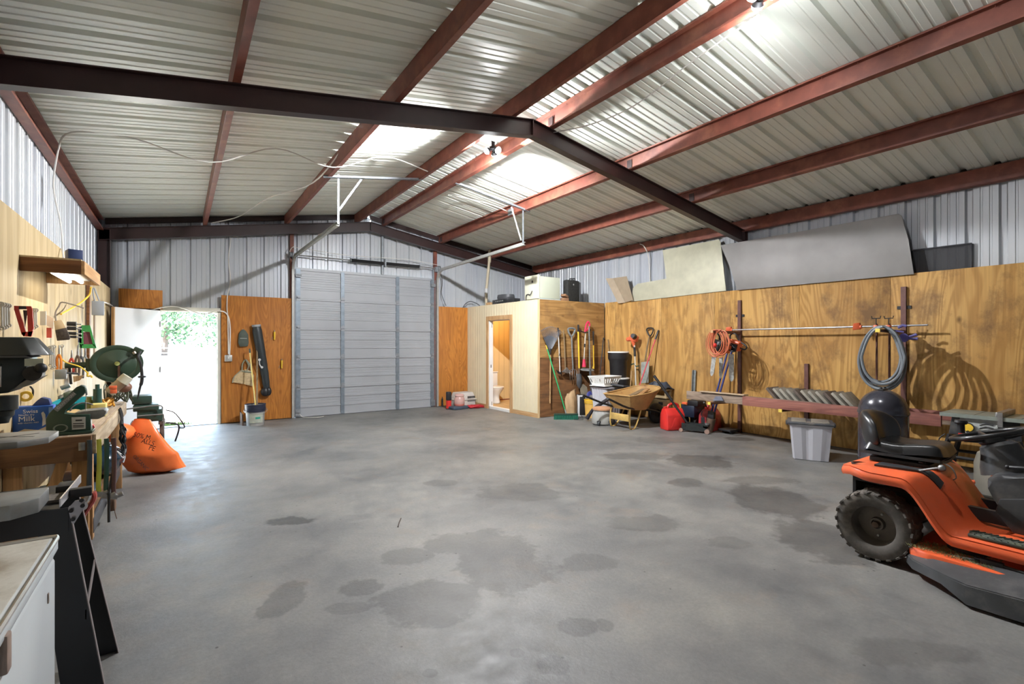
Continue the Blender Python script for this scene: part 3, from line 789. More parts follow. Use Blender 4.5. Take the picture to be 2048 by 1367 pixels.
# jambs
b = B().bx(rx(OD0), rx(OD0) + RT + .01, OD0, OD0 + .018, .05, OT).bx(rx(OD1), rx(OD1) + RT + .01, OD1 - .03, OD1, .05, OT).bx(rx(OD0), rx(OD0) + RT, OD0, OD1, OT - .018, OT)
b.bx(rx(OD0) - .01, rx(OD0) + RT, OD0, OD1, 0, .055)
b.build('door_jamb', M_white, ri, world=True)
B().bx(rx(OD1) + .03, rx(OD1) + .06, OD1 - .034, OD1 - .029, .95, 1.02).bx(rx(OD1) + .06, rx(OD1) + .075, OD1 - .036, OD1 - .029, .08, .16).bx(rx(OD1) + .06, rx(OD1) + .075, OD1 - .036, OD1 - .029, 1.88, 1.96).build('strike_plate', M_steel, ri, world=True)
rt = struct(thing('wall_restroom_near', 'plywood restroom wall hung with garden tools', 'wall', (7, RY, 0))); del rt['category']
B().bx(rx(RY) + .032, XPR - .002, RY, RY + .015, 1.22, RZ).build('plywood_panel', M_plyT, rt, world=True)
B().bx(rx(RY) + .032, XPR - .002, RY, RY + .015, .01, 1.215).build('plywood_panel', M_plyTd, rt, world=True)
struct(B().bx(rx(RY) + RT, XPR + PLT, RY + .016, RY + RT, 0, RZ).build('wall_restroom_inner', M_cream))
M_ri = mat('warm_panelling', (.62, .45, .22), .6, 0, .04, 3)
b = B(); b.bx(6.03, XPR, 10.60, 10.66, 0, RZ)
struct(b.build('wall_restroom_back', M_ri), 'warm panelled back wall inside the restroom')
b = B()
for i in range(12): b.bx(6.2 + i * .155, 6.204 + i * .155, 10.596, 10.60, .06, RZ - .02)
struct(b.build('trim_%d' % TRIM, mat('groove', (.32, .2, .09), .6)), 'grooves of restroom panelling'); TRIM += 1
struct(B().bx(7.2, 7.26, RY + RT, 10.60, 0, RZ).build('wall_restroom_far', M_ri))
struct(B().bx(rx(8) + RT - .02, 7.2, RY + RT, 10.6, 0, .05).build('floor_restroom', wood('vinyl_floor', (.62, .42, .2), (.5, .32, .14), 'y', 1)))
struct(B().bx(6.3, 7.2, 10.585, 10.598, .052, .075).build('baseboard_restroom', M_oxide))
struct(B().prism([(rx(RY) + .002, RY + .002, RZ - .012), (XPR, RY + .002, RZ - .012), (XPR, 10.66, RZ - .012), (rx(10.66) + .002, 10.66, RZ - .012)], (0, 0, .012)).build('ceiling_restroom', M_plyL))
# bulb in the restroom
bl = thing('ceiling_bulb', 'warm bare bulb on the restroom ceiling', 'lamp', (6.55, 9.9, RZ - .012))
B().cyl((0, 0, 0), (0, 0, -.04), .05).build('lamp_holder', M_white, bl)
B().ball((0, 0, -.08), .035, n=14).build('bulb', mat('warm_bulb', (1, .9, .7), .3, emit=((1, .72, .35), 12)), bl)
li = bpy.data.lights.new('warm', 'POINT'); li.energy = 20; li.color = (1, .66, .30); li.shadow_soft_size = .05
lo = bpy.data.objects.new('warm_light', li); COL.objects.link(lo); lo.parent = bl; lo.location = (0, 0, -.17)
# toilet
tt = thing('toilet', 'white toilet seen through the lit restroom doorway', 'toilet', (6.43, 10.56, .05))
M_por = mat('porcelain', (.75, .72, .66), .15, 0, .02, 3)
B().box((0, -.10, .56), (.42, .17, .34), None, .02).box((0, -.10, .745), (.44, .19, .03), None, .01).build('tank', M_por, tt)
b = B().lathe([(.0, 0), (.10, 0), (.11, .02), (.085, .12), (.09, .2), (.15, .3), (.19, .37), (.19, .385), (.15, .385), (.12, .3), (0, .25)], (0, -.42, 0), n=28, sx=.95, sy=1.25)
b.box((0, -.24, .2), (.2, .22, .38), None, .03); b.build('bowl', M_por, tt)
B().lathe([(.12, 0), (.195, 0), (.2, .012), (.19, .028), (0, .034)], (0, -.42, .387), n=28, sx=.95, sy=1.25).build('seat_lid', M_por, tt)
B().cyl((-.16, -.19, .66), (-.10, -.2, .66), .008, n=8).build('flush_handle', M_zinc, tt)
# ---------------------------------------------------------------- on top of the restroom
def rest(x, y, z=RZ): return Vector((x, y, z))
bx_ = thing('ice_chest', 'pale green freezer compartment box lying on the restroom roof', 'appliance', (6.22, 8.30, RZ))
Mfr = mat('pale_green_enamel', (.47, .50, .40), .4, 0, .05, 3)
B().box((.26, .0, .275), (.54, .46, .46), None, .012).build('body', Mfr, bx_)
B().box((-.045, 0, .285), (.06, .47, .50), None, .015).build('door', M_ivory, bx_)
B().box((.25, 0, .022), (.58, .48, .04), None, .006).build('base_frame', mat('pale_blue_metal', (.42, .47, .47), .4, .2), bx_)
B().cyl((-.078, -.05, .40), (-.070, -.05, .40), .028, n=16).build('knob_hole', M_black, bx_)
B().tube([(-.09, .16, .02), (-.10, .13, .13), (-.09, .05, .14), (-.11, -.02, .12), (-.12, -.10, .20)], .008, smooth=5).build('power_cord', M_black, bx_)
sc = thing('suitcase', 'small black suitcase standing upright on the restroom roof', 'suitcase', (7.20, 8.22, RZ), .15)
B().box((0, 0, .26), (.40, .16, .48), None, .035).build('shell', mat('black_fabric', (.02, .02, .018), .8, 0, .4, 30), sc)
B().box((.215, .0, .25), (.04, .17, .44), None, .015).build('side_gusset', M_dgrey, sc)
B().tube([(-.05, 0, .49), (-.05, 0, .53), (.12, 0, .55), (.12, 0, .49)], .012).tube([(.06, .05, .48), (.06, .05, .535), (.17, .05, .52), (.17, .05, .46)], .008).build('handle', M_black, sc)
B().cyl((-.02, -.083, .40), (-.02, -.078, .40), .018, n=14).build('badge', M_zinc, sc)
bb = thing('black_case', 'flat black electronics box with connectors on the restroom roof edge', 'box', (6.10, 9.45, RZ))
B().box((.12, 0, .06), (.30, .55, .11), None, .01).build('housing', M_black, bb)
B().lathe([(0, 0), (.24, 0), (.26, .05), (.24, .11), (0, .12)], (.16, -.02, .115), n=20, sx=.7).build('cover', M_dgrey, bb)
for i in range(5): B().cyl((-.030, -.18 + i * .07, .07), (-.045, -.18 + i * .07, .07), .013, n=8).build('connector', M_zinc, bb)
tag(B().box((6.10, 9.86, RZ + .035), (.12, .16, .07), (0, 0, .2), .004).build('wood_block', M_board), 'small wooden block left of the black case on the roof', 'block')
tag(B().box((6.12, 8.92, RZ + .05), (.18, .26, .09), (0, 0, .1), .01).build('cable_box', M_black), 'low black box between black case and the steel column', 'box')
b = B().box((0, 0, .06), (.16, .10, .05), None, .005).box((.02, .02, .13), (.13, .12, .05), (0, .3, .3), .005).box((-.03, 0, .02), (.2, .14, .035), None, .005)
tag(b.xf(Matrix.Translation((6.90, 8.10, RZ))).build('stone_pile', mat('brown_brick', (.28, .15, .08), .9, 0, .3, 10)), 'small pile of brown broken bricks beside the suitcase', 'bricks', kind='stuff')
# ================================================================ garden tools on the restroom wall
TY = RY - .03
def T(x, y, d=0.0): return PY(x, y, TY - d)
M_shaft = mat('white_shaft', (.62, .60, .54), .4, 0, .1, 10)
M_gshaft = mat('grey_shaft', (.22, .24, .24), .45, .3, .25, 20)
M_oldwood = wood('old_handle', (.30, .21, .12), (.18, .12, .06), 'z', 2)
M_rust = mat('rusty_steel', (.12, .075, .05), .7, .3, .4, 18)
def hook(p, name='wall_hook'):
    pass
def tool(name, label, cat, base, group='garden tools hung on the plywood restroom wall'):
    return thing(name, label, cat, base, group=group)
# leaf rake, head up
t = tool('leaf_rake', 'grey fan leaf rake hung head up, farthest left', 'rake', T(1100, 806, .06))
B().cyl(T(1101, 700, .06), T(1100, 806, .06), .012).build('handle', M_handle, t, world=True)
ap = T(1101, 702, .07); L_ = T(1080, 659, .07); R_ = T(1122, 664, .07)
tn = B(); fan = B()
arc = []
for i in range(25):
    u = i / 24; px = 1080 + 42 * u; py = 662 - 11 * math.sin(math.pi * (u * .9 + .05)) + 3 * u
    q = T(px, py, .07); arc.append(q)
    tn.tube([ap, ap.lerp(q, .8), q + Vector((0, -.03, 0)), q + Vector((0, -.06, -.02))], .0042, n=4)
pl = [ap + Vector((-.02, 0, 0))] + [ap.lerp(q, .62) for q in arc] + [ap + Vector((.02, 0, 0))]
fan.prism([p + Vector((0, .004, 0)) for p in pl], (0, .006, 0))
Mrk = mat('rake_plastic', (.085, .09, .105), .5, 0, .2, 14)
fan.build('fan_web', Mrk, t, world=True, smooth=False); o = tn.build('tines', Mrk, t, world=True); o['kind'] = 'stuff'
B().cyl(ap + Vector((0, 0, .05)), ap + Vector((0, 0, -.07)), .02, .016, n=12).build('socket', M_black, t, world=True)
# push broom, leaning
t = thing('push_broom', 'green push broom leaning on the restroom wall, bristles on the floor', 'broom', (6.38, 7.38, 0))
hb = G(1120, 838); hd = (G(1141, 838) - G(1099, 842)).normalized()
hb = Vector((6.36, 7.42, 0))
ax = Vector((.83, -.56, 0)).normalized()
Rm = Matrix((ax, Vector((-ax.y, ax.x, 0)), Vector((0, 0, 1)))).transposed()
B().box(hb + Vector((0, 0, .105)), (.48, .055, .03), Rm, .006).build('head_block', M_green, t, world=True)
b = B(); rnd = random.Random(2)
for i in range(34):
    for j in range(3):
        p = hb + ax * (-.235 + i * .0142) + Vector((-ax.y, ax.x, 0)) * (-.018 + .018 * j)
        b.cyl(p + Vector((0, 0, .09)), p + Vector((rnd.uniform(-.006, .006), rnd.uniform(-.012, .012), .0)), .006, .009, n=5)
b.build('bristles', mat('green_bristle', (.01, .12, .075), .7, 0, .3, 30), t, world=True)['kind'] = 'stuff'
top = Vector((T(1093, 690, .0).x, TY - .0, T(1093, 690).z))
h0 = hb + Vector((0, 0, .12)); top.y = RY - .02
B().cyl(h0, h0.lerp(top, .06), .018, .013).build('socket', M_steel, t, world=True)
B().cyl(h0.lerp(top, .05), h0.lerp(top, .95), .0125).build('handle', mat('green_handle', (.02, .30, .10), .35, 0, .08, 6), t, world=True)
B().cyl(h0.lerp(top, .94), top, .014).build('handle_tip', M_yellow, t, world=True)
# hoe with white shaft
t = tool('garden_hoe', 'hoe with black grip and white shaft, beside the rake', 'hoe', T(1120, 750, .05))
B().cyl(T(1117, 670, .05), T(1120, 744, .05), .010).build('shaft', M_shaft, t, world=True)
B().cyl(T(1116, 655, .05), T(1117, 672, .05), .016).build('grip', M_black, t, world=True)
B().cyl(T(1119, 706, .05), T(1119, 711, .05), .015).build('collar', M_black, t, world=True)
B().tube([T(1113, 664, .05), T(1116, 661, .05), T(1121, 661, .05)], .008).build('hang_loop', M_black, t, world=True)
B().prism([T(1112, 739, .05), T(1120, 744, .05), T(1123, 741, .05), T(1122, 748, .05), T(1116, 747, .05)], (0, -.012, 0)).build('blade', M_blk2, t, world=True)
# mattock
t = tool('mattock', 'mattock with pale worn wooden handle and grey head', 'mattock', T(1130, 745, .05))
B().tube([T(1127, 660, .05), T(1129, 690, .05), T(1131, 738, .05)], .018, n=10, rr=[.016, .015, .018, .022], flat=.7).build('handle', M_oldwood, t, world=True)
B().prism([T(1122, 743, .03), T(1127, 740, .03), T(1131, 734, .03), T(1135, 739, .03), T(1141, 743, .03), T(1133, 746, .03)], (0, -.05, 0)).build('head', M_steel, t, world=True)
# D handle tool with fork tines
t = tool('digging_fork', 'grey D handled fork with curled tines', 'fork', T(1146, 757, .05))
def dgrip(c, r, m, par, n='grip'):
    b = B(); b.tube([c + Vector((-r, 0, r * .9)), c + Vector((r, 0, r * .9)), c + Vector((r * .9, 0, -.1 * r)), c + Vector((0, 0, -r)), c + Vector((-r * .9, 0, -.1 * r))], r * .24, closed=True, smooth=3); b.build(n, m, par, world=True)
dgrip(T(1143, 664, .05), .085, M_gshaft, t)
B().cyl(T(1143, 671, .05), T(1146, 738, .05), .017, .015).build('shaft', M_gshaft, t, world=True)
for i in range(4):
    x = 1140 + i * 4.4
    B().tube([T(1146, 737, .05), T(x, 741, .06), T(x, 750, .09), T(x + .6, 760, .05)], .006, smooth=4, n=6).build('tine', M_steel, t, world=True)
# yellow handled shovel, head down
t = tool('shovel', 'round point shovel with yellow shaft and black grip', 'shovel', T(1157, 777, .05))
B().cyl(T(1156.5, 662, .05), T(1158.5, 738, .05), .018).build('shaft', M_yellow, t, world=True)
B().cyl(T(1156.5, 649, .05), T(1156.5, 663, .05), .020).build('grip', M_black, t, world=True)
def blade(c, w, h, m, par, tilt=0, name='blade', ny=.0):
    c = Vector(c); b = B()
    def f(u, v):
        a = (u - .5) * 2; hh = v
        wd = w / 2 * (1 if hh > .45 else math.sin(max(.0, hh / .45) * math.pi / 2) ** .7)
        wd = wd * (1 - .06 * (hh - .45)) if hh > .45 else wd
        x = a * wd; z = (hh - 1) * h
        return c + Vector((x + tilt * z, -.03 + .05 * a * a * (wd / (w / 2)) - .03 * math.sin(hh * 3), z))
    b.grid(f, 10, 12, .004); return b.build(name, m, par, world=True)
blade(T(1158, 747, .06), .16, .32, M_dgrey, t)
B().cyl(T(1158.5, 736, .05), T(1158, 752, .05), .020, .026).build('socket', M_rust, t, world=True)
# wall bracket
B_ = tag(B().tube([T(1157, 663, .02), T(1160, 661, .10), T(1168, 664, .12), T(1178, 664, .10), T(1181, 659, .02)], .011, smooth=4).build('tool_hanger', M_blk2), 'black curved tool hanger bar behind the red trimmer top', 'hanger')
# red electric trimmer
t = tool('edge_trimmer', 'string trimmer with pink red handle, white shaft and round grey guard', 'trimmer', T(1172, 744, .1))
Mpr = mat('pinkish_red', (.62, .03, .09), .4, 0, .1, 8)
B().tube([T(1170, 665, .1), T(1172, 650, .1), T(1176, 643, .1), T(1179, 648, .1), T(1177, 656, .1), T(1172, 661, .1)], .02, smooth=3, n=10).build('handle', Mpr, t, world=True)
B().cyl(T(1171, 664, .1), T(1168, 718, .1), .010).build('shaft', M_shaft, t, world=True)
B().cyl(T(1169.6, 687, .1), T(1169.2, 694, .1), .018).build('adjuster', M_black, t, world=True)
B().cyl(T(1168, 718, .1), T(1168, 733, .1), .024, .045, n=14).build('motor', Mpr, t, world=True)
B().lathe([(0, .02), (.11, .015), (.15, -.01), (.15, -.02), (.11, 0), (0, .0)], T(1174, 738, .12), (0, -.1, 1), n=24).build('guard', M_gshaft, t, world=True)
# gas edger pole
t = tool('pole_edger', 'long grey shaft edger with dark round lower guard', 'edger', T(1183, 798, .24))
B().cyl(T(1178, 652, .24), T(1180, 738, .24), .013).build('shaft', M_gshaft, t, world=True)
B().cyl(T(1180, 738, .24), T(1183, 785, .24), .026, .02).build('lower_sleeve', M_dgrey, t, world=True)
B().lathe([(0, .02), (.06, .02), (.11, .0), (.12, -.02), (.11, -.025), (0, -.02)], T(1183, 792, .26), (0, -1, .2), n=22).build('guard', mat('blue_grey', (.05, .06, .24), .45), t, world=True)
B().cyl(T(1182, 792, .29), T(1182, 792, .32), .03).build('hub', M_steel, t, world=True)
# axe
t = tool('axe_handle_tool', 'yellow splitting maul with black upper grip', 'maul', T(1188, 738, .05))
B().cyl(T(1186.5, 662, .05), T(1187, 690, .05), .018, .015).build('grip', M_black, t, world=True)
B().tube([T(1187, 688, .05), T(1187.5, 720, .05), T(1188, 730, .05), T(1187, 737, .05)], .018, n=10, rr=[.015, .016, .02, .028]).build('handle', M_yellow, t, world=True)
# two rods crossing in the corner
t = thing('rake_handle', 'thin dark rod leaning into the corner from the left', 'rod', (7.5, 7.6, 0), group=None)
B().cyl((7.36, 7.60, 0.0), (7.80, 7.83, 1.63), .011).cyl((7.79, 7.81, 1.63), (7.84, 7.83, 1.60), .016).build('rod', M_blk2, t, world=True)
t = thing('wooden_stake', 'thin brown wooden handle leaning in the corner beside the dark rod', 'handle', (7.78, 7.3, 0))
B().cyl((7.85, 7.50, 0.0), (7.85, 7.74, 1.60), .012).build('handle', M_oldwood, t, world=True)
# paper bag, heater
t = tag(B().build('x', M_black), 'x', 'x'); bpy.data.objects.remove(t)
bag = B()
def fb(u, v):
    a = u * 2 * math.pi; z = v * .52
    sq = .9 + .1 * math.cos(4 * a); s = (1 - .35 * max(0, v - .75) / .25)
    r = .16 * (1 + .10 * math.sin(5 * a + v * 7)) * sq
    return Vector((6.66 + r * s * math.cos(a) * .92 + .05 * v * v, 7.62 + r * .55 * s * math.sin(a) + .03 * v, z + (.05 * math.sin(a * 1 + 2) if v > .95 else 0)))
bag.grid(fb, 30, 14, .003); bag.jitter(.012, 9)
tag(bag.build('paper_bag', mat('kraft_paper', (.42, .28, .15), .8, 0, .15, 10), ang=50), 'crumpled brown paper bag standing against the restroom wall', 'bag')
t = thing('space_heater', 'small upright heater with black grille beside the paper bag', 'heater', (6.93, 7.60, 0), -.5)
B().box((0, 0, .22), (.17, .13, .44), None, .012).build('housing', M_lgrey, t)
B().box((0.01, -.068, .22), (.12, .01, .38), None, .003).build('grille', M_black, t)
B().box((0, -.02, .445), (.14, .09, .01), None, .003).build('control_panel', M_black, t)
cb_ = B().tube([(6.86, 7.53, .02), (6.80, 7.40, .006), (6.66, 7.26, .006), (6.58, 7.18, .006), (6.46, 7.28, .006), (6.55, 7.40, .006), (6.74, 7.36, .006), (6.80, 7.22, .006)], .006, smooth=6)
tag(cb_.build('power_cord', M_black), 'thin black cord looped on the floor beyond the green broom', 'cord')
# round grey scoop leaning
t = thing('spade', 'grey spade with worn rounded blade leaning below the edger', 'spade', (7.12, 7.7, 0))
B().prism([(7.04, 7.70, .30), (7.21, 7.66, .30), (7.22, 7.74, .58), (7.16, 7.78, .64), (7.10, 7.78, .64), (7.05, 7.76, .56)], (0, .012, 0)).cyl((7.125, 7.69, .02), (7.13, 7.74, .32), .018).build('blade', mat('dusty_metal', (.22, .19, .14), .7, .2), t, world=True)
# buckets, tote, laundry basket, barrels
def bucket(loc, r, h, mbody, mrim, name, label, z_rim=.02):
    t = thing(name, label, 'bucket', loc)
    B().lathe([(0, .004), (r * .86, 0), (r * .97, h * .78), (r * 1.0, h), (r * .96, h), (r * .93, h * .78), (r * .82, .015), (0, .015)], n=32).build('body', mbody, t)
    b = B()
    for z in (h * .80, h * .87, h * .95): b.lathe([(r * .95, z), (r * 1.04, z + .004), (r * 1.04, z + .010), (r * .95, z + .014)], n=32)
    b.lathe([(r * .98, h - .012), (r * 1.05, h - .008), (r * 1.05, h + .006), (r * .95, h + .006), (r * .95, h - .012)], n=32); b.build('rim', mrim, t)
    return t
yb_ = bucket((7.00, 7.36, 0), .15, .36, mat('yellow_bucket', (.70, .42, .10), .4, 0, .15, 6), mat('yellow_rim', (.74, .48, .03), .4), 'bucket', 'yellow plastic bucket behind the shop vacuum')
b = B().lathe([(0, .02), (.19, .02), (.20, .06), (.20, .16), (.17, .24), (.165, .27), (0, .27)], n=32)
t = thing('shop_vacuum', 'grey wheeled shop vacuum with orange brown lid on the floor', 'vacuum', (6.55, 6.60, 0))
b.build('tank', mat('vac_grey', (.36, .36, .34), .4, 0, .05), t)
B().lathe([(.165, .27), (.185, .275), (.185, .30), (.16, .32), (.10, .33), (0, .335)], n=32).build('lid', mat('dusty_orange', (.50, .26, .14), .5, 0, .1), t)
for a in (3.6, 4.7, 5.6, .4):
    p = Vector((math.cos(a) * .20, math.sin(a) * .20, .045)); q = Vector((-math.sin(a), math.cos(a), 0))
    w = B().cyl(p - q * .02, p + q * .02, .045, n=18).box(p * .95 + Vector((0, 0, .03)), (.07, .07, .03), (0, 0, a), .01); w.build('caster', M_dgrey, t)
B().cyl((.187, -.03, .10), (.19, -.03, .26), .02).build('hose_port', M_black, t)
t = thing('vacuum_hose', 'thick black vacuum tube lying over the vacuum and yellow bucket', 'hose', (6.5, 6.9, 0))
B().tube([(6.60, 7.05, .07), (6.64, 6.95, .22), (6.70, 6.78, .36), (6.76, 6.66, .45)], .034, n=12, smooth=5).cyl((6.595, 7.07, .045), (6.61, 7.03, .11), .040).build('tube', mat('hose_black', (.03, .028, .035), .45, 0, .2, 30), t, world=True)
def tote(loc, rz, sx, sy, h, label, mbody, n=6):
    t = thing('storage_tote', label, 'tote', loc, rz)
    b = B()
    # pleated walls
    def ringpts(k, z, inset=0):
        pts = []; X, Y = sx / 2 * k - inset, sy / 2 * k - inset
        for (ax, ay, bx2, by2) in ((-X, -Y, X, -Y), (X, -Y, X, Y), (X, Y, -X, Y), (-X, Y, -X, -Y)):
            L = math.hypot(bx2 - ax, by2 - ay); nx, ny = (by2 - ay) / L, -(bx2 - ax) / L
            for i in range(n):
                for e, d in ((.02, 0), (.10, 0), (.14, -.012), (.16 if i < n - 1 else .14, -.012)):
                    u = (i + e * n / (n * 1.0)) / n if False else (i + e / .18) / n
                    u = min(u, .999); pts.append((ax + (bx2 - ax) * u + nx * d, ay + (by2 - ay) * u + ny * d, z))
        return pts
    lo, hi = ringpts(.84, .006), ringpts(1, h - .03); n = len(lo)
    b._add(lo + hi, [(i, (i + 1) % n, n + (i + 1) % n, n + i) for i in range(n)] + [tuple(range(n - 1, -1, -1))])
    b.build('body', mbody, t, smooth=False)
    b = B(); X, Y = sx / 2 + .012, sy / 2 + .012
    for (a, c, d, e) in ((-X, X, -Y, -Y + .03), (-X, X, Y - .03, Y), (-X, -X + .03, -Y, Y), (X - .03, X, -Y, Y)): b.bx(a, c, d, e, h - .035, h - .008, .004)
    b.build('rim', mbody, t)
    return t
M_tgrey = mat('tote_grey', (.46, .46, .50), .45, 0, .05, 4)
t = tote((7.05, 6.98, 0), .12, .50, .38, .66, 'pale grey pleated tote under the white laundry basket', M_tgrey)
t['category'] = 'tote'
tl_ = thing('tote_lid', 'dark grey lid slid half off the pale grey tote', 'lid', (7.26, 6.76, .665), .12)
B().box((0, 0, .005), (.50, .42, .012), (0.06, .14, 0), .004).build('panel', mat('lid_grey', (.05, .052, .06), .45), tl_)
b = B(); R2 = Euler((.06, .14, 0)).to_matrix()
for c, d in (((0, .2, .005), (.52, .025, .035)), ((0, -.2, .005), (.52, .025, .035)), ((.25, 0, .005), (.025, .42, .035)), ((-.25, 0, .005), (.025, .42, .035)), ((0, 0, .014), (.36, .28, .01))): b.box(R2 @ Vector(c), d, R2, .006)
b.build('raised_rim', M_dgrey, tl_)
t = thing('laundry_basket', 'white plastic laundry basket standing on the grey tote', 'basket', (6.99, 6.98, .690), .12)
def basket():
    b = B(); h = .17; X0, Y0, X1, Y1 = .20, .15, .27, .20
    def wall(p, q, p2, q2, n, slots):
        p, q, p2, q2 = map(Vector, (p, q, p2, q2)); th = .004
        nn = (q - p).cross(p2 - p).normalized() * th
        def quad(u0, u1, v0, v1):
            f = lambda u, v: (p.lerp(q, u)).lerp(p2.lerp(q2, u), v)
            b.prism([f(u0, v0), f(u1, v0), f(u1, v1), f(u0, v1)], nn)
        quad(0, 1, 0, .3); quad(0, 1, .78, 1)
        for i in range(n + 1):
            c = i / n; w = .32 / n
            quad(max(0, c - w), min(1, c + w), .3, .78)
    bl, br, fr_, fl = (-X0, -Y0, 0), (X0, -Y0, 0), (X0, Y0, 0), (-X0, Y0, 0)
    tl2, tr2, ur, ul = (-X1, -Y1, h), (X1, -Y1, h), (X1, Y1, h), (-X1, Y1, h)
    wall(bl, br, tl2, tr2, 7, 1); wall(br, fr_, tr2, ur, 5, 1); wall(fr_, fl, ur, ul, 7, 1); wall(fl, bl, ul, tl2, 5, 1)
    b.bx(-X0, X0, -Y0, Y0, 0, .005)
    return b
basket().build('mesh_body', M_white, t, smooth=False)
B().tube([(-.27, -.20, .17), (.27, -.20, .17), (.27, .20, .17), (-.27, .20, .17)], .009, closed=True, n=6).build('rim', M_white, t)
B().bx(-.25, .25, -.19, .19, -.014, -.002, .004).build('base_tray', M_white, t)
def barrel(loc, label, r=.225, h=.42):
    t = thing('lidded_barrel', label, 'barrel', loc)
    B().lathe([(0, 0), (r * .78, 0), (r * .86, h * .62), (r * .98, h * .70), (r, h * .74), (r, h - .02), (0, h - .02)], n=36).build('body', M_black, t)
    B().lathe([(0, h), (r * .96, h), (r * 1.03, h - .008), (r * 1.03, h - .026), (r, h - .026), (0, h - .012)], n=36).build('lid', M_white, t)
    return t
barrel((7.62, 7.22, 0), 'black round container with white lid, lower of the two stacked', .235, .80)
barrel((7.625, 7.22, .804), 'black round container with white lid, stacked on top', .215, .54)
# string trimmer
def RW(x, y, off=.08): return PX(x, y, XPR - off)
t = thing('string_trimmer', 'orange engine string trimmer standing against the right plywood wall', 'trimmer', (7.62, 6.95, 0))
Z = lambda x, y: PX(x, y, 7.70)
e = Z(1268, 676)
B().box(e, (.13, .17, .13), (.3, 0, .2), .03).build('engine_cover', M_orange, t, world=True)
B().cyl(e + Vector((-.04, -.05, .03)), e + Vector((-.13, -.08, .05)), .055, .045, n=16).build('starter', M_black, t, world=True)
B().ball(e + Vector((-.03, .11, -.02)), .06, 1, 1.1, .8).build('fuel_tank', M_orange, t, world=True)
B().cyl(e + Vector((0, .02, -.05)), e + Vector((0, .0, -.17)), .05, .018).build('clutch_housing', M_orange, t, world=True)
B().cyl(Z(1269, 690), Z(1273, 806), .013).build('shaft', M_shaft, t, world=True)
B().cyl(Z(1269, 694), Z(1270, 712), .024).build('grip', M_black, t, world=True)
B().tube([Z(1262, 729), Z(1268, 727), Z(1272, 732), Z(1278, 731)], .012, smooth=3).build('loop_handle', M_green, t, world=True)
B().lathe([(0, .04), (.05, .04), (.06, 0), (0, -.02)], Z(1273, 808), n=16).build('string_head', M_black, t, world=True)
# D shovel (square point) resting against wall
t = thing('square_shovel', 'D handled shovel with pale square blade leaning on right wall', 'shovel', RW(1287, 775))
p = RW(1300, 664, .06)
q = Vector((0, 1, 0))
b = B(); r = .075
b.tube([p + Vector((0, -r, r)), p + Vector((0, r, r)), p + Vector((0, r * .8, -.2 * r)), p + Vector((0, 0, -r)), p + Vector((0, -r * .8, -.2 * r))], .014, closed=True, smooth=3); b.build('grip', M_black, t, world=True)
B().tube([RW(1299, 672, .06), RW(1295, 690, .09), RW(1290, 722, .14)], .016, smooth=4).build('shaft', M_oldwood, t, world=True)
B().prism([RW(1283, 724, .13), RW(1298, 722, .13), RW(1296, 765, .2), RW(1283, 766, .2)], (-.006, 0, 0)).tube([RW(1283, 724, .13), RW(1283, 766, .2)], .008).tube([RW(1298, 722, .13), RW(1296, 765, .2)], .008).build('blade', mat('pale_blade', (.33, .35, .32), .5, .3, .2, 15), t, world=True)
# red pole
t = thing('red_pole', 'long thin red pole with black grip leaning on right wall', 'pole', (7.2, 6.6, 0))
a, c = RW(1317, 660, .03), Vector((7.10, 6.62, .12))
c = RW(1277, 776, .45)
B().cyl(a.lerp(c, .1), c.lerp(a, -.25), .012).build('pole', mat('red_tube', (.58, .05, .07), .35, 0, .1), t, world=True)
B().cyl(a, a.lerp(c, .16), .018).build('grip', M_black, t, world=True)
t = thing('sawn_stick', 'pale slender stick leaning left of the trimmer shaft', 'stick', (7.6, 6.93, 0))
B().cyl((7.60, 6.93, 0), (7.70, 6.92, .95), .014).build('stick', M_handle, t, world=True)
# garden cart / plastic bench behind wheelbarrow with tarp
t = thing('tool_chest', 'dusty tan chest behind the wheelbarrow', 'chest', (7.77, 6.27, 0))
M_tan = mat('dusty_tan', (.34, .25, .13), .7, 0, .2, 6)
B().box((0, 0, .22), (.17, .45, .42), None, .02).build('body', M_tan, t)
B().box((0, 0, .47), (.19, .48, .05), None, .02).box((0, 0, .62), (.19, .48, .03), None, .01).bx(-.08, -.05, -.22, -.18, .49, .61).bx(-.08, -.05, .18, .22, .49, .61).bx(.05, .08, -.22, -.18, .49, .61).bx(.05, .08, .18, .22, .49, .61).build('lid', M_tan, t)
B().box((-.088, -.1, .35), (.01, .10, .06)).build('latch', M_black, t)
tarp = B()
def ft(u, v):
    x = 7.62 + .25 * v; y = 6.0 + .55 * u; e_ = min(u, 1 - u, v, 1 - v) * 5
    return Vector((x, y, .655 + .07 * min(1, e_) * (1 + .9 * noise.noise(Vector((u * 6, v * 6, 1)))) + .02 * math.sin(u * 12 + v * 5)))
tarp.grid(ft, 26, 20, -.012)
tag(tarp.build('folded_tarp', mat('dark_blue_tarp', (.025, .035, .055), .6, 0, .3, 12), ang=60), 'crumpled dark blue tarp lying on the tan chest', 'tarp')
# wheelbarrow
t = thing('wheelbarrow', 'rusty yellow wheelbarrow with black handles facing the right wall', 'wheelbarrow', (6.86, 6.12, 0), 0.0)
M_wb = mat('rusty_yellow', (.50, .30, .11), .6, .1, .3, 5, dirt=((.20, .09, .035), .85))
M_wl = mat('yellow_leg', (.62, .42, .13), .55, .1, .2, 8, dirt=((.16, .09, .04), .7))
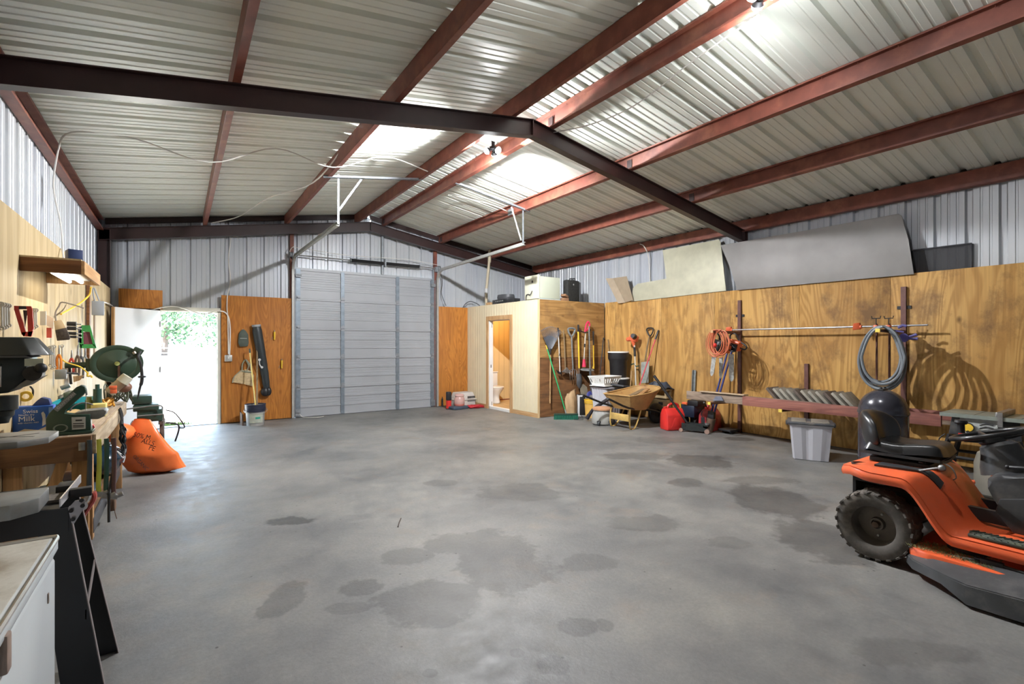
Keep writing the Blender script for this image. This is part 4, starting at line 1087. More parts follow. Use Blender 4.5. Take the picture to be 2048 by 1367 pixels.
# local: +x = forward to the wheel
def wbp(x, y, z): return Vector((x, y, z))
rimp = [(-.44, -.24, .60), (-.46, .24, .60), (-.38, .32, .60), (.10, .36, .645), (.42, .27, .70), (.50, 0, .72), (.42, -.27, .70), (.10, -.36, .645), (-.38, -.32, .60)]
botp = [(-.30, -.15, .34), (-.31, .15, .34), (-.25, .20, .34), (.02, .21, .32), (.20, .15, .33), (.25, 0, .33), (.20, -.15, .33), (.02, -.21, .32), (-.25, -.20, .34)]
rs = spline([Vector(p) for p in rimp], 4, True); bs = spline([Vector(p) for p in botp], 4, True); n = len(rs)
b = B(); v = b._add(bs + rs, [(i, (i + 1) % n, n + (i + 1) % n, n + i) for i in range(n)] + [tuple(range(n - 1, -1, -1))])
b.bm.normal_update(); bmesh.ops.solidify(b.bm, geom=b.bm.faces[:], thickness=.004)
b.tube(rs, .011, closed=True, n=8); b.build('tray', M_wb, t)
for s in (-1, 1):
    B().tube([(-.96, s * .29, .575), (-.90, s * .29, .57), (-.35, s * .22, .375), (.25, s * .13, .30), (.66, s * .085, .20)], .019, n=10, smooth=3).build('handle_bar', M_blk2, t)
    B().tube([(-.34, s * .225, .36), (-.36, s * .23, .16), (-.34, s * .23, .02), (-.24, s * .23, .012), (-.12, s * .21, .15), (-.02, s * .19, .33)], .014, n=8, smooth=2).build('leg', M_wl, t)
B().box((-.355, 0, .20), (.012, .46, .12), (0, 0, 0), .002).build('leg_brace', M_wl, t)
B().lathe([(.075, -.04), (.15, -.045), (.185, -.03), (.19, 0), (.185, .03), (.15, .045), (.075, .04)], (.62, 0, .192), (0, 1, 0), n=32).build('tyre', M_black, t)
B().lathe([(0, -.03), (.08, -.02), (.09, 0), (.08, .02), (0, .03)], (.62, 0, .192), (0, 1, 0), n=24).build('wheel_rim', M_blk2, t)
bo = thing('short_boards', 'pair of short worn boards lying inside the wheelbarrow', 'boards', (6.93, 6.12, .5), .15)
B().box((.02, -.13, .12), (.58, .07, .02), (0, -.15, .25), .003).build('board', M_boardx, bo)
B().box((.05, .0, .11), (.55, .10, .02), (0, -.15, .1), .003).build('board', M_oldwood, bo)
# black battery jump pack behind the cans
t = thing('air_compressor', 'dark blue and black portable machine behind the gas cans', 'compressor', (7.66, 5.47, 0), 0)
B().box((0, 0, .30), (.30, .32, .22), None, .03).build('housing', mat('dark_navy', (.015, .025, .05), .4), t)
B().box((-.02, -.12, .45), (.26, .22, .10), None, .02).build('top_cover', M_blk2, t)
for s in (-1, 1): B().cyl((0, s * .12, .10), (0, s * .12 + s * .03, .10), .10, n=20).build('wheel', M_blk2, t)
B().tube([(-.16, .10, .02), (-.16, .11, .2), (-.16, .12, .42)], .012).build('stand_bar', M_yellow, t)
B().box((-.16, .02, .44), (.05, .10, .04), None, .01).build('orange_cap', M_orange, t)
# gas cans
def gascan(loc, rz, label, m, nozzle):
    t = thing('gas_can', label, 'gas can', loc, rz, 'red plastic gas cans on the floor')
    b = B().prism([(-.13, -.17, 0), (.13, -.17, 0), (.14, -.17, .05), (.13, -.17, .27), (.06, -.17, .38), (-.05, -.17, .38), (-.13, -.17, .27), (-.14, -.17, .05)], (0, .34, 0), .025)
    b.build('body', m, t)
    B().tube([(0, -.13, .33), (0, -.10, .43), (0, -.02, .455), (0, .07, .43), (0, .10, .36)], .021, n=10, smooth=4).build('handle', m, t)
    if nozzle:
        B().cyl((0, .13, .36), (0, .13, .41), .03, n=16).build('cap', M_red, t)
        B().tube([(0, .12, .38), (0, .17, .45), (0, .24, .50)], .014, smooth=3).build('nozzle', M_black, t)
    else: B().cyl((0, .135, .355), (0, .15, .40), .032, n=16).build('cap', M_red, t)
    for s in (-1, 1): B().prism([(s * .133, -.10, .06), (s * .133, .10, .06), (s * .133, .04, .22), (s * .133, -.04, .22)], (s * .008, 0, 0), .003).build('side_rib', m, t)
    return t
gascan((7.16, 5.50, 0), 1.2, 'bright red gas can standing nearest, left of the floor jack', M_red, False)
gascan((7.66, 5.10, 0), 1.75, 'dull dark red gas can with black nozzle behind the jack handle', mat('faded_red', (.38, .035, .04), .5, 0, .15), True)
# floor jack
t = thing('floor_jack', 'black trolley jack with its long handle raised', 'jack', (7.30, 5.12, 0), math.radians(-68))
M_jk = mat('jack_black', (.025, .03, .03), .4, .2, .3, 20)
for s in (-1, 1): B().prism([(-.22, s * .10, .03), (.22, s * .10, .03), (.24, s * .10, .07), (-.05, s * .10, .14), (-.22, s * .10, .15)], (0, -s * .012, 0)).build('side_plate', M_jk, t)
B().bx(-.1, .12, -.05, .05, .06, .13).cyl((-.18, -.11, .10), (-.18, .11, .10), .03).bx(-.02, .2, -.03, .03, .11, .15).build('lift_body', M_jk, t)
B().cyl((.18, 0, .14), (.18, 0, .165), .045, n=16).build('saddle', M_steel, t)
for x, y, r in ((.20, -.12, .04), (.20, .12, .04), (-.22, -.13, .032), (-.22, .13, .032)): B().cyl((x, y - .018, r), (x, y + .018, r), r, n=18).build('wheel', mat('wheel_tan', (.30, .20, .16), .5), t)
Mi = ROOT[t.name].inverted(); 
B().cyl(PX(1375, 846, 7.25), PX(1308, 751, 7.0), .019, .017).cyl(PX(1345, 802, 7.14), PX(1308, 751, 7.0), .024).build('pump_handle', M_blk2, t, world=True)
t = tag(B().box((7.66, 4.74, .06), (.26, .24, .03), (0, 0, -.1), .004).bx(7.60, 7.66, 4.66, 4.70, .0, .05).bx(7.62, 7.68, 4.80, 4.84, .0, .05).build('creeper_board', M_blk2), 'flat black board on blocks behind the floor jack', 'board')
# steel bar leaning
t = tag(B().box((0, 0, .51), (.012, .05, 1.02), None, .001).box((-.02, .02, .51), (.05, .010, 1.02), None, .001).xf(Matrix.Translation((7.84, 5.58, 0)) @ Matrix.Rotation(.0, 4, 'Y') @ Matrix.Rotation(.05, 4, 'X')).build('steel_angle', M_gshaft), 'grey steel angle bar leaning upright on the right wall', 'bar')
# post driver : blue tubes into a rusty cylinder
t = thing('post_hole_digger', 'blue twin handled post hole digger with rusty steel barrel', 'digger', (7.42, 4.98, 0))
Mbl = mat('blue_tube', (.02, .03, .16), .35, 0, .1)
cyl0 = Vector((7.42, 4.96, .0)); cyl1 = Vector((7.45, 4.93, .24))
b = B().cyl(cyl0 + Vector((0, 0, .0)), cyl1, .052, .075, n=22); b.build('barrel', M_rust, t, world=True)
tp = PX(1462, 695, 7.80)
for o in (Vector((0, .045, 0)), Vector((0, -.03, 0))):
    B().cyl(cyl1 + o * .7, tp + o, .017, .015).build('handle_tube', Mbl, t, world=True)
B().box(cyl1 + Vector((0, 0, .05)), (.06, .12, .14), (.1, 0, 0), .01).build('yoke', M_blk2, t, world=True)
B().prism([PX(1425, 801, 7.12), PX(1431, 792, 7.12), PX(1442, 792, 7.12), PX(1447, 801, 7.12)], (.01, 0, 0)).build('pivot_plate', mat('blue_grey2', (.16, .17, .22), .45, .2), t, world=True)
tag(B().prism([(7.37, 4.985, 0), (7.37, 5.06, 0), (7.37, 5.08, .25), (7.37, 5.02, .26)], (.012, 0, 0)).tube([(7.376, 5.05, .24), (7.376, 5.08, .31), (7.376, 5.05, .36)], .008).build('pry_plate', M_blk2), 'small black plate leaning beside the rusty digger barrel', 'plate')
# ================================================================ lumber rack
M_rack = mat('rack_brown', (.13, .055, .045), .5, .1, .25, 10)
M_tip = mat('yellow_tip', (.80, .60, .10), .5)
XP = XPR - .002
POSTS = {}
for y, z0, z1, lab in ((4.67, 0, 2.24, 'tall brown rack post behind the chainsaws'), (3.60, 0, 1.20, 'short brown rack post behind the grey lidded tote'), (2.40, 0, 2.25, 'tall brown rack post behind the coiled grey hose')):
    t = thing('rack_post', lab, 'rack post', (XP, y, 0), group='brown steel lumber rack posts')
    POSTS[y] = t
    B().bx(-.035, 0, -.028, -.022, z0, z1).bx(-.035, 0, .022, .028, z0, z1).bx(-.006, 0, -.028, .028, z0, z1).bx(-.037, -.031, -.028, .028, z0, z1).build('channel', M_rack, t)
    for z in ((1.98, .62) if z1 > 2 else (.62,)):
        B().bx(-.012, -.001, -.075, .075, z - .02, z + .02).cyl((-.014, -.06, z), (-.008, -.06, z), .008).cyl((-.014, .06, z), (-.008, .06, z), .008).build('mounting_plate', M_blk2, t)
def arm(y, z, x1, tip=M_tip):
    t = POSTS[y]; a = XP - .037
    o = B().prism([(a, y - .02, z - .055), (a, y - .02, z), (x1, y - .02, z), (x1, y - .02, z - .03)], (0, .04, 0)).build('arm', M_rack, t, world=True)
    B().box((x1 - .005, y, z - .015), (.014, .048, .044)).build('end_cap', tip, o, world=True)['label'] = 'yellow end cap' if tip is M_tip else 'pale wooden end'
arm(4.67, 1.715, 7.07, M_board); arm(4.67, .565, 7.0); arm(3.60, .565, 7.09); arm(2.40, 1.68, 7.02); arm(2.40, .565, 7.10)
# timbers
M_tg = wood('grey_timber', (.33, .25, .19), (.22, .16, .12), 'y', 1.5, 12, .5, .3)
M_tr = wood('red_timber', (.32, .13, .10), (.20, .07, .06), 'y', 1.5, 12, .4, .3)
tag(B().box((7.18, 4.15, .635), (.04, 2.1, .135), (0, 0, .018), .003).build('grey_plank', M_tg), 'long weathered grey plank on edge at the left of the rack', 'plank')
tag(B().box((7.115, 3.00, .635), (.042, 2.35, .135), (0, 0, .0), .003).build('red_timber', M_tr), 'long reddish brown plank on edge in front of the slanted slabs', 'plank')
tag(B().box((7.30, 4.55, .58), (.14, 1.0, .025), (0, 0, .05), .003).build('pale_board', M_tg), 'pale flat board lying behind the grey plank', 'board')
tag(B().box((7.19, 4.55, .715), (.14, .75, .018), (0, .05, .03), .002).build('thin_board', wood('pale_lumber', (.55, .42, .28), (.42, .3, .2), 'y', 1.4)), 'thin pale board lying across the left end of the planks', 'board')
tag(B().box((7.42, 2.9, .58), (.20, 2.3, .025), (0, 0, 0), .002).build('shelf_board', M_tg), 'flat board under the leaning grey slabs', 'board')
slab = None; M_slab = mat('weathered_slab', (.26, .24, .20), .8, 0, .25, 12)
M_slabd = mat('dark_slab', (.10, .075, .06), .8, 0, .25, 12)
names = ['first', 'second', 'third', 'fourth', 'fifth', 'sixth', 'seventh', 'eighth', 'ninth', 'tenth', 'eleventh']
for i in range(11):
    y = 3.72 - i * .098
    dk = i in (0, 4, 8)
    o = B().box((0, 0, .15), (.32, .036, .33), None, .003).build('leaning_slab', M_slabd if dk else M_slab)
    o.location = (7.40, y - .05, .612); o.rotation_euler = (math.radians(-43), 0, 0)
    tag(o, '%s grey slab leaning on the rack, %s from the left' % ('dark edged' if dk else 'weathered', names[i]), 'slab', 'grey slabs leaning in a row on the lumber rack')
t = tag(B().tube([(7.3, 2.62, .62), (7.3, 2.58, .72), (7.3, 2.50, .75), (7.3, 2.44, .66), (7.33, 2.50, .615)], .03, smooth=4).build('pipe_elbow', M_dgrey), 'dark curved pipe fitting at the right end of the slabs', 'pipe')
tag(B().box((7.62, 2.05, .63), (.04, .90, .12), (0, 0, .0), .003).build('stub_timber', M_tr), 'short red brown plank right of the black tank', 'plank')
# pipe clamp lying on the upper arms
t = thing('pipe_clamp', 'long steel pipe clamp with orange jaws resting on the upper rack arms', 'clamp', (7.68, 2.2, 1.735))
B().cyl((7.68, 2.10, 1.735), (7.68, 4.72, 1.735), .0125, n=10).build('pipe', M_steel, t, world=True)
for y in (2.86, 4.74):
    B().prism([(7.70, y - .035, 1.70), (7.66, y + .04, 1.69), (7.65, y + .03, 1.78), (7.70, y - .03, 1.79)], (-.04, 0, 0), .005).cyl((7.68, y - .05, 1.735), (7.68, y + .05, 1.735), .024).build('jaw', M_orange, t, world=True)
def vclamp(y, x, lab):
    t = thing('upright_clamp', lab, 'clamp', (x, y, .9), group='orange clamps hung upright on the rack')
    B().cyl((0, 0, .02), (0, 0, .86), .012).build('pipe', M_rack, t)
    B().box((-.02, 0, .80), (.07, .045, .09), None, .01).build('jaw', M_orange, t)
    B().cyl((-.02, 0, .84), (-.02, 0, .93), .006).tube([(-.02, -.05, .96), (-.02, -.045, .93), (-.02, .045, .93), (-.02, .05, .96)], .006).build('screw_handle', M_blk2, t)
vclamp(2.56, 7.45, 'orange headed clamp hanging inside the hose coil, left one')
vclamp(2.46, 7.56, 'orange headed clamp hanging at the hose top, right one')
t = thing('quick_clamp', 'blue handled quick grip clamp hanging on the rod end', 'clamp', (7.6, 2.2, 1.6))
Mpu = mat('blue_violet', (.06, .05, .20), .45)
c0 = PX(1808, 675, 7.5)
B().lathe([(0, -.012), (.05, -.012), (.05, .012), (0, .012)], c0, (1, 0, 0), n=18, sx=1, sy=1.1).build('pad', Mpu, t, world=True)
B().tube([c0, PX(1822, 672, 7.5), PX(1834, 668, 7.5)], .016, rr=[.012, .014, .02], flat=.7).tube([c0, PX(1822, 677, 7.5), PX(1836, 677, 7.5)], .016, rr=[.012, .014, .02], flat=.7).build('handle', Mpu, t, world=True)
B().tube([PX(1796, 655, 7.5), PX(1806, 650, 7.5), PX(1813, 652, 7.5)], .018, flat=.6).box(PX(1799, 662, 7.5), (.02, .10, .02), (.2, 0, 0)).build('jaw', Mpu, t, world=True)
# coiled grey hose
def loops(name, mtl, par, cxp, cyp, rx_, ry_, n, X0, r, seed, dx=.02, wob=.08, pinch=.12, drop=0):
    rnd = random.Random(seed); pts = []
    for k in range(n):
        a1 = rnd.uniform(1 - wob, 1); a2 = rnd.uniform(1 - wob, 1); off = rnd.uniform(-3, 3) * wob * 8
        dp = rnd.uniform(0, drop)
        for i in range(14):
            th = math.pi / 2 + 2 * math.pi * i / 14
            px = cxp + off + rx_ * a1 * math.cos(th) * (1 - pinch * math.sin(th)); py = cyp - ry_ * math.sin(th) * (a2 if math.sin(th) < 0 else 1) - (dp if math.sin(th) < 0 else 0)
            pts.append(PX(px, py, X0 + dx * (k + i / 14.0)))
    return B().tube(pts, r, n=7, smooth=3).build(name, mtl, par, world=True)
t = thing('coiled_hose', 'thick grey hose coiled over the rack arm above the black tank', 'hose', (7.2, 2.4, 1.7))
loops('hose', mat('hose_grey', (.16, .18, .20), .45, 0, .1, 12), t, 1764, 719, 45, 66, 7, 7.13, .0165, 5, .036, .14, .12, 16)
# extension cord
t = thing('extension_cord', 'orange extension cord coiled on the upper left rack arm', 'cord', (7.2, 4.7, 1.7))
loops('cord', mat('orange_cord', (.55, .15, .07), .45, 0, .1, 12), t, 1437, 688, 18, 29, 13, 7.10, .0065, 11, .010, .3, .0, 10)
B().ball(PX(1430, 690, 7.1), .035, 1, .8, 1).build('plug', M_red, t, world=True)
# chainsaws
def chainsaw(pbar0, pbar1, w, X0, body, label, mb, seed):
    t = thing('chainsaw', label, 'chainsaw', PX(pbar1[0], pbar1[1], X0), group='chainsaws hung nose down from the rack arm')
    a = PX(*pbar0, X0); b_ = PX(*pbar1, X0); d = (b_ - a).normalized(); s = Vector((0, 1, 0))
    pts = [a + s * w, b_ - d * .06 + s * w * .85, b_ - d * .02 + s * w * .5, b_, b_ - d * .02 - s * w * .5, b_ - d * .06 - s * w * .85, a - s * w]
    B().prism(pts, (.006, 0, 0)).build('guide_bar', mb, t, world=True)
    c = PX(*body, X0) + Vector((.03, 0, 0))
    B().box(c, (.14, .20, .17), (.3, 0, 0), .03).build('engine_housing', M_orange if seed != 1 else M_dgrey, t, world=True)
    B().box(c + Vector((-.075, 0, -.03)), (.03, .15, .12), (.3, 0, 0), .01).build('side_cover', M_blk2, t, world=True)
    B().tube([c + Vector((0, .08, .06)), c + Vector((-.02, .07, .17)), c + Vector((-.02, -.02, .19)), c + Vector((0, -.07, .08))], .012, smooth=4).build('handle', M_blk2, t, world=True)
    B().tube([c + Vector((0, -.08, -.04)), c + Vector((0, -.17, -.07)), c + Vector((0, -.20, -.02)), c + Vector((0, -.10, .05))], .012, smooth=3).build('hand_guard', M_blk2, t, world=True)
M_bar = mat('bar_steel', (.36, .36, .34), .5, .3, .35, 25)
chainsaw((1428, 712), (1423, 752), .040, 7.28, (1432, 690), 'chainsaw behind the orange cord, leftmost blade', M_bar, 1)
chainsaw((1442, 714), (1441, 757), .034, 7.44, (1446, 694), 'chainsaw with slim silver blade, middle one', M_bar, 2)
chainsaw((1462, 708), (1463, 763), .050, 7.62, (1468, 690), 'chainsaw with widest dusty blade, beside the rack post', M_bar, 3)
# foil boards, cardboard, screen
M_foil = mat('foil_insulation', (.52, .51, .39), .5, .2, .12, 5, bmp=.35)  # lamp reflection is put into the pale yellowish base colour
M_foil2 = mat('grey_foil', (.29, .28, .275), .55, .25, .10, 3, bmp=.4)
def leanX(pts, zb, X0, X1, zt):
    out = []; k = (X1 - X0) / (zt - zb)
    for x, y in pts:
        d = ray(x, y); q = (X0 + k * (EYE - zb)) / (d[0] - k * d[2]); out.append(Vector((d[0] * q, d[1] * q, EYE + d[2] * q)))
    return out
f1 = leanX([(1325, 500), (1438, 478.5), (1441, 484), (1452, 581), (1262, 603), (1266, 575), (1275, 567), (1333, 557)], 2.43, 7.86, 7.93, 3.3)
tag(B().prism(f1, (.015, 0, 0), .002).build('foil_board', M_foil), 'shiny pale foil insulation board with a cut corner on the wall top', 'board')
f2 = leanX([(1441, 490), (1620, 459), (1797, 427), (1803, 431), (1817, 480), (1828, 548), (1474, 580), (1462, 540)], 2.43, 7.845, 7.90, 3.3)
tag(B().prism(f2, (.012, 0, 0), .002).build('grey_foil_board', M_foil2), 'long grey foil board leaning above the plywood, right of the column', 'board')
t = thing('window_screen', 'dark framed window screen leaning on the metal wall', 'screen', (8.0, 1.8, 2.43))
sp_ = [PX(1826, 501, 8.02), PX(1944, 487, 8.02), PX(1944, 540, 8.02), PX(1828, 553, 8.02)]
z0 = 2.40; pa = Vector((8.02, sp_[0].y, sp_[0].z)); pb = Vector((8.02, sp_[1].y, sp_[1].z))
fr = B(); 
for a, c in ((pa, pb), (Vector((8.02, pa.y, z0)), Vector((8.02, pb.y, z0))), (Vector((8.02, pa.y, z0)), pa), (Vector((8.02, pb.y, z0)), pb)): fr.tube([a, c], .014, n=4)
fr.build('frame', M_dgrey, t, world=True)
B().bx(8.02, 8.021, min(pa.y, pb.y), max(pa.y, pb.y), z0, pa.z - .0).build('mesh', mat('screen_mesh', (.05, .05, .055), .7, alpha=.55), t, world=True)
b = B(); c = [PX(x, y, X_) for x, y, X_ in ((1211, 556, 7.80), (1226, 556, 7.86), (1250, 605, 7.86), (1236, 606, 7.80))]
b.prism(c, (.01, 0, 0)); c2 = [PX(x, y, X_) for x, y, X_ in ((1226, 556, 7.86), (1253, 552, 7.80), (1266, 600, 7.80), (1250, 604, 7.86))]; b.prism(c2, (.01, 0, 0))
tag(b.build('folded_cardboard', mat('brown_card', (.34, .27, .19), .7, 0, .08), smooth=False), 'folded brown card sheet leaning at the corner of the wall top', 'cardboard')
# grey tote with dark lid
t = tote((6.90, 3.06, 0), math.radians(-64) + math.pi / 2, .40, .47, .48, 'pale grey tote with dark lid standing alone on the floor', M_tgrey, 2)
t.location = (6.86, 3.10, 0)
ROOT[t.name] = Matrix.Translation(t.location) @ Euler(t.rotation_euler).to_matrix().to_4x4()
b = B().box((0, 0, .475), (.45, .52, .03), None, .012); b.build('lid', mat('lid_slate', (.06, .065, .075), .5, 0, .15, 12, dirt=((.30, .26, .20), .6)), t)
B().box((0, -.11, .49), (.36, .20, .02), None, .008).box((0, .13, .49), (.36, .17, .02), None, .008).build('lid_panel', mat('dusty_lid', (.20, .18, .15), .7, 0, .2, 12), t)
for s in (-1, 1): B().box((0, s * .265, .455), (.16, .03, .05), None, .012).build('latch', M_dgrey, t)
# black tank (air compressor tank)
t = thing('black_tank', 'tall black domed tank behind the mower seat', 'tank', (6.07, 2.03, 0))
r = .215
pr = [(0, .02), (r * .9, .02), (r, .05), (r, .30), (r + .006, .31), (r, .32), (r, .77), (r + .008, .78), (r + .006, .80), (r, .81)] + [(r * math.cos(a), .81 + .215 * math.sin(a)) for a in [i * math.pi / 2 / 10 for i in range(1, 10)]] + [(.0, 1.02)]
B().lathe(pr, n=48).build('body', mat('glossy_black', (.035, .035, .045), .22, .2, .2, 5, dirt=((.12, .11, .10), .5)), t)
B().box((0, 0, 1.025), (.13, .05, .02), None, .004).cyl((-.05, 0, 1.02), (-.05, 0, 1.05), .012).cyl((.05, 0, 1.02), (.05, 0, 1.05), .012).build('top_fitting', M_blk2, t)
B().cyl((0, 0, 0), (0, 0, .05), r * .82, n=36).build('base_ring', M_blk2, t)
B().box((-.212, -.02, .40), (.012, .03, .1)).build('label_strip', M_white, t)
for z in (.55, .30): B().cyl((-.21, .04, z), (-.219, .04, z), .006).build('rivet', M_steel, t)
# ================================================================ riding mower
M_hq = mat('mower_orange', (.78, .125, .04), .32, 0, .08, 3, dirt=((.35, .13, .07), .45))
M_hqb = mat('mower_black', (.03, .031, .034), .42, 0, .3, 6, dirt=((.13, .12, .10), .5))
M_vinyl = mat('black_vinyl', (.018, .018, .019), .3, 0, .3, 5, bmp=.05)
M_tyre = mat('dusty_tyre', (.085, .075, .065), .8, 0, .25, 14, dirt=((.19, .16, .13), .6))
M_rim = mat('grey_rim', (.15, .13, .11), .55, .2, .2, 12)
mw = thing('riding_mower', 'orange and black riding lawn mower with black seat, parked at right', 'lawn mower', (4.43, 1.39, 0), -math.pi / 2)
def fz(x, y):
    s = .11 * (1 - min(1, abs(y) / .45) ** 2); q = (x - s - .16) / .27; q = max(0, min(1, q)); q = q * q * (3 - 2 * q)
    rear = max(0, (-x - .10)) * .25
    z = .625 - rear - .30 * q
    if abs(y) > .40: z -= (abs(y) - .40) * .5
    return z
b = B()
def ff(u, v):
    x = -.225 + u * 1.15; y = -.455 + v * .91
    if x < 0: y *= 1 - .25 * (x / -.225) ** 2 * abs(y / .455)
    return Vector((x, y, fz(x, y)))
b.grid(ff, 50, 26, -.012)
# rolled lip hanging from both edges and the back
for s in (-1, 1):
    def lip(u, v, s=s):
        x = -.225 + u * 1.15; y = s * .455
        if x < 0: y *= 1 - .25 * (x / -.225) ** 2
        return Vector((x, y + s * .012 * math.sin(v * 3.1), fz(x, y) - .052 * v))
    b.grid(lip, 50, 4, .006)
def lipb(u, v):
    y = (-.455 + u * .91) * .75
    return Vector((-.225 - .015 * math.sin(v * 3.1), y, fz(-.225, y) - .06 * v))
b.grid(lipb, 16, 4, .006)
b.build('fender', M_hq, mw)
# black top panels, cup holder
for s in (-1, 1):
    p = B()
    def pf(u, v, s=s):
        x = -.02 + u * .34; y = s * (.24 + v * .13 * (1 - .5 * u)); return Vector((x, y, fz(x, y) + .014))
    p.grid(pf, 12, 5, .012); p.build('side_panel', M_hqb, mw)
B().lathe([(.030, .0), (.052, .0), (.056, .012), (.048, .014), (.040, -.03), (0, -.03)], (-.12, -.33, fz(-.12, -.33) + .002), n=26).build('cup_holder', M_hqb, mw)
# lettering along the fender edge
M_dec = mat('fender_lettering', (.70, .30, .22), .5)
p0 = Vector((-.01, -.425, .0)); 
for i, ch in enumerate('Husqvarna'):
    x = .0 + i * .030; y = -.418; z = fz(x, y) + .004; z2 = fz(x + .02, y) + .004
    M = plane_m(mw.matrix_world @ Vector((0, 0, 0)), (1, 0, 0), (0, 1, 0))
    loc = ROOT[mw.name] @ Vector((x, y, z + .004)); xd = ROOT[mw.name].to_3x3() @ Vector((.02, 0, z2 - z)); yd = ROOT[mw.name].to_3x3() @ Vector((0, .9, .45))
    text(ch, .034, M_dec, mw, plane_m(loc, xd, yd), 'letter')
# seat
seat = B()
def sf(u, v):
    x = -.14 + u * .44; y = -.215 + v * .43
    ex = min(1, min(u, 1 - u) * 7); ey = min(1, min(v, 1 - v) * 7)
    rnd_ = math.sqrt(max(0, 1 - (1 - ex) ** 2)) * math.sqrt(max(0, 1 - (1 - ey) ** 2))
    z = .715 + .075 * rnd_ + .018 * abs(v - .5) * 2 - .02 * math.exp(-((u - .4) ** 2) * 12)
    k = 1 - .25 * u * u * abs(v - .5) * 2
    return Vector((x, y * k, z + .0))
seat.grid(sf, 26, 22, .0)
def sb(u, v):
    a = sf(u, v); return Vector((a.x, a.y, .712 - .03 * math.sqrt(max(0, min(1, min(u, 1 - u, v, 1 - v) * 8)))))
seat.grid(sb, 26, 22, .0)
seat.build('seat', M_vinyl, mw, ang=60)
bk = B().ball((0, 0, 0), 1, n=40)
for v in bk.bm.verts:
    p = v.co; e_ = 2.7; q = (abs(p.x) ** e_ + abs(p.y) ** e_ + abs(p.z) ** e_) ** (-1 / e_); p = p * q
    v.co = Vector((-.135 + .055 * p.x + .10 * abs(p.y) ** 2.2 - .06 * (p.z + 1) * .5, .225 * p.y * (1 - .12 * max(0, p.z)), .845 + .145 * p.z))
bk.build('backrest', M_vinyl, mw, ang=80)
sh = B()
def sh1(u, v):
    x = -.17 + u * .46; y = (-.22 + v * .44) * (1 - .2 * u * u); return Vector((x, y, .672 + .02 * (1 - math.sin(math.pi * v)) - .0 * u))
sh.grid(sh1, 20, 16, -.02); sh.build('seat_pan', M_hqb, mw)
sp_ = B()
for x in (-.1, .18):
    for s in (-1, 1): sp_.cyl((x, s * .12, .60), (x, s * .12, .675), .022, n=10)
sp_.box((.05, 0, .64), (.36, .30, .05), None, .01); sp_.build('seat_mount', M_blk2, mw)
B().tube([(.10, -.28, .60), (.20, -.30, .64), (.30, -.31, .68), (.32, -.31, .685)], .008, smooth=3).ball((.335, -.312, .69), .022).build('lift_lever', M_steel, mw)
B().tube([(.27, -.10, .69), (.34, -.14, .67), (.36, -.12, .60), (.30, -.08, .56)], .004, smooth=4).build('seat_cable', M_grey, mw)
B().ball((.22, .22, .735), .03).build('throttle_knob', M_black, mw)
# rear wheels
def wheel(x, y, r, w, s, lugs, nm='rear_wheel', par=mw):
    ty = B(); hw = w / 2
    prof = [(r * .56, -hw * .80), (r * .66, -hw * .98), (r * .82, -hw * 1.0), (r * .93, -hw * .92), (r * .97, -hw * .6), (r * .985, 0), (r * .97, hw * .6), (r * .93, hw * .92), (r * .82, hw), (r * .66, hw * .98), (r * .56, hw * .80)]
    ty.lathe(prof, (x, y, r), (0, 1, 0), n=56)
    for k in range(lugs):
        a = 2 * math.pi * k / lugs
        for sd in (-1, 1):
            for (o1, da, lw) in ((.80, .0, hw * .44), (.30, .07, hw * .5)):
                aa = a + (math.pi / lugs if sd > 0 else 0) + da
                R_ = Matrix.Rotation(-aa, 3, 'Y') @ Matrix.Rotation(sd * .35, 3, 'X') if False else Matrix.Rotation(-aa, 3, 'Y')
                c = R_ @ Vector((r * (.962 if o1 < .5 else .940), sd * hw * o1, 0))
                ty.box(Vector((x, y, r)) + c, (r * .055, lw, r * .13), R_ @ Matrix.Rotation(sd * .3, 3, 'X'), .002, seg=1)
    t_ = ty.build('tyre', M_tyre, par)
    rm = B().lathe([(0, 0), (r * .12, 0), (r * .13, -hw * .22), (r * .17, -hw * .22), (r * .19, hw * .1), (r * .50, hw * .14), (r * .55, -hw * .1), (r * .58, -hw * .74), (r * .62, -hw * .90), (r * .65, -hw * .94), (r * .64, -hw * .80), (r * .56, -hw * .4), (r * .5, hw * .3), (0, hw * .3)] if s < 0 else
                   [(0, hw * .15), (r * .15, hw * .15), (r * .24, 0), (r * .45, 0), (r * .57, hw * .80), (r * .60, hw * .86), (r * .5, -hw * .3), (0, -hw * .3)], (x, y, r), (0, 1, 0), n=40)
    rm.build('wheel_rim', M_rim, t_)
    B().cyl((x, y + s * hw * .1, r), (x, y + s * hw * .45, r), r * .085, n=16).build('hub', M_rust, t_)
    for k in range(2):
        a = 1.2 + k * 3.6; p = Vector((x + math.cos(a) * r * .33, y + s * hw * .02, r + math.sin(a) * r * .33)); B().cyl(p, p + Vector((0, s * .012, 0)), .007).build('bolt', M_zinc, t_)
    return t_
wheel(0, -.37, .238, .20, -1, 22); wheel(0, .37, .238, .20, 1, 22)
wheel(1.22, -.36, .19, .15, -1, 18); wheel(1.22, .36, .19, .15, 1, 18)
B().cyl((0, -.36, .238), (0, .36, .238), .03).box((.0, 0, .30), (.26, .30, .22), None, .02).build('rear_axle', M_blk2, mw)
B().cyl((1.22, -.36, .19), (1.22, .36, .19), .02).box((1.22, 0, .28), (.08, .2, .2)).build('front_axle', M_blk2, mw)
B().bx(-.17, 1.30, -.16, -.12, .36, .44).bx(-.17, 1.30, .12, .16, .36, .44).bx(-.18, -.16, -.30, .30, .36, .58).bx(-.17, .02, -.31, -.16, .50, .57).build('frame', M_blk2, mw)
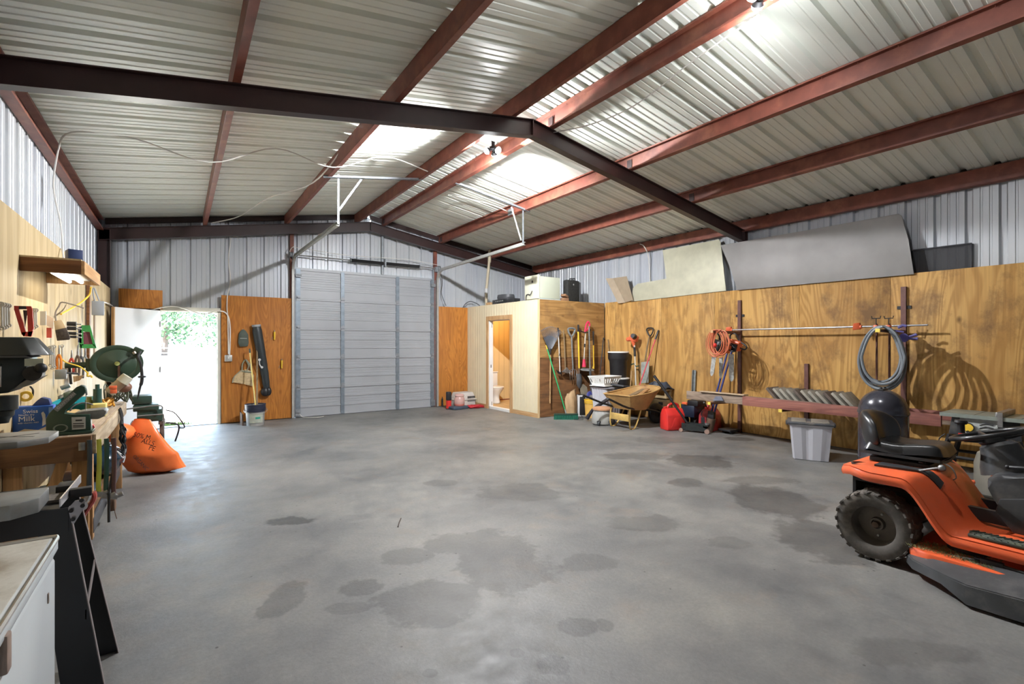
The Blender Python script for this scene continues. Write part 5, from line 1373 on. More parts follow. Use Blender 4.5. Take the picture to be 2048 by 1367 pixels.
# footrest rubber and decal
for s in (-1, 1):
    fp = B()
    fp.bx(.49, .88, s * .33, s * .44, fz(.6, .4) + .0, fz(.6, .4) + .016, .003)
    for i in range(13):
        x = .505 + i * .029
        fp.box((x, s * .36, fz(.6, .4) + .018), (.006, .055, .006), (0, 0, s * .6)).box((x, s * .41, fz(.6, .4) + .018), (.006, .055, .006), (0, 0, -s * .6))
    fp.build('foot_pad', mat('rubber_pad', (.06, .07, .055), .7, 0, .3, 20, dirt=((.16, .17, .07), .6)), mw)
B().bx(.46, .80, -.30, -.17, fz(.62, -.25) + .001, fz(.62, -.25) + .005).build('decal_plate', mat('decal', (.20, .23, .16), .5, 0, .6, 16), mw)
# dash, column and hood
hd_ = B()
pts = [(.545, .60), (.53, .66), (.60, .70), (.74, .71), (1.35, .66), (1.50, .58), (1.52, .36), (.80, .34), (.69, .36), (.60, .45), (.57, .54)]
hd_.prism([(x, -.26, z) for x, z in pts], (0, .52, 0), .03); hd_.build('hood', M_hqb, mw)
cl = B().prism([(.66, -.275, .36), (.58, -.275, .47), (.60, -.275, .55), (.80, -.275, .60), (1.4, -.275, .58), (1.45, -.275, .36)], (0, .02, 0), .006); cl.build('side_shield', M_hqb, mw)
dc = B(); 
dc.lathe([(.13, 0), (.12, .05), (.095, .12), (.085, .17), (.06, .19), (0, .19)], (.60, 0, .68), (-.35, 0, 1), n=24, sx=1.0, sy=1.15); dc.build('dash_column', M_hqb, mw)
cs_ = Vector((.50, 0, .905)); tn = Vector((-.30, 0, 1)).normalized(); Fm = frame_of(tn)
rw = B(); pts = [cs_ + Fm @ Vector((.195 * math.cos(a), .195 * math.sin(a), 0)) for a in [i * 2 * math.pi / 32 for i in range(32)]]
rw.tube(pts, .0165, closed=True, n=12)
for a in (.5, 2.64, -1.57): rw.tube([cs_ - tn * .03, cs_ - tn * .02 + Fm @ Vector((.10 * math.cos(a), .10 * math.sin(a), 0)), cs_ + Fm @ Vector((.19 * math.cos(a), .19 * math.sin(a), 0))], .022, n=8, flat=.4)
rw.lathe([(0, .0), (.06, -.0), (.07, -.03), (.05, -.06), (0, -.06)], cs_ - tn * .02, tn, n=20)
rw.build('steering_wheel', M_vinyl, mw)
kb = B().cyl(cs_ + Vector((-.115, -.10, .0)), cs_ + Vector((-.12, -.10, .065)), .017, .020).lathe([(0, .02), (.032, .015), (.036, 0), (.03, -.01), (0, -.01)], cs_ + Vector((-.12, -.10, .07)), n=18); kb.build('spinner_knob', M_blk2, mw)
B().tube([(.62, -.16, .735), (.70, -.2, .75), (.80, -.2, .74)], .010).ball((.615, -.16, .735), .014).build('throttle', M_blk2, mw)
# deck
dk = B(); dk.prism([(.20, -.46, .05), (.32, -.52, .05), (.78, -.54, .05), (.95, -.30, .05), (.95, .30, .05), (.75, .50, .05), (.30, .48, .05), (.20, .30, .05)], (0, 0, .13), .02)
dk.build('mowing_deck', M_hq, mw)
B().lathe([(0, .03), (.10, .03), (.11, .025), (.11, .0), (0, 0)], (.46, -.26, .185), n=28).lathe([(0, .05), (.05, .05), (.06, 0)], (.46, -.26, .21), n=20).build('deck_pulley', M_blk2, mw)
ch = B()
top = [(.19, -.455, .115), (.30, -.43, .165), (.52, -.42, .185), (.62, -.44, .19), (.95, -.50, .185), (.98, -.72, .145), (.55, -.735, .125), (.42, -.66, .12), (.24, -.52, .105)]
bot = [(x, y, .02 if i in (5, 6) else max(.03, z - .055)) for i, (x, y, z) in enumerate(top)]
n = len(top); v = ch._add([Vector(p) for p in top] + [Vector(p) for p in bot], [tuple(range(n))] + [(i, (i + 1) % n, n + (i + 1) % n, n + i) for i in (4, 5, 6, 7, 8)])
ch.bm.normal_update(); bmesh.ops.solidify(ch.bm, geom=ch.bm.faces[:], thickness=.006)
ch.build('discharge_chute', mat('dusty_black_plastic', (.055, .057, .06), .5, 0, .25, 9, dirt=((.16, .15, .14), .5)), mw)
B().cyl((.52, -.43, .20), (.95, -.49, .20), .009).box((.60, -.44, .20), (.10, .04, .03), None, .005).build('chute_hinge', M_blk2, mw)
gr = B(); rnd = random.Random(9)
for k in range(1500):
    x = rnd.uniform(.20, .62); y = rnd.uniform(-.50, -.30); z = .183
    d = Vector((rnd.uniform(-1, 1), rnd.uniform(-1, 1), rnd.uniform(.05, .8))) * .022; p = Vector((x, y, z)); gr._add([p, p + Vector((.003, .002, 0)), p + d], [(0, 1, 2)])
gr.build('grass_clippings', mat('dry_clippings', (.26, .27, .12), .9, 0, .35, 30), mw, smooth=False)['kind'] = 'stuff'
# ================================================================ table saw
ts = thing('table_saw', 'benchtop table saw on black splayed legs by the right wall', 'table saw', (7.30, 1.52, 0))
M_alu = mat('table_alloy', (.30, .34, .30), .4, .5, .15, 14)
B().bx(-.26, .24, -.75, .30, .715, .738, .002).bx(-.275, -.26, -.75, .30, .70, .74).build('table_top', M_alu, ts)
for y in (.02, -.16, -.34): B().bx(-.26, .24, y - .003, y + .003, .7365, .7392).build('table_slot', M_blk2, ts)
B().prism([(-.21, -.34, .50), (-.21, .24, .50), (-.21, .21, .715), (-.21, -.32, .715)], (.40, 0, 0), .01).build('housing', M_hqb, ts)
B().prism([(-.222, -.16, .53), (-.222, .15, .53), (-.222, .14, .70), (-.222, -.16, .70)], (.012, 0, 0)).build('front_panel', mat('grey_panel', (.42, .44, .42), .4), ts)
for z in (.61, .645): B().tube([(-.226, -.02, z - .01), (-.228, -.07, z + .01), (-.226, -.13, z - .002)], .007, smooth=3).build('bevel_slot', M_black, ts)
B().cyl((-.25, .06, .60), (-.222, .06, .60), .012).cyl((-.275, .06, .60), (-.25, .06, .60), .048, n=24).build('handwheel', M_blk2, ts)
B().cyl((-.277, .06, .60), (-.2752, .06, .60), .042, n=24).build('handwheel_disc', M_yellow, ts)
B().cyl((-.275, .06, .56), (-.31, .06, .56), .010).build('crank_knob', M_blk2, ts)
for y, z in ((.13, .52), (.03, .515)): B().cyl((-.24, y, z), (-.222, y, z), .02, n=10).build('red_knob', M_red, ts)
B().bx(-.285, .25, -.21, -.155, .74, .79, .004).bx(-.29, -.27, -.21, -.17, .64, .79).build('rip_fence', M_steel, ts)
for sy, lab in ((1, ''), (-1, '')):
    for sx in (-1, 1):
        a = Vector((-.03 + sx * .20, -.05 + sy * .27, .50)); c = Vector((-.03 + sx * .27, -.05 + sy * .38, 0))
        B().tube([a, c], .026, n=4).build('leg', M_blk2, ts)
    B().tube([(-.26, -.05 + sy * .32, .26), (.20, -.05 + sy * .32, .26)], .016, n=4).build('side_brace', M_blk2, ts)
for sx in (-1, 1): B().tube([(-.03 + sx * .235, -.37, .26), (-.03 + sx * .235, .27, .26)], .018, n=4).build('cross_brace', M_blk2, ts)
B().tube([(-.235, .26, .50), (-.24, .31, .44), (-.24, .31, .36)], .006, smooth=3).build('power_cord', M_black, ts)
# sprayer jug
t = thing('sprayer_jug', 'white plastic sprayer jug on the floor behind the mower dash', 'sprayer', (6.62, 1.30, 0))
B().lathe([(0, 0), (.10, 0), (.135, .03), (.145, .15), (.145, .32), (.12, .42), (.06, .47), (0, .475)], n=28).build('tank', mat('translucent_white', (.70, .70, .62), .4, 0, .04), t)
B().cyl((0, 0, .47), (0, 0, .52), .035).cyl((0, 0, .52), (0, 0, .62), .010).build('pump_cap', M_orange, t)
B().tube([(.0, -.14, .30), (-.05, -.17, .36), (-.06, -.15, .05), (-.08, -.22, .02), (.0, -.30, .02)], .007, smooth=5).build('hose', M_grey, t)
B().box((-.15, -.02, .22), (.05, .015, .30), (0, .25, 0), .004).build('wand_handle', M_orange, t)
t = thing('hedge_shears', 'black shears with orange grip lying on the floor behind the mower', 'shears', (6.25, 1.36, 0))
B().tube([(-.02, .10, .03), (-.04, .06, .12), (-.02, .03, .18), (0, .0, .19)], .018, smooth=3).build('orange_grip', M_orange, t)
B().tube([(-.10, .20, .015), (0, .06, .02), (.06, -.12, .02), (.12, -.16, .02), (.05, -.02, .02), (-.03, .08, .03)], .009, smooth=4).build('loop_handle', M_black, t)
B().prism([(-.16, .26, .012), (-.14, .28, .012), (.02, .08, .012), (0, .06, .012)], (0, 0, .006)).build('blade', M_steel, t)
t = thing('impact_tool', 'red brown cylindrical tool with black tip on the floor', 'tool', (6.55, 1.62, .025))
B().cyl((0, 0, 0), (.04, -.24, 0), .022).build('body', mat('dull_red', (.30, .06, .04), .45), t)
B().cyl((0, 0, 0), (-.03, .14, 0), .010, .014).build('tip', M_black, t)
B().cyl((.04, -.24, 0), (.05, -.30, .0), .012).build('shank', M_steel, t)
# ================================================================ left wall: bench and everything on it
def YWf(px, X=-.925):
    d = ray(px, 700); return X * d[1] / d[0]
def W(px, py, Y, dy=0.0):
    p = PY(px, py, Y); p.y += dy; return p
# ---- wooden light hood
t = thing('light_hood', 'open wooden box hood with fluorescent lamp, fixed to the left plywood wall', 'light hood', (XPL, 5.30, 2.02))
M_dkb = wood('stained_board', (.22, .095, .035), (.12, .05, .02), 'x', 1.5, 10, .5, .2)
x0, x1, y0, y1, z0, z1 = XPL + .001, -.612, 4.90, 5.80, 2.03, 2.13
B().bx(x0, x1, y0, y0 + .035, z0, z1, .002).build('near_board', M_dkb, t, world=True)
B().bx(x0, x1, y1 - .035, y1, z0, z1, .002).build('far_board', M_board, t, world=True)
B().bx(x1 - .0, x1 + .02, y0, y1, z0, z1, .002).build('front_board', M_boardy, t, world=True)
B().bx(x0, x1, y0, y1, z1, z1 + .012).build('top_panel', M_plyL, t, world=True)
B().prism([(-.86, 5.0, 2.115), (-.64, 5.0, 2.115), (-.66, 5.0, 2.06), (-.84, 5.0, 2.06)], (0, .74, 0)).build('reflector', M_white, t, world=True)
o = B().cyl((-.71, 5.04, 2.045), (-.71, 5.70, 2.045), .016).cyl((-.79, 5.04, 2.045), (-.79, 5.70, 2.045), .016).build('fluorescent_tube', mat('tube_glow', (1, 1, 1), .4, emit=((1, .95, .82), 3)), t, world=True)
li = bpy.data.lights.new('hood', 'AREA'); li.shape = 'RECTANGLE'; li.size = .16; li.size_y = .66; li.energy = 1.2; li.color = (1, .86, .62)
lo = bpy.data.objects.new('hood_light', li); COL.objects.link(lo); lo.parent = t; lo.location = (ROOT[t.name].inverted() @ Vector((-.75, 5.37, 2.02)))
tag(B().box((-.70, 5.25, 2.20), (.09, .12, .11), (0, 0, .3), .004).build('blue_box', mat('navy_box', (.02, .04, .13), .5)), 'small navy blue box standing on the wooden light hood', 'box')
# ---- workbench
M_bt = wood('bench_top', (.42, .33, .24), (.30, .22, .15), 'y', 1.2, 10, .5, .6)
M_b2 = wood('bench_brown', (.20, .105, .05), (.12, .06, .03), 'x', 1.2, 12, .7, .4)
M_leg = wood('bench_leg', (.48, .27, .12), (.33, .17, .07), 'z', 1.2, 12, .7, .3)
wbn = thing('workbench', 'long wooden workbench along the left wall', 'workbench', (-.72, 5.6, 0))
B().bx(XPL + .002, -.50, 4.46, 6.85, .84, .87, .003).build('bench_top', M_bt, wbn, world=True)
B().bx(-.50, -.478, 4.46, 6.85, .735, .87, .003).build('front_apron', wood('apron', (.50, .40, .28), (.36, .27, .17), 'y', 1.2, 12, .5, .5), wbn, world=True)
B().bx(XPL + .002, -.50, 4.42, 4.458, .70, .868, .003).build('end_apron', M_b2, wbn, world=True)
for x, y in ((-.565, 4.50), (-.90, 4.50), (-.535, 6.50), (-.90, 6.50)): B().bx(x - .045, x + .045, y - .02, y + .02, 0, .84, .003).build('leg', M_leg, wbn, world=True)
B().prism([(-.53, 4.58, .10), (-.53, 4.66, .10), (-.53, 4.62, .84), (-.53, 4.56, .84)], (.02, 0, 0)).build('brace', M_leg, wbn, world=True)
B().prism([(-.88, 4.48, .02), (-.80, 4.48, .02), (-.62, 4.48, .72), (-.68, 4.48, .72)], (0, .03, 0)).build('brace', M_leg, wbn, world=True)
B().bx(XPL + .002, -.52, 4.60, 6.60, .22, .245, .003).build('lower_shelf', M_b2, wbn, world=True)
B().bx(-.53, -.505, 4.60, 6.60, .14, .245, .003).build('shelf_apron', M_dgrey, wbn, world=True)
B().box((-.548, 4.415, .80), (.035, .008, .055), None, .002).build('metal_plate', M_steel, wbn, world=True)
# ---- scroll saw
ss = thing('scroll_saw', 'dark green benchtop scroll saw with slanted arm on the near bench end', 'saw', (-.68, 4.58, .872))
Ys = 4.53
pg = [(92, 868), (91, 838), (97, 827), (113, 811), (152, 774), (161, 770), (169, 773), (172, 782), (167, 789), (130, 819), (126, 828), (150, 829), (180, 828), (182, 866)]
B().prism([W(x, y, Ys) for x, y in pg], (0, .085, 0), .005).build('body', M_green, ss, world=True)
B().prism([W(x, y, Ys - .02) for x, y in ((90, 866), (184, 861), (184, 866), (90, 872))], (0, .14, 0), .003).build('base_plate', M_green, ss, world=True)
B().prism([W(x, y, Ys - .004) for x, y in ((106, 817), (146, 783), (153, 788), (115, 823))], (0, .004, 0)).build('name_plate', mat('plate_grey', (.16, .17, .17), .5), ss, world=True)
B().prism([W(x, y, Ys - .004) for x, y in ((143, 834), (171, 833), (171, 857), (144, 859))], (0, .004, 0)).build('label_plate', mat('label_grey', (.38, .39, .38), .5), ss, world=True)
b = B()
for i, yy in enumerate((839, 846, 850, 853)): b.prism([W(146 + (i == 0) * 5, yy, Ys - .006), W(168 - (i == 0) * 4, yy - .5, Ys - .006), W(168 - (i == 0) * 4, yy + 1 + (i == 0), Ys - .006), W(146 + (i == 0) * 5, yy + 1.5 + (i == 0), Ys - .006)], (0, .002, 0))
b.build('label_print', M_black, ss, world=True)
B().lathe([(.024, 0), (.03, .002), (.033, .0)], W(121, 856, Ys - .003), (0, -1, 0), n=24, sx=1.2, sy=.85).build('oval_badge', mat('badge', (.13, .16, .13), .4), ss, world=True)
a_, c_ = W(113, 818, Ys - .005), W(148, 787, Ys - .005)
xd = (c_ - a_).normalized(); up = Vector((-xd.z, 0, xd.x))
text('CRAFTSMAN', .024, mat('plate_print', (.45, .46, .45), .5), ss, plane_m(a_.lerp(c_, .56), xd, up), sx=.95)
B().lathe([(.006, 0), (.0085, .001), (.0085, 0)], a_.lerp(c_, .10), (0, -1, 0), n=16).build('logo_ring', M_lgrey, ss, world=True)
B().tube([W(161, 770, Ys + .04), W(170, 774, Ys + .04), W(173, 784, Ys + .04), W(173, 790, Ys + .04)], .006, smooth=3).cyl(W(172, 786, Ys + .04), W(172, 828, Ys + .04), .002, n=6).build('blade', M_zinc, ss, world=True)
B().prism([W(x, y, 4.55) for x, y in ((148, 826), (165, 822), (207, 818), (213, 822), (209, 832), (196, 838), (172, 838))], (0, .16, 0), .006).build('tilt_table', mat('grey_table', (.20, .20, .19), .4, .3, .2, 16), ss, world=True)
# ---- things on the bench
t = thing('milk_box', 'blue dry milk box standing on the bench behind the drill press table', 'box', (-.85, 4.78, .872), .0)
B().box((0, 0, .095), (.215, .09, .19), None, .004).build('carton', mat('milk_blue', (.02, .10, .42), .45, 0, .1), t)
B().box((.095, -.0465, .095), (.022, .002, .165)).build('side_panel', mat('pale_blue', (.16, .32, .68), .5), t)
B().prism([(-.105, -.0465, .004), (-.04, -.0465, .035), (.03, -.0465, .022), (.075, -.0465, .045), (.075, -.0465, .004)], (0, .001, 0)).build('cereal_picture', mat('cream_print', (.55, .48, .36), .5), t)
B().prism([(.045, -.0465, .14), (.055, -.0465, .15), (.066, -.0465, .13), (.07, -.0465, .06), (.05, -.0465, .045), (.052, -.0465, .10)], (0, .001, 0)).build('milk_splash', M_lgrey, t)
Mwt = mat('white_print', (.75, .76, .78), .5)
for s_, sz, px_, pz_ in (('Swiss', .036, -.01, .155), ('Nonfat dry', .018, -.03, .132), ('Milk', .050, -.03, .103), ('with vitamins A&D', .014, -.02, .076)):
    text(s_, sz, Mwt, t, ROOT[t.name] @ plane_m((px_, -.0467, pz_), (1, 0, 0), (0, 0, 1)))
tag(B().prism([(-.86, 4.76, 1.063), (-.76, 4.76, 1.063), (-.77, 4.76, 1.105), (-.81, 4.76, 1.12), (-.83, 4.76, 1.10)], (0, .07, 0), .004).build('blue_wedge', mat('navy_grey', (.04, .06, .16), .5)), 'blue and lilac wedge shaped packet lying on the milk box', 'packet')
t = thing('tape_dispenser', 'yellow tape roll with black cord hanging by the bench wall', 'tape', (-.86, 5.0, 1.15))
B().lathe([(.02, -.015), (.038, -.015), (.038, .015), (.02, .015), (.02, -.015)], W(52, 792, 4.95), (0, 1, 0), n=20).build('roll', M_yellow, t, world=True)
B().tube([W(60, 772, 4.95), W(66, 780, 4.95), (W(64, 793, 4.95)), W(56, 800, 4.95)], .006, smooth=4).build('cord', M_black, t, world=True)
tag(B().box((-.885, 5.0, .945), (.06, .09, .15), None, .004).build('small_carton', M_handle), 'tan carton behind the milk box on the bench', 'box')
def redtool(p, q, label, m=M_red, r=.014):
    t = thing('plier_handle', label, 'pliers', p); q = Vector(q) - Vector(p)
    s = Vector((-q.y, q.x, 0)).normalized() * .02
    B().tube([(0, 0, r), tuple(q * .5 + s + Vector((0, 0, r))), tuple(q + s * .5 + Vector((0, 0, r)))], r, smooth=3).build('handle', m, t)
    B().tube([(0, 0, r), tuple(q * .5 - s + Vector((0, 0, r))), tuple(q - s * .5 + Vector((0, 0, r)))], r, smooth=3).build('handle', m, t)
    B().tube([(0, 0, r), tuple(-q * .35 + Vector((0, 0, r)))], r * .9).build('jaw', M_steel, t)
redtool((-.86, 5.45, .875), (-.80, 5.20, .875), 'red handled pliers lying behind the scroll saw on the left')
redtool((-.82, 5.55, .905), (-.75, 5.25, .905), 'second red handled pliers lying over the first behind the scroll saw')
redtool((-.70, 5.25, .875), (-.60, 5.0, .875), 'coral handled pliers seen through the scroll saw opening', mat('coral', (.75, .16, .09), .4), .016)
redtool((-.58, 4.85, .875), (-.535, 4.68, .875), 'pink red handled pliers at the bench edge, right of the scroll saw', mat('pinkred', (.62, .08, .10), .45), .016)
def blob(name, c, r, s, m, label, cat, jit=.02, seed=1, e=2.4, n=20, sub=0):
    b = B().ball((0, 0, 0), 1, n=n * 2)
    for v in b.bm.verts:
        p = v.co; q = (abs(p.x) ** e + abs(p.y) ** e + abs(p.z) ** e) ** (-1 / e); v.co = Vector((p.x * q * s[0] * r, p.y * q * s[1] * r, p.z * q * s[2] * r))
    b.jitter(jit, 2.2 / r * .5, seed)
    lo = min(v.co.z for v in b.bm.verts)
    for v in b.bm.verts: v.co += Vector(c) - Vector((0, 0, lo))
    return tag(b.build(name, m, ang=60), label, cat)
blob('crumpled_paper', (-.87, 5.60, .872), .06, (1.2, 1.5, .6), mat('brown_wad', (.28, .19, .11), .8), 'brown crumpled wad on the bench before the teal tray', 'paper', .02, 3)
blob('straw_bundle', (-.74, 5.42, .872), .10, (1.0, 2.0, .28), mat('straw', (.50, .36, .17), .8), 'tan dusty bundle lying in front of the teal tray', 'bundle', .02, 4)
t = thing('teal_tray', 'teal plastic tray with flared sides on the bench', 'tray', (-.80, 6.05, .872))
b = B(); w0, l0, w1, l1, h = .10, .26, .135, .34, .10
vs = [(-w0, -l0, 0), (w0, -l0, 0), (w0, l0, 0), (-w0, l0, 0), (-w1, -l1, h), (w1, -l1, h), (w1, l1, h), (-w1, l1, h)]
b._add([Vector(v) for v in vs], [(0, 3, 2, 1), (0, 1, 5, 4), (1, 2, 6, 5), (2, 3, 7, 6), (3, 0, 4, 7)]); b.bm.normal_update(); bmesh.ops.solidify(b.bm, geom=b.bm.faces[:], thickness=.005)
M_teal = mat('teal_plastic', (.01, .22, .25), .4, 0, .1); b.build('basin', M_teal, t)
B().tube([(-w1, -l1, h), (w1, -l1, h), (w1, l1, h), (-w1, l1, h)], .008, closed=True, n=6).build('rim', M_teal, t)
tag(B().box((-.86, 6.40, 1.01), (.10, .30, .05), None, .006).build('grey_box', mat('olive_box', (.12, .13, .09), .5)), 'olive grey box lying in the far end of the teal tray', 'box')
t = thing('yellow_sponge', 'yellow block lying on the bench right of the scroll saw', 'block', (-.575, 5.55, .872))
B().box((0, 0, .055), (.10, .12, .11), None, .006).build('block', mat('pale_yellow', (.55, .48, .16), .6), t)
B().tube([(-.16, -.16, .0), (-.165, -.14, .09), (-.10, -.08, .13), (-.02, -.05, .09), (-.01, -.05, .0)], .006, smooth=5).build('wire_bail', M_blk2, t)
tag(B().cyl((-.60, 5.68, .872), (-.60, 5.68, 1.10), .035, .03).cyl((-.60, 5.68, 1.10), (-.60, 5.68, 1.14), .016).build('green_bottle', mat('bottle_green', (.02, .06, .05), .3)), 'tall dark green bottle behind the yellow block', 'bottle')
tag(B().cyl((-.66, 5.72, .872), (-.66, 5.72, 1.0), .03).cyl((-.66, 5.72, 1.0), (-.66, 5.72, 1.03), .02).build('olive_jar', mat('olive_jar', (.22, .25, .08), .3)), 'short olive jar beside the dark green bottle', 'jar')
t = thing('nail_gun', 'tan and brown power tool hanging below the hose reel', 'power tool', (-.58, 6.3, 1.12))
B().cyl(W(218, 785, 6.2), W(246, 762, 6.2), .045, .05, n=20).build('barrel', mat('tan_tool', (.36, .29, .20), .5), t, world=True)
B().cyl(W(244, 764, 6.19), W(256, 752, 6.19), .055, .05, n=20).build('cap', mat('cream_cap', (.50, .48, .38), .4), t, world=True)
B().ball(W(248, 774, 6.25), .065, 1, 1, .8).build('motor_bulge', mat('brown_motor', (.16, .07, .04), .5), t, world=True)
B().box(W(226, 774, 6.12), (.06, .03, .03), None, .004).box(W(227, 782, 6.13), (.05, .04, .04), None, .004).build('bracket', M_orange, t, world=True)
def scrib(name, c, rad, n, r, m, label, cat, seed, stretch=(1, 1, 1), group=None):
    rnd = random.Random(seed); pts = []
    for i in range(n):
        a = i * .9 + rnd.uniform(-.3, .3); q = rnd.uniform(.5, 1)
        pts.append(Vector(c) + Vector((math.cos(a) * rad * q * stretch[0], math.sin(a) * rad * q * stretch[1], math.sin(i * 2.3 + seed) * rad * .5 * stretch[2])))
    return tag(B().tube(pts, r, n=6, smooth=4).build(name, m), label, cat, group)
scrib('tangled_cord', (-.52, 6.50, .99), .12, 34, .008, mat('olive_cord', (.07, .08, .05), .5), 'tangle of dark green cord piled on the far bench end', 'cord', 3, (1, 1, 1.6))
scrib('orange_straps', (-.62, 6.25, .92), .10, 22, .010, mat('amber_strap', (.50, .24, .03), .5), 'amber straps heaped beside the dark green cord tangle', 'strap', 5, (1, 1, .8))
b = B(); rnd = random.Random(4)
for k in range(6):
    pts = [Vector((-.47, 5.95 + .02 * k, .88)), Vector((-.455, 5.94 + .03 * k, .80))]
    for j in range(5): pts.append(Vector((-.45 + rnd.uniform(-.02, .03), 5.96 + rnd.uniform(-.05, .07), .74 - j * .075)))
    b.tube(pts, .008, smooth=4, n=6)
tag(b.build('hanging_cables', M_blk2), 'bunch of dark cables hanging down from the bench front edge', 'cable', kind='stuff')
# ---- hose reel
t = thing('hose_reel', 'dark green round hose reel mounted on the left wall by the open door', 'hose reel', (-.75, 6.62, 1.32))
M_reel = mat('reel_green', (.020, .040, .022), .42, 0, .2, 6)
cc = W(234, 727, 6.60); ax = Vector((.10, -1, .06)).normalized()
B().lathe([(0, -.07), (.20, -.07), (.225, -.05), (.23, 0), (.225, .05), (.205, .055), (.17, .045), (.16, .05), (.05, .05), (.03, .06), (0, .06)], cc, ax, n=44, sx=.98, sy=.86).build('drum_cover', M_reel, t, world=True)
B().box(W(190, 729, 6.62), (.14, .10, .13), None, .01).cyl(W(190, 729, 6.62) + Vector((-.30, 0, 0)), W(190, 729, 6.62), .03).build('wall_bracket', M_reel, t, world=True)
B().box(cc + Vector((.18, -.02, .135)), (.09, .07, .06), (0, .5, 0), .01).build('hose_guide', M_reel, t, world=True)
B().cyl(cc + ax * .065, cc + ax * .070, .022, n=18).build('sticker', mat('yellow_green', (.35, .38, .12), .5), t, world=True)
B().prism([cc + Vector((.012, -.07, -.02)), cc + Vector((.030, -.07, -.02)), cc + Vector((.035, -.07, -.20)), cc + Vector((.010, -.07, -.20))], (0, .015, 0)).build('handle_strap', mat('brown_strap', (.12, .06, .04), .6), t, world=True)
p0 = cc + Vector((.21, -.03, .14))
B().tube([p0, W(276, 712, 6.5), W(282, 730, 6.5), W(284, 758, 6.5), W(280, 775, 6.5), W(275, 797, 6.5)], .012, smooth=5, rr=[.012, .013, .013, .014, .016, .010, .007]).build('air_hose', M_black, t, world=True)
B().lathe([(.012, -.012), (.035, -.006), (.035, .006), (.012, .012)], W(284, 753, 6.5), n=18).build('ball_stop', M_black, t, world=True)
B().cyl(W(267, 703, 6.5), W(270, 707, 6.5), .016).build('brass_fitting', mat('brass_pale', (.5, .42, .35), .3, .6), t, world=True)
# ---- stack of green machine boxes with handles
t = thing('green_generator', 'stack of dark green machine boxes with pipe handles beyond the bench', 'machine', (-.43, 7.77, 0))
Mg2 = mat('machine_green', (.025, .055, .042), .4, .1, .25, 12)
for x, z, w, h in ((-.38, .80, .20, .10), (-.34, .70, .26, .08), (-.30, .60, .26, .15)):
    B().box((x, 7.77, z), (w, .30, h), None, .012).build('box_section', Mg2, t, world=True)
B().tube([(-.55, 7.61, .70), (-.30, 7.58, .725), (-.18, 7.58, .72), (-.175, 7.58, .66)], .009, smooth=3).build('pipe_handle', M_gshaft, t, world=True)
B().tube([(-.42, 7.59, .61), (-.20, 7.57, .615), (-.16, 7.57, .60), (-.16, 7.57, .42)], .009, smooth=3).build('pipe_handle', M_gshaft, t, world=True)
B().tube([(-.14, 7.62, .66), (-.05, 7.62, .62), (.03, 7.62, .50), (.06, 7.62, .42), (.0, 7.62, .42)], .008, smooth=4).tube([(-.14, 7.62, .50), (-.02, 7.62, .47), (.0, 7.62, .40), (-.04, 7.62, .25)], .010, smooth=3).build('power_cord', M_black, t, world=True)
for x in (-.18, -.46): B().box((x, 7.77, .26), (.05, .05, .52), None, .004).box((x, 7.77, .50), (.07, .28, .04)).build('leg', mat('leg_brown', (.10, .075, .06), .6), t, world=True)
# ---- orange bag
b = B(); 
def ob(u, v):
    a = u * 2 * math.pi; z = v
    w = (1 - .75 * max(0, z - .35) / .65) * (1 + .12 * math.sin(3 * a + 1)) * min(1, (z + .05) * 8)
    cx = -.28 - .06 * math.sin(z * 3) + .10 * (z - .5) * -1.4; cy = 7.10
    rr_ = .31 * w
    d1 = Vector((.826, -.563, 0)); d2 = Vector((.563, .826, 0))
    p = Vector((cx, cy, z * .63)) + d1 * rr_ * math.cos(a) + d2 * rr_ * .55 * math.sin(a)
    return p + noise.noise_vector(p * 5) * .025
b.grid(ob, 48, 26); M_obag = mat('orange_film', (.78, .16, .04), .28, 0, .12, 5, bmp=.2)
t = thing('orange_bag', 'large orange plastic bag with black lettering on the floor by the bench', 'bag', (-.3, 7.1, 0)); b.build('film', M_obag, t, world=True, ang=60)
blob_ = B().ball((-.58, 6.95, .52), .16, 1.2, 1, .7).jitter(.02, 6); blob_.build('folded_end', M_obag, t, world=True, ang=60)
Mbl_ = mat('bag_print', (.10, .05, .04), .5)
def bagtext(s, px, py, size, ang):
    o = PY(px, py, 6.86); x = Vector((.826, -.40, 0)).normalized(); c, s_ = math.cos(ang), math.sin(ang); up = Vector((0, .25, 1)).normalized()
    text(s, size, Mbl_, t, plane_m(o, x * c + up * s_, up * c - x * s_), sx=.9)
bagtext('50% M', 284, 872, .075, -.25); bagtext('ALLS', 296, 884, .075, -.3); bagtext('PE', 304, 896, .075, -.3); bagtext('ORGANIC', 281, 925, .055, -.85)
# ---- blue black bag, boxes, funnel under the bench
b = B().ball((-.63, 6.05, .40), .19, 1.0, 1.7, .80, n=28)
b.jitter(.03, 5, 3)
for v in b.bm.verts: v.co.z = max(v.co.z, .247)
t = thing('blue_black_bag', 'shiny blue black plastic bag stuffed on the lower bench shelf', 'bag', (-.63, 6.05, .247)); b.build('film', mat('dark_film', (.012, .03, .05), .14, 0, .3, 6, bmp=.3), t, world=True, ang=60)
for k in range(3): B().tube([(-.46 - .02 * k, 5.75 + .1 * k, .50), (-.44, 5.90 + .1 * k, .42), (-.45, 6.1, .40 - .03 * k)], .006, smooth=3).build('cord', M_lgrey, t, world=True)
t = thing('storage_boards', 'stack of dark cases and boards under the near end of the bench', 'cases', (-.75, 5.0, .247))
B().box((-.72, 4.95, .28), (.36, .60, .05), (0, 0, .05), .006).build('case', M_green, t, world=True)
B().box((-.70, 5.0, .335), (.32, .56, .04), (0, -.05, -.04), .006).build('case', mat('case_blue', (.03, .05, .07), .4), t, world=True)
B().box((-.74, 5.0, .38), (.28, .50, .035), (0, -.06, .08), .006).build('case', M_green, t, world=True)
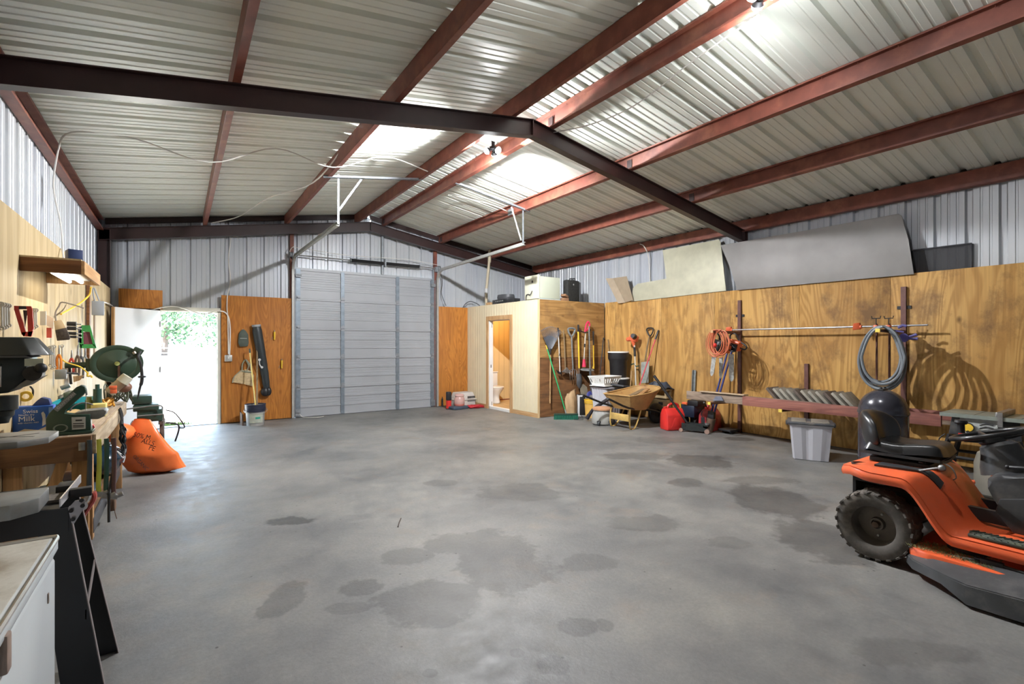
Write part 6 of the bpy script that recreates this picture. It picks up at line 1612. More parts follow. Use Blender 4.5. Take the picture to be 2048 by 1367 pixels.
tag(B().lathe([(0, -.10), (.012, -.10), (.018, -.04), (.05, 0), (.055, .06), (.03, .085), (0, .09)], (-.70, 4.74, .455), (-.8, 0, .35), n=20).build('yellow_funnel', mat('funnel_yellow', (.60, .42, .05), .4)), 'yellow funnel lying on the dark cases under the bench', 'funnel')
# ---- hammers hanging from the bench end
def hang(name, x, m, label, z1, head=True):
    t = thing(name, label, 'hammer', (x, 4.40, .84), group='long handled hammers hung head down from the bench corner')
    B().tube([(x, 4.38, .845), (x + .003, 4.375, .70), (x - .002, 4.375, z1 + .05), (x + .004, 4.375, z1)], .014, n=10, smooth=3, flat=.7).build('handle', m, t, world=True)
    if head: B().box((x, 4.375, z1 - .0), (.05, .035, .035), (0, .3, 0), .006).cyl((x + .02, 4.375, z1), (x + .05, 4.375, z1 + .012), .016).build('head', M_steel, t, world=True)
hang('hammer', -.505, mat('slate_grip', (.03, .045, .06), .5), 'hammer with thick slate grip, first from the bench leg', .46)
hang('hammer', -.455, mat('lime_grip', (.42, .45, .06), .5), 'hammer with lime yellow handle, second in the row', .47)
hang('hammer', -.415, mat('forest_grip', (.02, .07, .05), .5), 'hammer with dark green grip, third in the row', .45)
hang('hammer', -.375, mat('maroon_grip', (.10, .05, .045), .5), 'hammer with maroon brown handle, last on the right', .44)
tag(B().cyl((-.40, 4.36, .47), (-.40, 4.36, .27), .008).tube([(-.40, 4.36, .47), (-.385, 4.38, .60)], .006).build('black_rod', M_blk2), 'thin black rod hanging below the row of hammers', 'rod')
tag(B().box((-.46, 5.30, .155), (.04, .10, .10), None, .004).tube([(-.45, 5.25, .20), (-.44, 5.22, .10), (-.43, 5.24, .04)], .003).build('tool_pouch', mat('brown_pouch', (.14, .08, .05), .7)), 'small brown pouch with string hanging under the lower shelf', 'pouch')
# ---- wall tools hung on pegs, seen edge on to the wall
GR = 'hand tools hung on the left plywood wall'
def wrench(px, y0, y1, label, m=M_zinc, w=1.0):
    Y = YWf(px); a = W(px, y0, Y); c = W(px + (y1 - y0) * .02, y1, Y)
    t = thing('wrench', label, 'wrench', a, group='wrenches hung on the left wall')
    B().tube([a, c], .0065 * w, n=6, flat=.6).lathe([(.008, -.005), (.016, -.005), (.016, .005), (.008, .005), (.008, -.005)], a, (0, 1, 0), n=14).lathe([(.007, -.005), (.013, -.005), (.013, .005), (.007, .005), (.007, -.005)], c, (0, 1, 0), n=12).build('shank', m, t, world=True)
for i, (px, y0, y1, nm) in enumerate(((3, 608, 656, 'first wrench at the left edge'), (8, 609, 655, 'second wrench from the left edge'), (12.5, 610, 653, 'third wrench from the left edge'), (17, 611, 650, 'fourth wrench, just left of the red saw'), (68, 620, 655, 'wrench just right of the red saw'), (72, 620, 652, 'short wrench by the paper cards'), (100, 695, 730, 'bright wrench above the scroll saw, left'), (104, 694, 736, 'bright wrench above the scroll saw, middle'), (108, 693, 734, 'bright wrench above the scroll saw, right'), (124, 692, 738, 'long wrench beside the orange pliers'))):
    wrench(px, y0, y1, nm + ' on the left wall')
Y = YWf(29, -.90)
t = thing('bow_saw', 'red framed hand saws hanging side by side above the drill press', 'saw', W(45, 610, Y))
b = B()
o_ = [(28, 611), (62, 612), (64, 618), (66, 660), (62, 672), (48, 672), (30, 622)]; i_ = [(37, 618), (56, 619), (57, 640), (57, 664), (52, 662), (40, 632)]
b.prism([W(x, y, Y) for x, y in ((28, 611), (62, 612), (64, 618), (36, 618), (28, 620))], (0, .02, 0)).prism([W(x, y, Y) for x, y in ((28, 618), (37, 618), (52, 664), (48, 672), (43, 668))], (0, .02, 0)).prism([W(x, y, Y) for x, y in ((54, 618), (64, 618), (67, 655), (62, 672), (56, 672))], (0, .02, 0)).prism([W(x, y, Y) for x, y in ((43, 664), (66, 662), (62, 673), (46, 672))], (0, .02, 0))
b.build('frame', mat('saw_red', (.42, .03, .02), .4, 0, .2), t, world=True)
B().prism([W(x, y, Y) for x, y in ((38, 612), (52, 612), (53, 618), (38, 618))], (0, -.003, 0)).build('grip', M_blk2, t, world=True)
B().prism([W(x, y, Y + .03) for x, y in ((46, 620), (56, 620), (50, 655))], (0, .002, 0)).build('blade', M_dgrey, t, world=True)
def card(px0, py0, px1, py1, m, label, sl=0, name='hang_card', cat='package'):
    Y = YWf(px0); return tag(B().prism([W(px0, py0, Y), W(px1, py0 + sl, Y), W(px1, py1 + sl, Y), W(px0, py1, Y)], (0, .012, 0)).build(name, m), label, cat)
card(80, 622, 92, 650, mat('clear_pack', (.50, .47, .42), .3), 'pale blister pack hanging right of the short wrench')
card(93, 655, 103, 675, mat('red_card', (.50, .08, .06), .5), 'small red card hanging left of the hand brush')
card(92, 628, 107, 650, mat('pink_card', (.62, .50, .42), .5), 'cream paper sheet curling from the wall behind the brush', 8)
t = thing('hand_brush', 'wide hand brush with tan block and dark bristles on the left wall', 'brush', W(120, 640, YWf(108)))
Y = YWf(108)
B().prism([W(x, y, Y) for x, y in ((107, 641), (123, 639), (132, 655), (110, 660))], (0, .03, 0), .003).build('block', mat('tan_block', (.52, .40, .25), .5), t, world=True)
B().prism([W(x, y, Y + .002) for x, y in ((110, 660), (132, 655), (140, 675), (138, 679), (114, 681))], (0, .026, 0), .002).build('bristles', mat('dark_bristle', (.05, .04, .035), .9, 0, .5, 60), t, world=True)
B().tube([W(112, 641, Y), W(111, 625, Y), W(118, 612, Y), W(124, 604, Y), W(150, 610, Y), W(168, 616, Y)], .006, smooth=3).build('hanging_strap', mat('grey_strap', (.22, .19, .16), .6), t, world=True)
for i, yy in enumerate((647, 656, 666, 673)):
    Y = YWf(134); t = thing('screwdriver', ('topmost', 'second', 'third', 'lowest')[i] + ' black handled tool lying level in the wall rack', 'screwdriver', W(134, yy, Y), group='screwdrivers in the wall rack')
    B().cyl(W(134, yy, Y), W(153, yy + .5, Y), .022 - .003 * i).build('handle', M_black, t, world=True)
    B().cyl(W(153, yy + .5, Y), W(163, yy + 1.5, Y), .008).build('shaft', M_zinc, t, world=True)
Y = YWf(162)
t = thing('green_level', 'green frame with maroon window hanging on the left wall', 'frame', W(175, 650, Y))
b = B(); P = lambda x, y: W(x, y, Y)
for q in (((163, 650), (180, 650), (184, 664), (160, 662)), ((158, 662), (166, 662), (167, 690), (159, 690)), ((179, 662), (184, 664), (193, 696), (186, 690)), ((159, 688), (188, 688), (193, 696), (160, 696))): b.prism([P(*k) for k in q], (0, .02, 0))
b.build('frame', mat('frame_green', (.05, .28, .07), .4), t, world=True)
B().prism([W(x, y, Y + .012) for x, y in ((166, 664), (180, 664), (187, 689), (167, 689))], (0, .006, 0)).build('maroon_window', mat('maroon', (.16, .04, .06), .5), t, world=True)
B().prism([P(155, 654), P(163, 652), P(163, 686), P(156, 684)], (0, .02, 0)).build('printed_tab', mat('dark_tab', (.05, .06, .10), .5, 0, .8, 60), t, world=True)
def pliers(px, y0, y1, m, label, sp=3.0):
    Y = YWf(px); t = thing('hanging_pliers', label, 'pliers', W(px, y0, Y), group=None); h = (y1 - y0)
    for s in (-1, 1): B().tube([W(px, y0 + h * .35, Y), W(px + s * sp, y0 + h * .55, Y), W(px + s * sp * .8, y1, Y)], .010, n=7, smooth=3).build('handle', m, t, world=True)
    B().prism([W(px - 2.5, y0 + h * .38, Y), W(px - 1, y0, Y), W(px + 1, y0, Y), W(px + 2.5, y0 + h * .38, Y)], (0, .012, 0)).build('jaws', M_steel, t, world=True)
pliers(118, 690, 742, mat('orange_grip', (.65, .20, .03), .4), 'orange handled pliers hanging left of the red snips', 4)
pliers(143, 700, 745, mat('snip_red', (.48, .05, .03), .4), 'red handled snips hanging below the screwdrivers', 4)
pliers(155, 690, 748, M_rust, 'rusty dark pliers hanging left under the green frame', 4)
pliers(162, 688, 756, M_dgrey, 'long dark grey pliers under the green frame, middle', 5)
pliers(170, 690, 752, M_gshaft, 'grey pliers under the green frame near the hose reel', 6)
tag(B().cyl(W(139, 735, YWf(139)), W(142, 768, YWf(139)), .012).build('dark_file', M_dgrey), 'long dark file hanging below the red snips', 'file')
t = thing('clamp_lamp', 'small metal clamp with short side rod on the left wall', 'clamp', W(122, 745, YWf(114)))
Y = YWf(114); B().box(W(122, 748, Y), (.08, .05, .09), None, .008).build('body', M_iron, t, world=True); B().cyl(W(128, 745, Y), W(158, 747, Y), .009).build('rod', M_dgrey, t, world=True)
tag(B().prism([W(146, 752, YWf(146)), W(168, 750, YWf(146)), W(160, 760, YWf(146)), W(147, 764, YWf(146))], (0, .02, 0)).build('cream_bracket', M_handle), 'cream coloured wooden bracket below the pliers', 'bracket')
tag(B().cyl(W(122, 776, YWf(122)), W(140, 770, YWf(122)), .020).build('grey_torch', M_gshaft), 'dark grey torch lying on the wall ledge above the tray', 'torch')
tag(B().tube([W(119, 713, 6.2), W(132, 724, 6.25), (W(160, 733, 6.3)), W(176, 746, 6.35)], .006, smooth=5).tube([W(176, 744, 6.35), W(175, 752, 6.35), W(182, 751, 6.35), W(184, 755, 6.35)], .008, smooth=3).build('bungee_cord', M_yellow), 'yellow bungee cord with hook sagging across the wall tools', 'cord')
# wood strip and charger box with cords near the far end
tag(B().box((-.925, 7.95, 1.82), (.03, .09, 1.2), None, .002).build('wall_batten', M_dkb), 'brown vertical batten on the left wall under the hood lamp', 'batten')
t = thing('wall_charger', 'grey flat box hanging by a strap on the left wall', 'charger', W(196, 615, 7.6))
B().box(W(196, 616, 7.6), (.115, .03, .17), None, .008).build('case', M_grey, t, world=True)
B().tube([W(190, 603, 7.6), W(186, 585, 7.6), W(188, 575, 7.6), W(194, 590, 7.6), W(199, 602, 7.6)], .008, smooth=4).build('strap', M_grey, t, world=True)
tag(B().tube([W(182, 574, 6.6), W(178, 590, 6.65), W(160, 606, 6.5), W(140, 618, 6.3), W(122, 628, 6.05)], .008, smooth=5).build('yellow_wire', M_yellow), 'yellow electric cord running down from the hood lamp', 'cord')
tag(B().tube([(-.92, 8.4, 2.08), (-.92, 8.7, 2.05), (-.92, 9.4, 2.12), (-.915, 10.4, 2.13), (-.87, 10.62, 2.05), (-.6, 10.64, 2.02), (-.1, 10.64, 2.18), (.35, 10.64, 2.05), (.60, 10.64, 2.12), (.75, 10.62, 2.06), (.80, 10.62, 1.8), (.79, 10.62, 1.26)], .011, smooth=6).build('loose_cable', M_wire), 'white cable running from the left wall over the walk door to the switch box', 'cable')
tag(B().tube([(-.92, 8.4, 2.08), (-.92, 8.42, 1.7), (-.92, 8.4, 1.2)], .010, smooth=4).build('wall_cable', mat('brown_cable', (.30, .22, .15), .6)), 'thin brownish cable running down the left wall beside the charger', 'cable')
# ================================================================ drill press
dp = thing('drill_press', 'black green drill press with round grey table at the left edge', 'drill press', (-.84, 3.36, 0))
M_dp = mat('press_black', (.012, .017, .016), .3, 0, .3, 5); Mdc = mat('press_cover', (.035, .038, .034), .35, 0, .3, 5)
Yd = 3.22
P = lambda x, y: W(x, y, Yd)
e = .24
B().prism([(-1.0 + .10, Yd, 1.445), (-.60, Yd, 1.445), (-.585, Yd, 1.435), (-.90, Yd, 1.435)], (0, e, 0)).build('belt_line', M_dgrey, dp, world=True)
b = B(); zt, zb_ = 1.533, 1.445
lo_ = [(-.92, Yd, zb_), (-.585, Yd, zb_), (-.525, Yd + .06, zb_), (-.525, Yd + e - .06, zb_), (-.585, Yd + e, zb_), (-.92, Yd + e, zb_)]
up_ = [(-.92, Yd + .04, zt), (-.625, Yd + .04, zt), (-.585, Yd + .08, zt), (-.585, Yd + e - .08, zt), (-.625, Yd + e - .04, zt), (-.92, Yd + e - .04, zt)]
b._add([Vector(p) for p in lo_ + up_], [(i, (i + 1) % 6, 6 + (i + 1) % 6, 6 + i) for i in range(6)] + [tuple(range(5, -1, -1)), tuple(range(6, 12))])
bmesh.ops.bevel(b.bm, geom=b.bm.edges[:], offset=.008, segments=2, profile=.5, affect='EDGES'); b.build('belt_cover', Mdc, dp, world=True)
B().prism([(-.92, Yd + .01, 1.25), (-.66, Yd + .01, 1.27), (-.60, Yd + .01, 1.34), (-.60, Yd + .01, 1.445), (-.92, Yd + .01, 1.445)], (0, e - .02, 0), .010).build('head_casting', M_dp, dp, world=True)
B().prism([(-.60, Yd + .02, 1.33), (-.545, Yd + .02, 1.345), (-.60, Yd + .02, 1.30), (-.68, Yd + .02, 1.27)], (0, .12, 0)).build('handle_boss', M_iron, dp, world=True)
B().cyl((-.575, Yd - .02, 1.36), (-.575, Yd + .05, 1.36), .035, n=18).ball((-.545, Yd - .02, 1.385), .024).build('feed_knob', M_blk2, dp, world=True)
B().bx(-.605, -.54, Yd - .004, Yd + .002, 1.395, 1.43).build('instruction_plate', mat('pale_plate', (.45, .50, .42), .4), dp, world=True)
B().bx(-.70, -.685, Yd + .003, Yd + .012, 1.30, 1.405).bx(-.725, -.685, Yd + .003, Yd + .012, 1.395, 1.405).build('silver_trim', M_lgrey, dp, world=True)
B().lathe([(0, 0), (.022, 0), (.026, .02), (.040, .035), (.042, .06), (.055, .065), (.055, .13), (0, .13)], (-.70, Yd + .10, 1.12), n=22).build('chuck', M_jk, dp, world=True)
B().cyl((-.84, 3.36, 0.02), (-.84, 3.36, 1.50), .036, n=20).build('column', M_steel, dp, world=True)
B().box((-.78, 3.36, .02), (.30, .30, .04), None, .008).build('base', M_iron, dp, world=True)
zt_ = 1.05
tb = B().prism([(-.84, 3.14, zt_ - .030), (-.615, 3.14, zt_ - .030), (-.52, 3.22, zt_ - .030), (-.515, 3.42, zt_ - .030), (-.60, 3.50, zt_ - .030), (-.84, 3.50, zt_ - .030)], (0, 0, .030), .003)
tb.build('table', M_iron, dp, world=True)
b = B()
for s in (-1, 1):
    M_ = Matrix.Rotation(s * .5, 3, 'Z')
    b.box((-.68, 3.33, zt_ + .0005), (.22, .010, .001), M_)
b.build('table_slot', M_blk2, dp, world=True)
B().box((-.79, 3.36, zt_ - .06), (.12, .12, .06), None, .01).build('table_arm', M_iron, dp, world=True)
tag(B().box((-.79, 3.47, 1.135), (.06, .04, .17), None, .003).build('wood_block', M_leg), 'upright pale wood block behind the drill press chuck', 'block')
# ================================================================ tool stand with cast iron table
stn = thing('machine_stand', 'black steel stand carrying a grey cast iron tool table, in the left foreground', 'machine stand', (-.6, 2.85, 0))
Mst = mat('stand_black', (.010, .012, .016), .45, 0, .3, 4); Med = mat('worn_edge', (.22, .19, .19), .5, .3)
y1, y2 = 2.62, 3.06; zt_ = .845
xa = -.366
B().bx(-.95, xa, y1 - .004, y1 + .004, zt_ - .095, zt_).bx(-.95, xa - .03, y2 - .004, y2 + .004, zt_ - .095, zt_).bx(-.95, xa - .03, y1, y2, zt_ - .004, zt_ + .001).build('top_frame', Mst, stn, world=True)
for y, f, xt in ((y1, -1, xa), (y2, 1, -.40)):
    B().prism([(xt - .10, y, zt_), (xt, y, zt_), (-.245, y, 0), (-.375, y, 0)], (0, .005, 0)).build('leg', Mst, stn, world=True)
    B().prism([(xt, y, zt_), (xt + .003, y, zt_), (-.242, y, 0), (-.245, y, 0)], (0, -f * .022, 0)).build('leg_flange', Med, stn, world=True)
B().prism([(-.315, y1, .38), (-.315, y1, .42), (-.335, y2, .48), (-.335, y2, .44)], (.004, 0, 0)).build('cross_brace', Med, stn, world=True)
B().prism([(-.93, y1, zt_), (-.84, y1, zt_), (-.90, y1, 0), (-.94, y1, 0)], (0, .005, 0)).build('rear_leg', Mst, stn, world=True)
B().prism([(-.93, y2, zt_), (-.84, y2, zt_), (-.88, y2, 0), (-.94, y2, 0)], (0, .005, 0)).build('rear_leg', Mst, stn, world=True)
P2 = lambda x, y, d=.0: PY(x, y, y1 - .012 - d)
B().prism([P2(136, 1016), P2(150, 1001), P2(171, 997), P2(168, 1016), P2(148, 1047), P2(143, 1045)], (0, .004, 0)).build('corner_plate', mat('brushed_plate', (.36, .35, .38), .35, .6), stn, world=True)
for px, py in ((142, 1021), (146, 1038), (163, 1000), (165, 1011)): B().cyl(P2(px, py), P2(px, py, .012), .008, n=8).build('bolt', M_blk2, stn, world=True)
zc = .922
B().prism([(-.95, 2.46, zc - .055), (-.50, 2.46, zc - .055), (-.434, 2.52, zc - .055), (-.434, 2.69, zc - .055), (-.95, 2.69, zc - .055)], (0, 0, .055), .004).build('cast_table', M_iron, stn, world=True)
for q0, q1 in ((-.95, -.90), (-.56, -.50)): B().bx(q0, q1, 2.63, 2.69, zt_, zc - .054).build('table_support', M_blk2, stn, world=True)
for y in (2.52, 2.62): B().bx(-.95, -.56, y - .005, y + .005, zc - .0005, zc + .0006).cyl((-.60, y, zc), (-.60, y, zc + .006), .018, n=16).build('table_slot', M_blk2, stn, world=True)
B().prism([(-.393, 2.62, zt_ + .008), (-.393, 2.62, zt_ + .040), (-.376, 2.97, zt_ + .055), (-.376, 2.97, zt_ + .020)], (.005, 0, 0)).build('guide_fence', mat('bright_bar', (.50, .48, .50), .3, .6), stn, world=True)
B().box((-.345, 2.76, zt_ + .024), (.07, .04, .036), (0, 0, .1), .003).build('black_block', M_blk2, stn, world=True)
B().box((-.415, 2.90, zt_ + .02), (.05, .10, .035), None, .003).build('black_block', M_blk2, stn, world=True)
B().bx(-.47, -.40, 2.72, 2.84, zt_ + .002, zt_ + .014).build('debris_plate', mat('rust_plate', (.17, .15, .13), .7, .2, .5, 30), stn, world=True)
tag(B().box((-.72, 2.42, .775), (.42, .07, .035), (0, 0, .0), .003).bx(-.90, -.86, 2.39, 2.45, 0, .76).bx(-.60, -.56, 2.39, 2.45, 0, .76).build('wooden_bench', M_boardx), 'narrow pine board on legs between the freezer and the black stand', 'board')
g_ = [PY(x, y, 3.12) for x, y in ((187, 983), (189, 990), (187, 999), (180, 1010), (172, 1022), (164, 1034))]
B().tube(g_, .011, smooth=4, flat=2.2).build('red_guard', mat('brick_red', (.36, .05, .04), .4), stn, world=True)
g_ = [PY(x, y, 3.10) for x, y in ((176, 982), (180, 988), (177, 997), (170, 1006), (160, 1016))]
B().tube(g_, .008, smooth=4, flat=2.2).cyl(PY(165, 1012, 3.07), PY(165, 1012, 3.12), .02).build('white_guard', M_lgrey, stn, world=True)
# ================================================================ chest freezer
fz_ = thing('chest_freezer', 'white chest freezer with stained lid in the left foreground', 'freezer', (-.64, 1.65, 0))
Mf = mat('freezer_white', (.60, .64, .66), .22, 0, .03, 2)
Mlid = mat('stained_lid', (.50, .48, .42), .5, 0, .12, 5, dirt=((.20, .16, .11), .85))
B().bx(XPL + .03, -.335, 1.02, 2.17, .02, .805, .012).build('cabinet', Mf, fz_, world=True)
B().bx(XPL + .03, -.328, 1.01, 2.18, .815, .866, .014).build('lid', Mf, fz_, world=True)
B().bx(XPL + .05, -.345, 1.03, 2.165, .860, .8675, .003).build('lid_top', Mlid, fz_, world=True)
B().tube([(XPL + .04, 2.178, .868), (-.36, 2.178, .868), (-.332, 2.172, .868), (-.327, 2.15, .868), (-.327, 1.03, .868)], .006, n=6).build('lid_trim', mat('trim_chrome', (.55, .52, .48), .3, .6), fz_, world=True)
B().bx(XPL + .035, -.338, 1.03, 2.16, .805, .815).build('gasket', M_gshaft, fz_, world=True)
B().box((-.331, 1.585, .79), (.018, .035, .09), None, .005).build('handle', mat('latch_brown', (.30, .22, .18), .5), fz_, world=True)
B().bx(-.336, -.332, 2.05, 2.06, .70, .73).build('hinge_tab', mat('tab_brown', (.2, .15, .12), .5), fz_, world=True)
B().bx(XPL + .05, -.36, 1.05, 2.14, 0, .02).build('plinth', M_blk2, fz_, world=True)
# ================================================================ things on the back wall
YB2 = yb - PLT - .002
V = lambda x, y, d=.02: PY(x, y, YB2 - d)
t = thing('hanging_pouch', 'grey green pouch hanging on the orange plywood by the walk door', 'pouch', V(486, 660))
B().prism([V(x, y, .004) for x, y in ((478, 690), (476, 685), (477, 668), (481, 661), (486, 658), (491, 661), (496, 669), (497, 685), (495, 692), (480, 693))], (0, -.05, 0), .006).build('pouch', mat('pouch_green', (.07, .085, .07), .7), t, world=True)
B().tube([V(480, 676, .056), V(494, 676.5, .056)], .004).cyl(V(486, 658, .0), V(486, 658, .05), .006).build('zip', M_lgrey, t, world=True)
t = thing('folding_chair_bag', 'long black padded tube bag hanging beside the walk door panel', 'bag', V(520, 720))
B().tube([V(513, 651, .07), V(515, 665, .07), V(521, 700, .07), V(529, 745, .06), (V(534, 778, .06)), V(537, 786, .06)], .085, n=16, smooth=4, rr=[.075, .085, .085, .084, .08, .075, .068, .06, .05, .045]).build('tube', mat('soft_black', (.022, .03, .035), .45, 0, .2, 6), t, world=True)
B().ball(V(531, 783, .08), .085, 1.0, .7, 1.1).ball(V(537, 782, .10), .07, .8, .7, 1.25).build('end_pouch', M_black, t, world=True)
B().cyl(V(512.5, 649, .07), V(513, 653, .07), .078, n=18).build('end_cap', M_grey, t, world=True)
B().tube([V(519, 721, .16), V(519, 728, .16), V(523, 734, .16)], .010, smooth=3).cyl(V(519, 719, .15), V(519, 719, .17), .025, n=14).cyl(V(524, 734, .15), V(524, 734, .17), .022, n=14).build('silver_clip', M_lgrey, t, world=True)
for px, py, lab in ((549, 661, 'upper yellow handled scraper hanging on the orange plywood'), (563.5, 718, 'lower yellow handled scraper hanging near the door jamb')):
    t = thing('scraper', lab, 'scraper', V(px, py))
    B().cyl(V(px, py + 2, .03), V(px, py + 18, .03), .019, .014).build('handle', M_yellow, t, world=True)
    B().cyl(V(px, py - 1, .03), V(px, py + 3, .03), .008).tube([V(px - 4, py + 12, .03), V(px - 6, py + 18, .03)], .004).build('shank', M_steel, t, world=True)
t = thing('mesh_bag', 'cream mesh bag spread like a fan, hanging behind the broom handle', 'bag', V(490, 725))
B().prism([V(x, y, .02) for x, y in ((465, 764), (470, 752), (480, 741), (492, 738), (503, 742), (508, 750), (506, 772), (490, 768))], (0, -.02, 0), .003).build('net', mat('cream_net', (.50, .38, .22), .8, 0, .2, 30), t, world=True)
B().tube([V(465, 765, .05), V(469, 752, .05), V(484, 739, .05)], .008, smooth=3).tube([V(484, 740, .04), V(485, 728, .04), V(491, 719, .04), V(499, 728, .04), V(502, 740, .04)], .012, smooth=4).tube([V(491, 719, .04), V(497, 730, .04), V(494, 742, .04)], .010, smooth=3).tube([V(484, 742, .04), V(504, 744, .04)], .016).build('strap', mat('sage_strap', (.25, .26, .19), .7), t, world=True)
t = thing('grey_bucket', 'grey bucket with black rim and printed label below the orange plywood', 'bucket', (1.17, 10.16, 0))
B().lathe([(0, .004), (.145, 0), (.162, .30), (.165, .37), (.155, .37), (.15, .30), (.135, .015), (0, .015)], n=34).build('body', mat('bucket_grey', (.30, .30, .29), .4, 0, .1), t)
b = B()
b.lathe([(.16, .25), (.172, .255), (.173, .37), (.178, .375), (.178, .39), (.16, .39), (.155, .30), (.16, .25)], n=34); 
for z in (.28, .31, .34): b.lathe([(.168, z), (.18, z + .003), (.18, z + .008), (.168, z + .012)], n=34)
b.build('rim', mat('rim_navy', (.02, .025, .05), .4), t)
def lbl(u, v):
    a = -math.pi / 2 - .75 + u * 1.5; r = .157 + .012 * v * .8; return Vector((r * math.cos(a), r * math.sin(a), .055 + v * .17))
B().grid(lbl, 14, 2, .001).build('label', mat('label_cream', (.42, .45, .38), .5, 0, .2, 14), t)
def lb2(u, v):
    a = -math.pi / 2 - .1 + u * .5; r = .161 + .012 * (.4 + v * .2); return Vector((r * math.cos(a), r * math.sin(a), .13 + v * .035))
B().grid(lb2, 8, 1, .001).build('label_stripe', mat('label_green', (.02, .30, .22), .5), t)
B().tube([(-.18, 0, .30), (-.19, -.06, .27), (-.14, -.15, .24), (0, -.19, .23), (.14, -.15, .24), (.19, -.06, .27), (.18, 0, .30)], .004, smooth=4).build('wire_handle', M_zinc, t)
t = thing('yellow_pole', 'yellow broom pole with green tip standing in the grey bucket', 'pole', (1.16, 10.18, .02))
B().cyl((1.20, 10.12, .03), (1.115, 10.47, 1.33), .0125).build('pole', mat('pole_yellow', (.66, .50, .14), .4), t, world=True)
B().cyl((1.115, 10.47, 1.33), (1.11, 10.49, 1.41), .015).build('tip', M_green, t, world=True)
t = thing('grey_stick', 'worn grey stick standing in the bucket behind the yellow pole', 'stick', (1.22, 10.2, .02))
B().tube([(1.20, 10.20, .03), (1.23, 10.4, .8), (1.245, 10.56, 1.38)], .016, smooth=3).build('stick', M_oldwood, t, world=True)
tag(B().prism([(.94, 10.34, 0), (.96, 10.20, 0), (.96, 10.24, .20), (.94, 10.38, .24)], (.02, .0, 0), .003).build('brown_tin', M_rust), 'rusty brown flat piece standing left of the grey bucket', 'plate')
t = thing('switch_box', 'grey metal switch box on the plywood at the end of the white cable', 'switch box', V(458, 716))
B().box(V(457, 716, .03), (.12, .05, .12), None, .008).build('box', M_zinc, t, world=True); B().box(V(457, 715, .057), (.02, .01, .03)).build('toggle', M_white, t, world=True)
tag(B().tube([V(457, 708, .03), V(456, 640, .03), V(454, 615, .03), V(455, 590, .0), (PY(461, 560, 10.66)), PY(457, 520, 10.66), PY(462, 475, 10.66)], .009, smooth=4).build('upper_cable', M_wire), 'thin cable rising from the switch box up the metal wall', 'cable')
# pet carrier corner
t = thing('pet_carrier', 'pale plastic pet carrier with slotted sides in the back corner', 'pet carrier', (5.62, 10.33, 0), .1)
Mpc = mat('carrier_grey', (.50, .47, .44), .45, 0, .06)
B().box((0, 0, .09), (.50, .36, .18), None, .03).build('base', Mpc, t)
B().box((0, 0, .27), (.50, .36, .17), None, .03, taper=.82).build('top', Mpc, t)
B().box((0, 0, .185), (.54, .40, .02), None, .006).build('rim', Mpc, t)
for i in range(8): B().box((.02 + i * .028, -.18, .235), (.010, .02, .05), (.15, 0, 0)).box((.02 + i * .028, -.181, .145), (.010, .01, .035)).build('vent_slot', M_blk2, t)
t = thing('clear_jug', 'pinkish clear plastic container in front of the pet carrier', 'container', (5.36, 10.02, .075))
B().lathe([(0, 0), (.10, 0), (.12, .03), (.12, .16), (.10, .20), (.11, .24), (.09, .27), (0, .27)], n=24).build('body', mat('pink_clear', (.68, .42, .38), .25, 0, .1, alpha=.72), t)
B().lathe([(0, .0), (.105, .0), (.122, .03), (.122, .05)], n=24).build('red_base', mat('pinkred2', (.50, .16, .13), .4), t)
tag(B().box((5.33, 10.02, .037), (.42, .26, .074), (0, 0, .12), .025).build('blue_case', mat('case_navy', (.05, .07, .10), .4)), 'dark blue flat case on the floor under the clear container', 'case')
t = thing('red_canister', 'red and black canister standing left of the pet carrier', 'canister', (5.14, 10.13, 0))
B().cyl((0, 0, .02), (0, 0, .20), .06, n=20).build('red_body', M_red, t); B().box((0, .0, .30), (.11, .10, .20), None, .02).cyl((0, 0, 0), (0, 0, .02), .062, n=20).build('black_top', M_black, t)
scrib('red_rope', (5.78, 9.98, .035), .20, 90, .010, mat('red_rope', (.45, .02, .03), .6), 'pile of red rope on the floor beside the pet carrier', 'rope', 8, (1.3, .75, .22))
t = tag(B().cyl((5.20, 10.58, 0), (5.20, 10.58, .20), .022).cyl((5.20, 10.58, .20), (5.20, 10.58, .24), .010).build('dark_bottle', M_black), 'small dark bottle against the orange plywood behind the red canister', 'bottle')
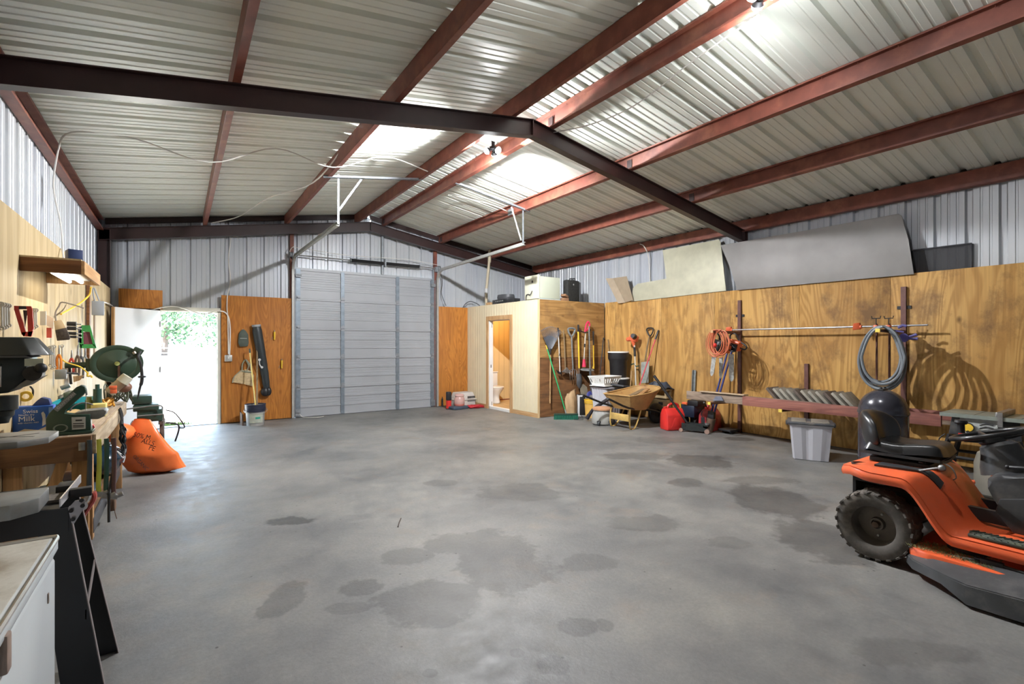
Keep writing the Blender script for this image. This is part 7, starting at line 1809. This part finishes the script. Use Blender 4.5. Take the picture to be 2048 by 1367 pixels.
# ---------------------------------------------------------------- loose wires under the roof
def wire(pts, r, label, m=M_wire, name='roof_wire'):
    return tag(B().tube(pts, r, smooth=6, n=6).build(name, m), label, 'wire')
zr = lambda x: roofz(x) - .012
wire([(-1.0, 6.6, zr(-1) - .2), (-.9, 6.6, zr(-.9) - .01), (-.4, 6.7, zr(-.4)), (.3, 6.75, zr(.3) - .21), (1.0, 6.7, zr(1) - .02), (1.7, 6.75, zr(1.7) - .21), (2.4, 6.72, zr(2.4) - .04), (3.1, 6.8, zr(3.1) - .20)], .008, 'thin pale wire strung across the left roof slope towards the ridge')
wire([(-1.0, 6.6, zr(-1) - .2), (-1.05, 6.7, 3.1), (-.98, 6.6, 2.7), (-.90, 6.2, 2.3), (-.80, 5.7, 2.15)], .008, 'thin wire hanging from the left eave down to the light hood')
wire([(1.78, 6.6, zr(1.78) - .02), (1.60, 7.5, zr(1.6) - .22), (1.2, 8.8, zr(1.2) - .12), (.9, 10.0, zr(.9) - .15), (.5, 10.5, zr(.5) - .16)], .010, 'wire sagging from the second purlin to the back wall rafter')
wire([(3.80, 4.70, roofz(3.8) - .21), (3.95, 4.2, roofz(3.95) - .24), (4.05, 3.6, roofz(4) - .22), (3.95, 2.8, roofz(3.95) - .16), (3.80, 2.1, roofz(3.8) - .21)], .007, 'white conduit cable between the two ridge lamps')
wire([(3.85, 7.6, zr(3.85) - .22), (4.3, 7.9, zr(4.3) - .04), (4.8, 7.7, zr(4.8) - .06), (5.12, 7.55, zr(5.1) - .15)], .008, 'thin wire from the ridge purlin to the small junction box')
tag(B().box((5.12, 7.55, roofz(5.12) - .14), (.05, .13, .12), None, .005).build('junction_box', M_galv), 'small grey junction box on the right side purlin', 'junction box')
wire([(7.93, 6.9, 3.58), (7.88, 6.75, 3.50), (7.95, 6.7, 3.3), (8.02, 6.72, 2.9), (8.02, 6.7, 2.45)], .010, 'white cable dropping from the right eave to the plywood top')
wire([(2.0, 10.62, 3.46), (2.8, 10.62, 3.40), (3.8, 10.62, 3.42), (4.4, 10.62, 3.44), (5.1, 10.62, 3.38)], .006, 'thin wire sagging above the torsion spring')
wire([(1.90, 10.62, 3.25), (1.84, 10.60, 3.36), (1.90, 10.58, 3.45), (1.98, 10.58, 3.44)], .008, 'short looped wire by the left cable drum')
wire([(5.14, 10.62, 3.3), (5.22, 10.62, 3.0), (5.20, 10.62, 2.7), (5.32, 10.62, 2.42)], .008, 'dark cord hanging right of the overhead door', M_dgrey)
wire([(5.78, 10.62, 2.40), (5.86, 10.62, 2.50), (6.0, 10.62, 2.56), (6.2, 10.62, 2.50), (6.26, 10.6, 2.44)], .010, 'dark cord arching over the restroom corner', M_dgrey)
# hanging strips: small twig on the floor
tag(B().tube([G(802, 1036, .004), G(798, 1045, .004), G(796, 1053, .004)], .005, n=5).build('twig', M_bark), 'small dark twig lying on the open floor', 'twig')
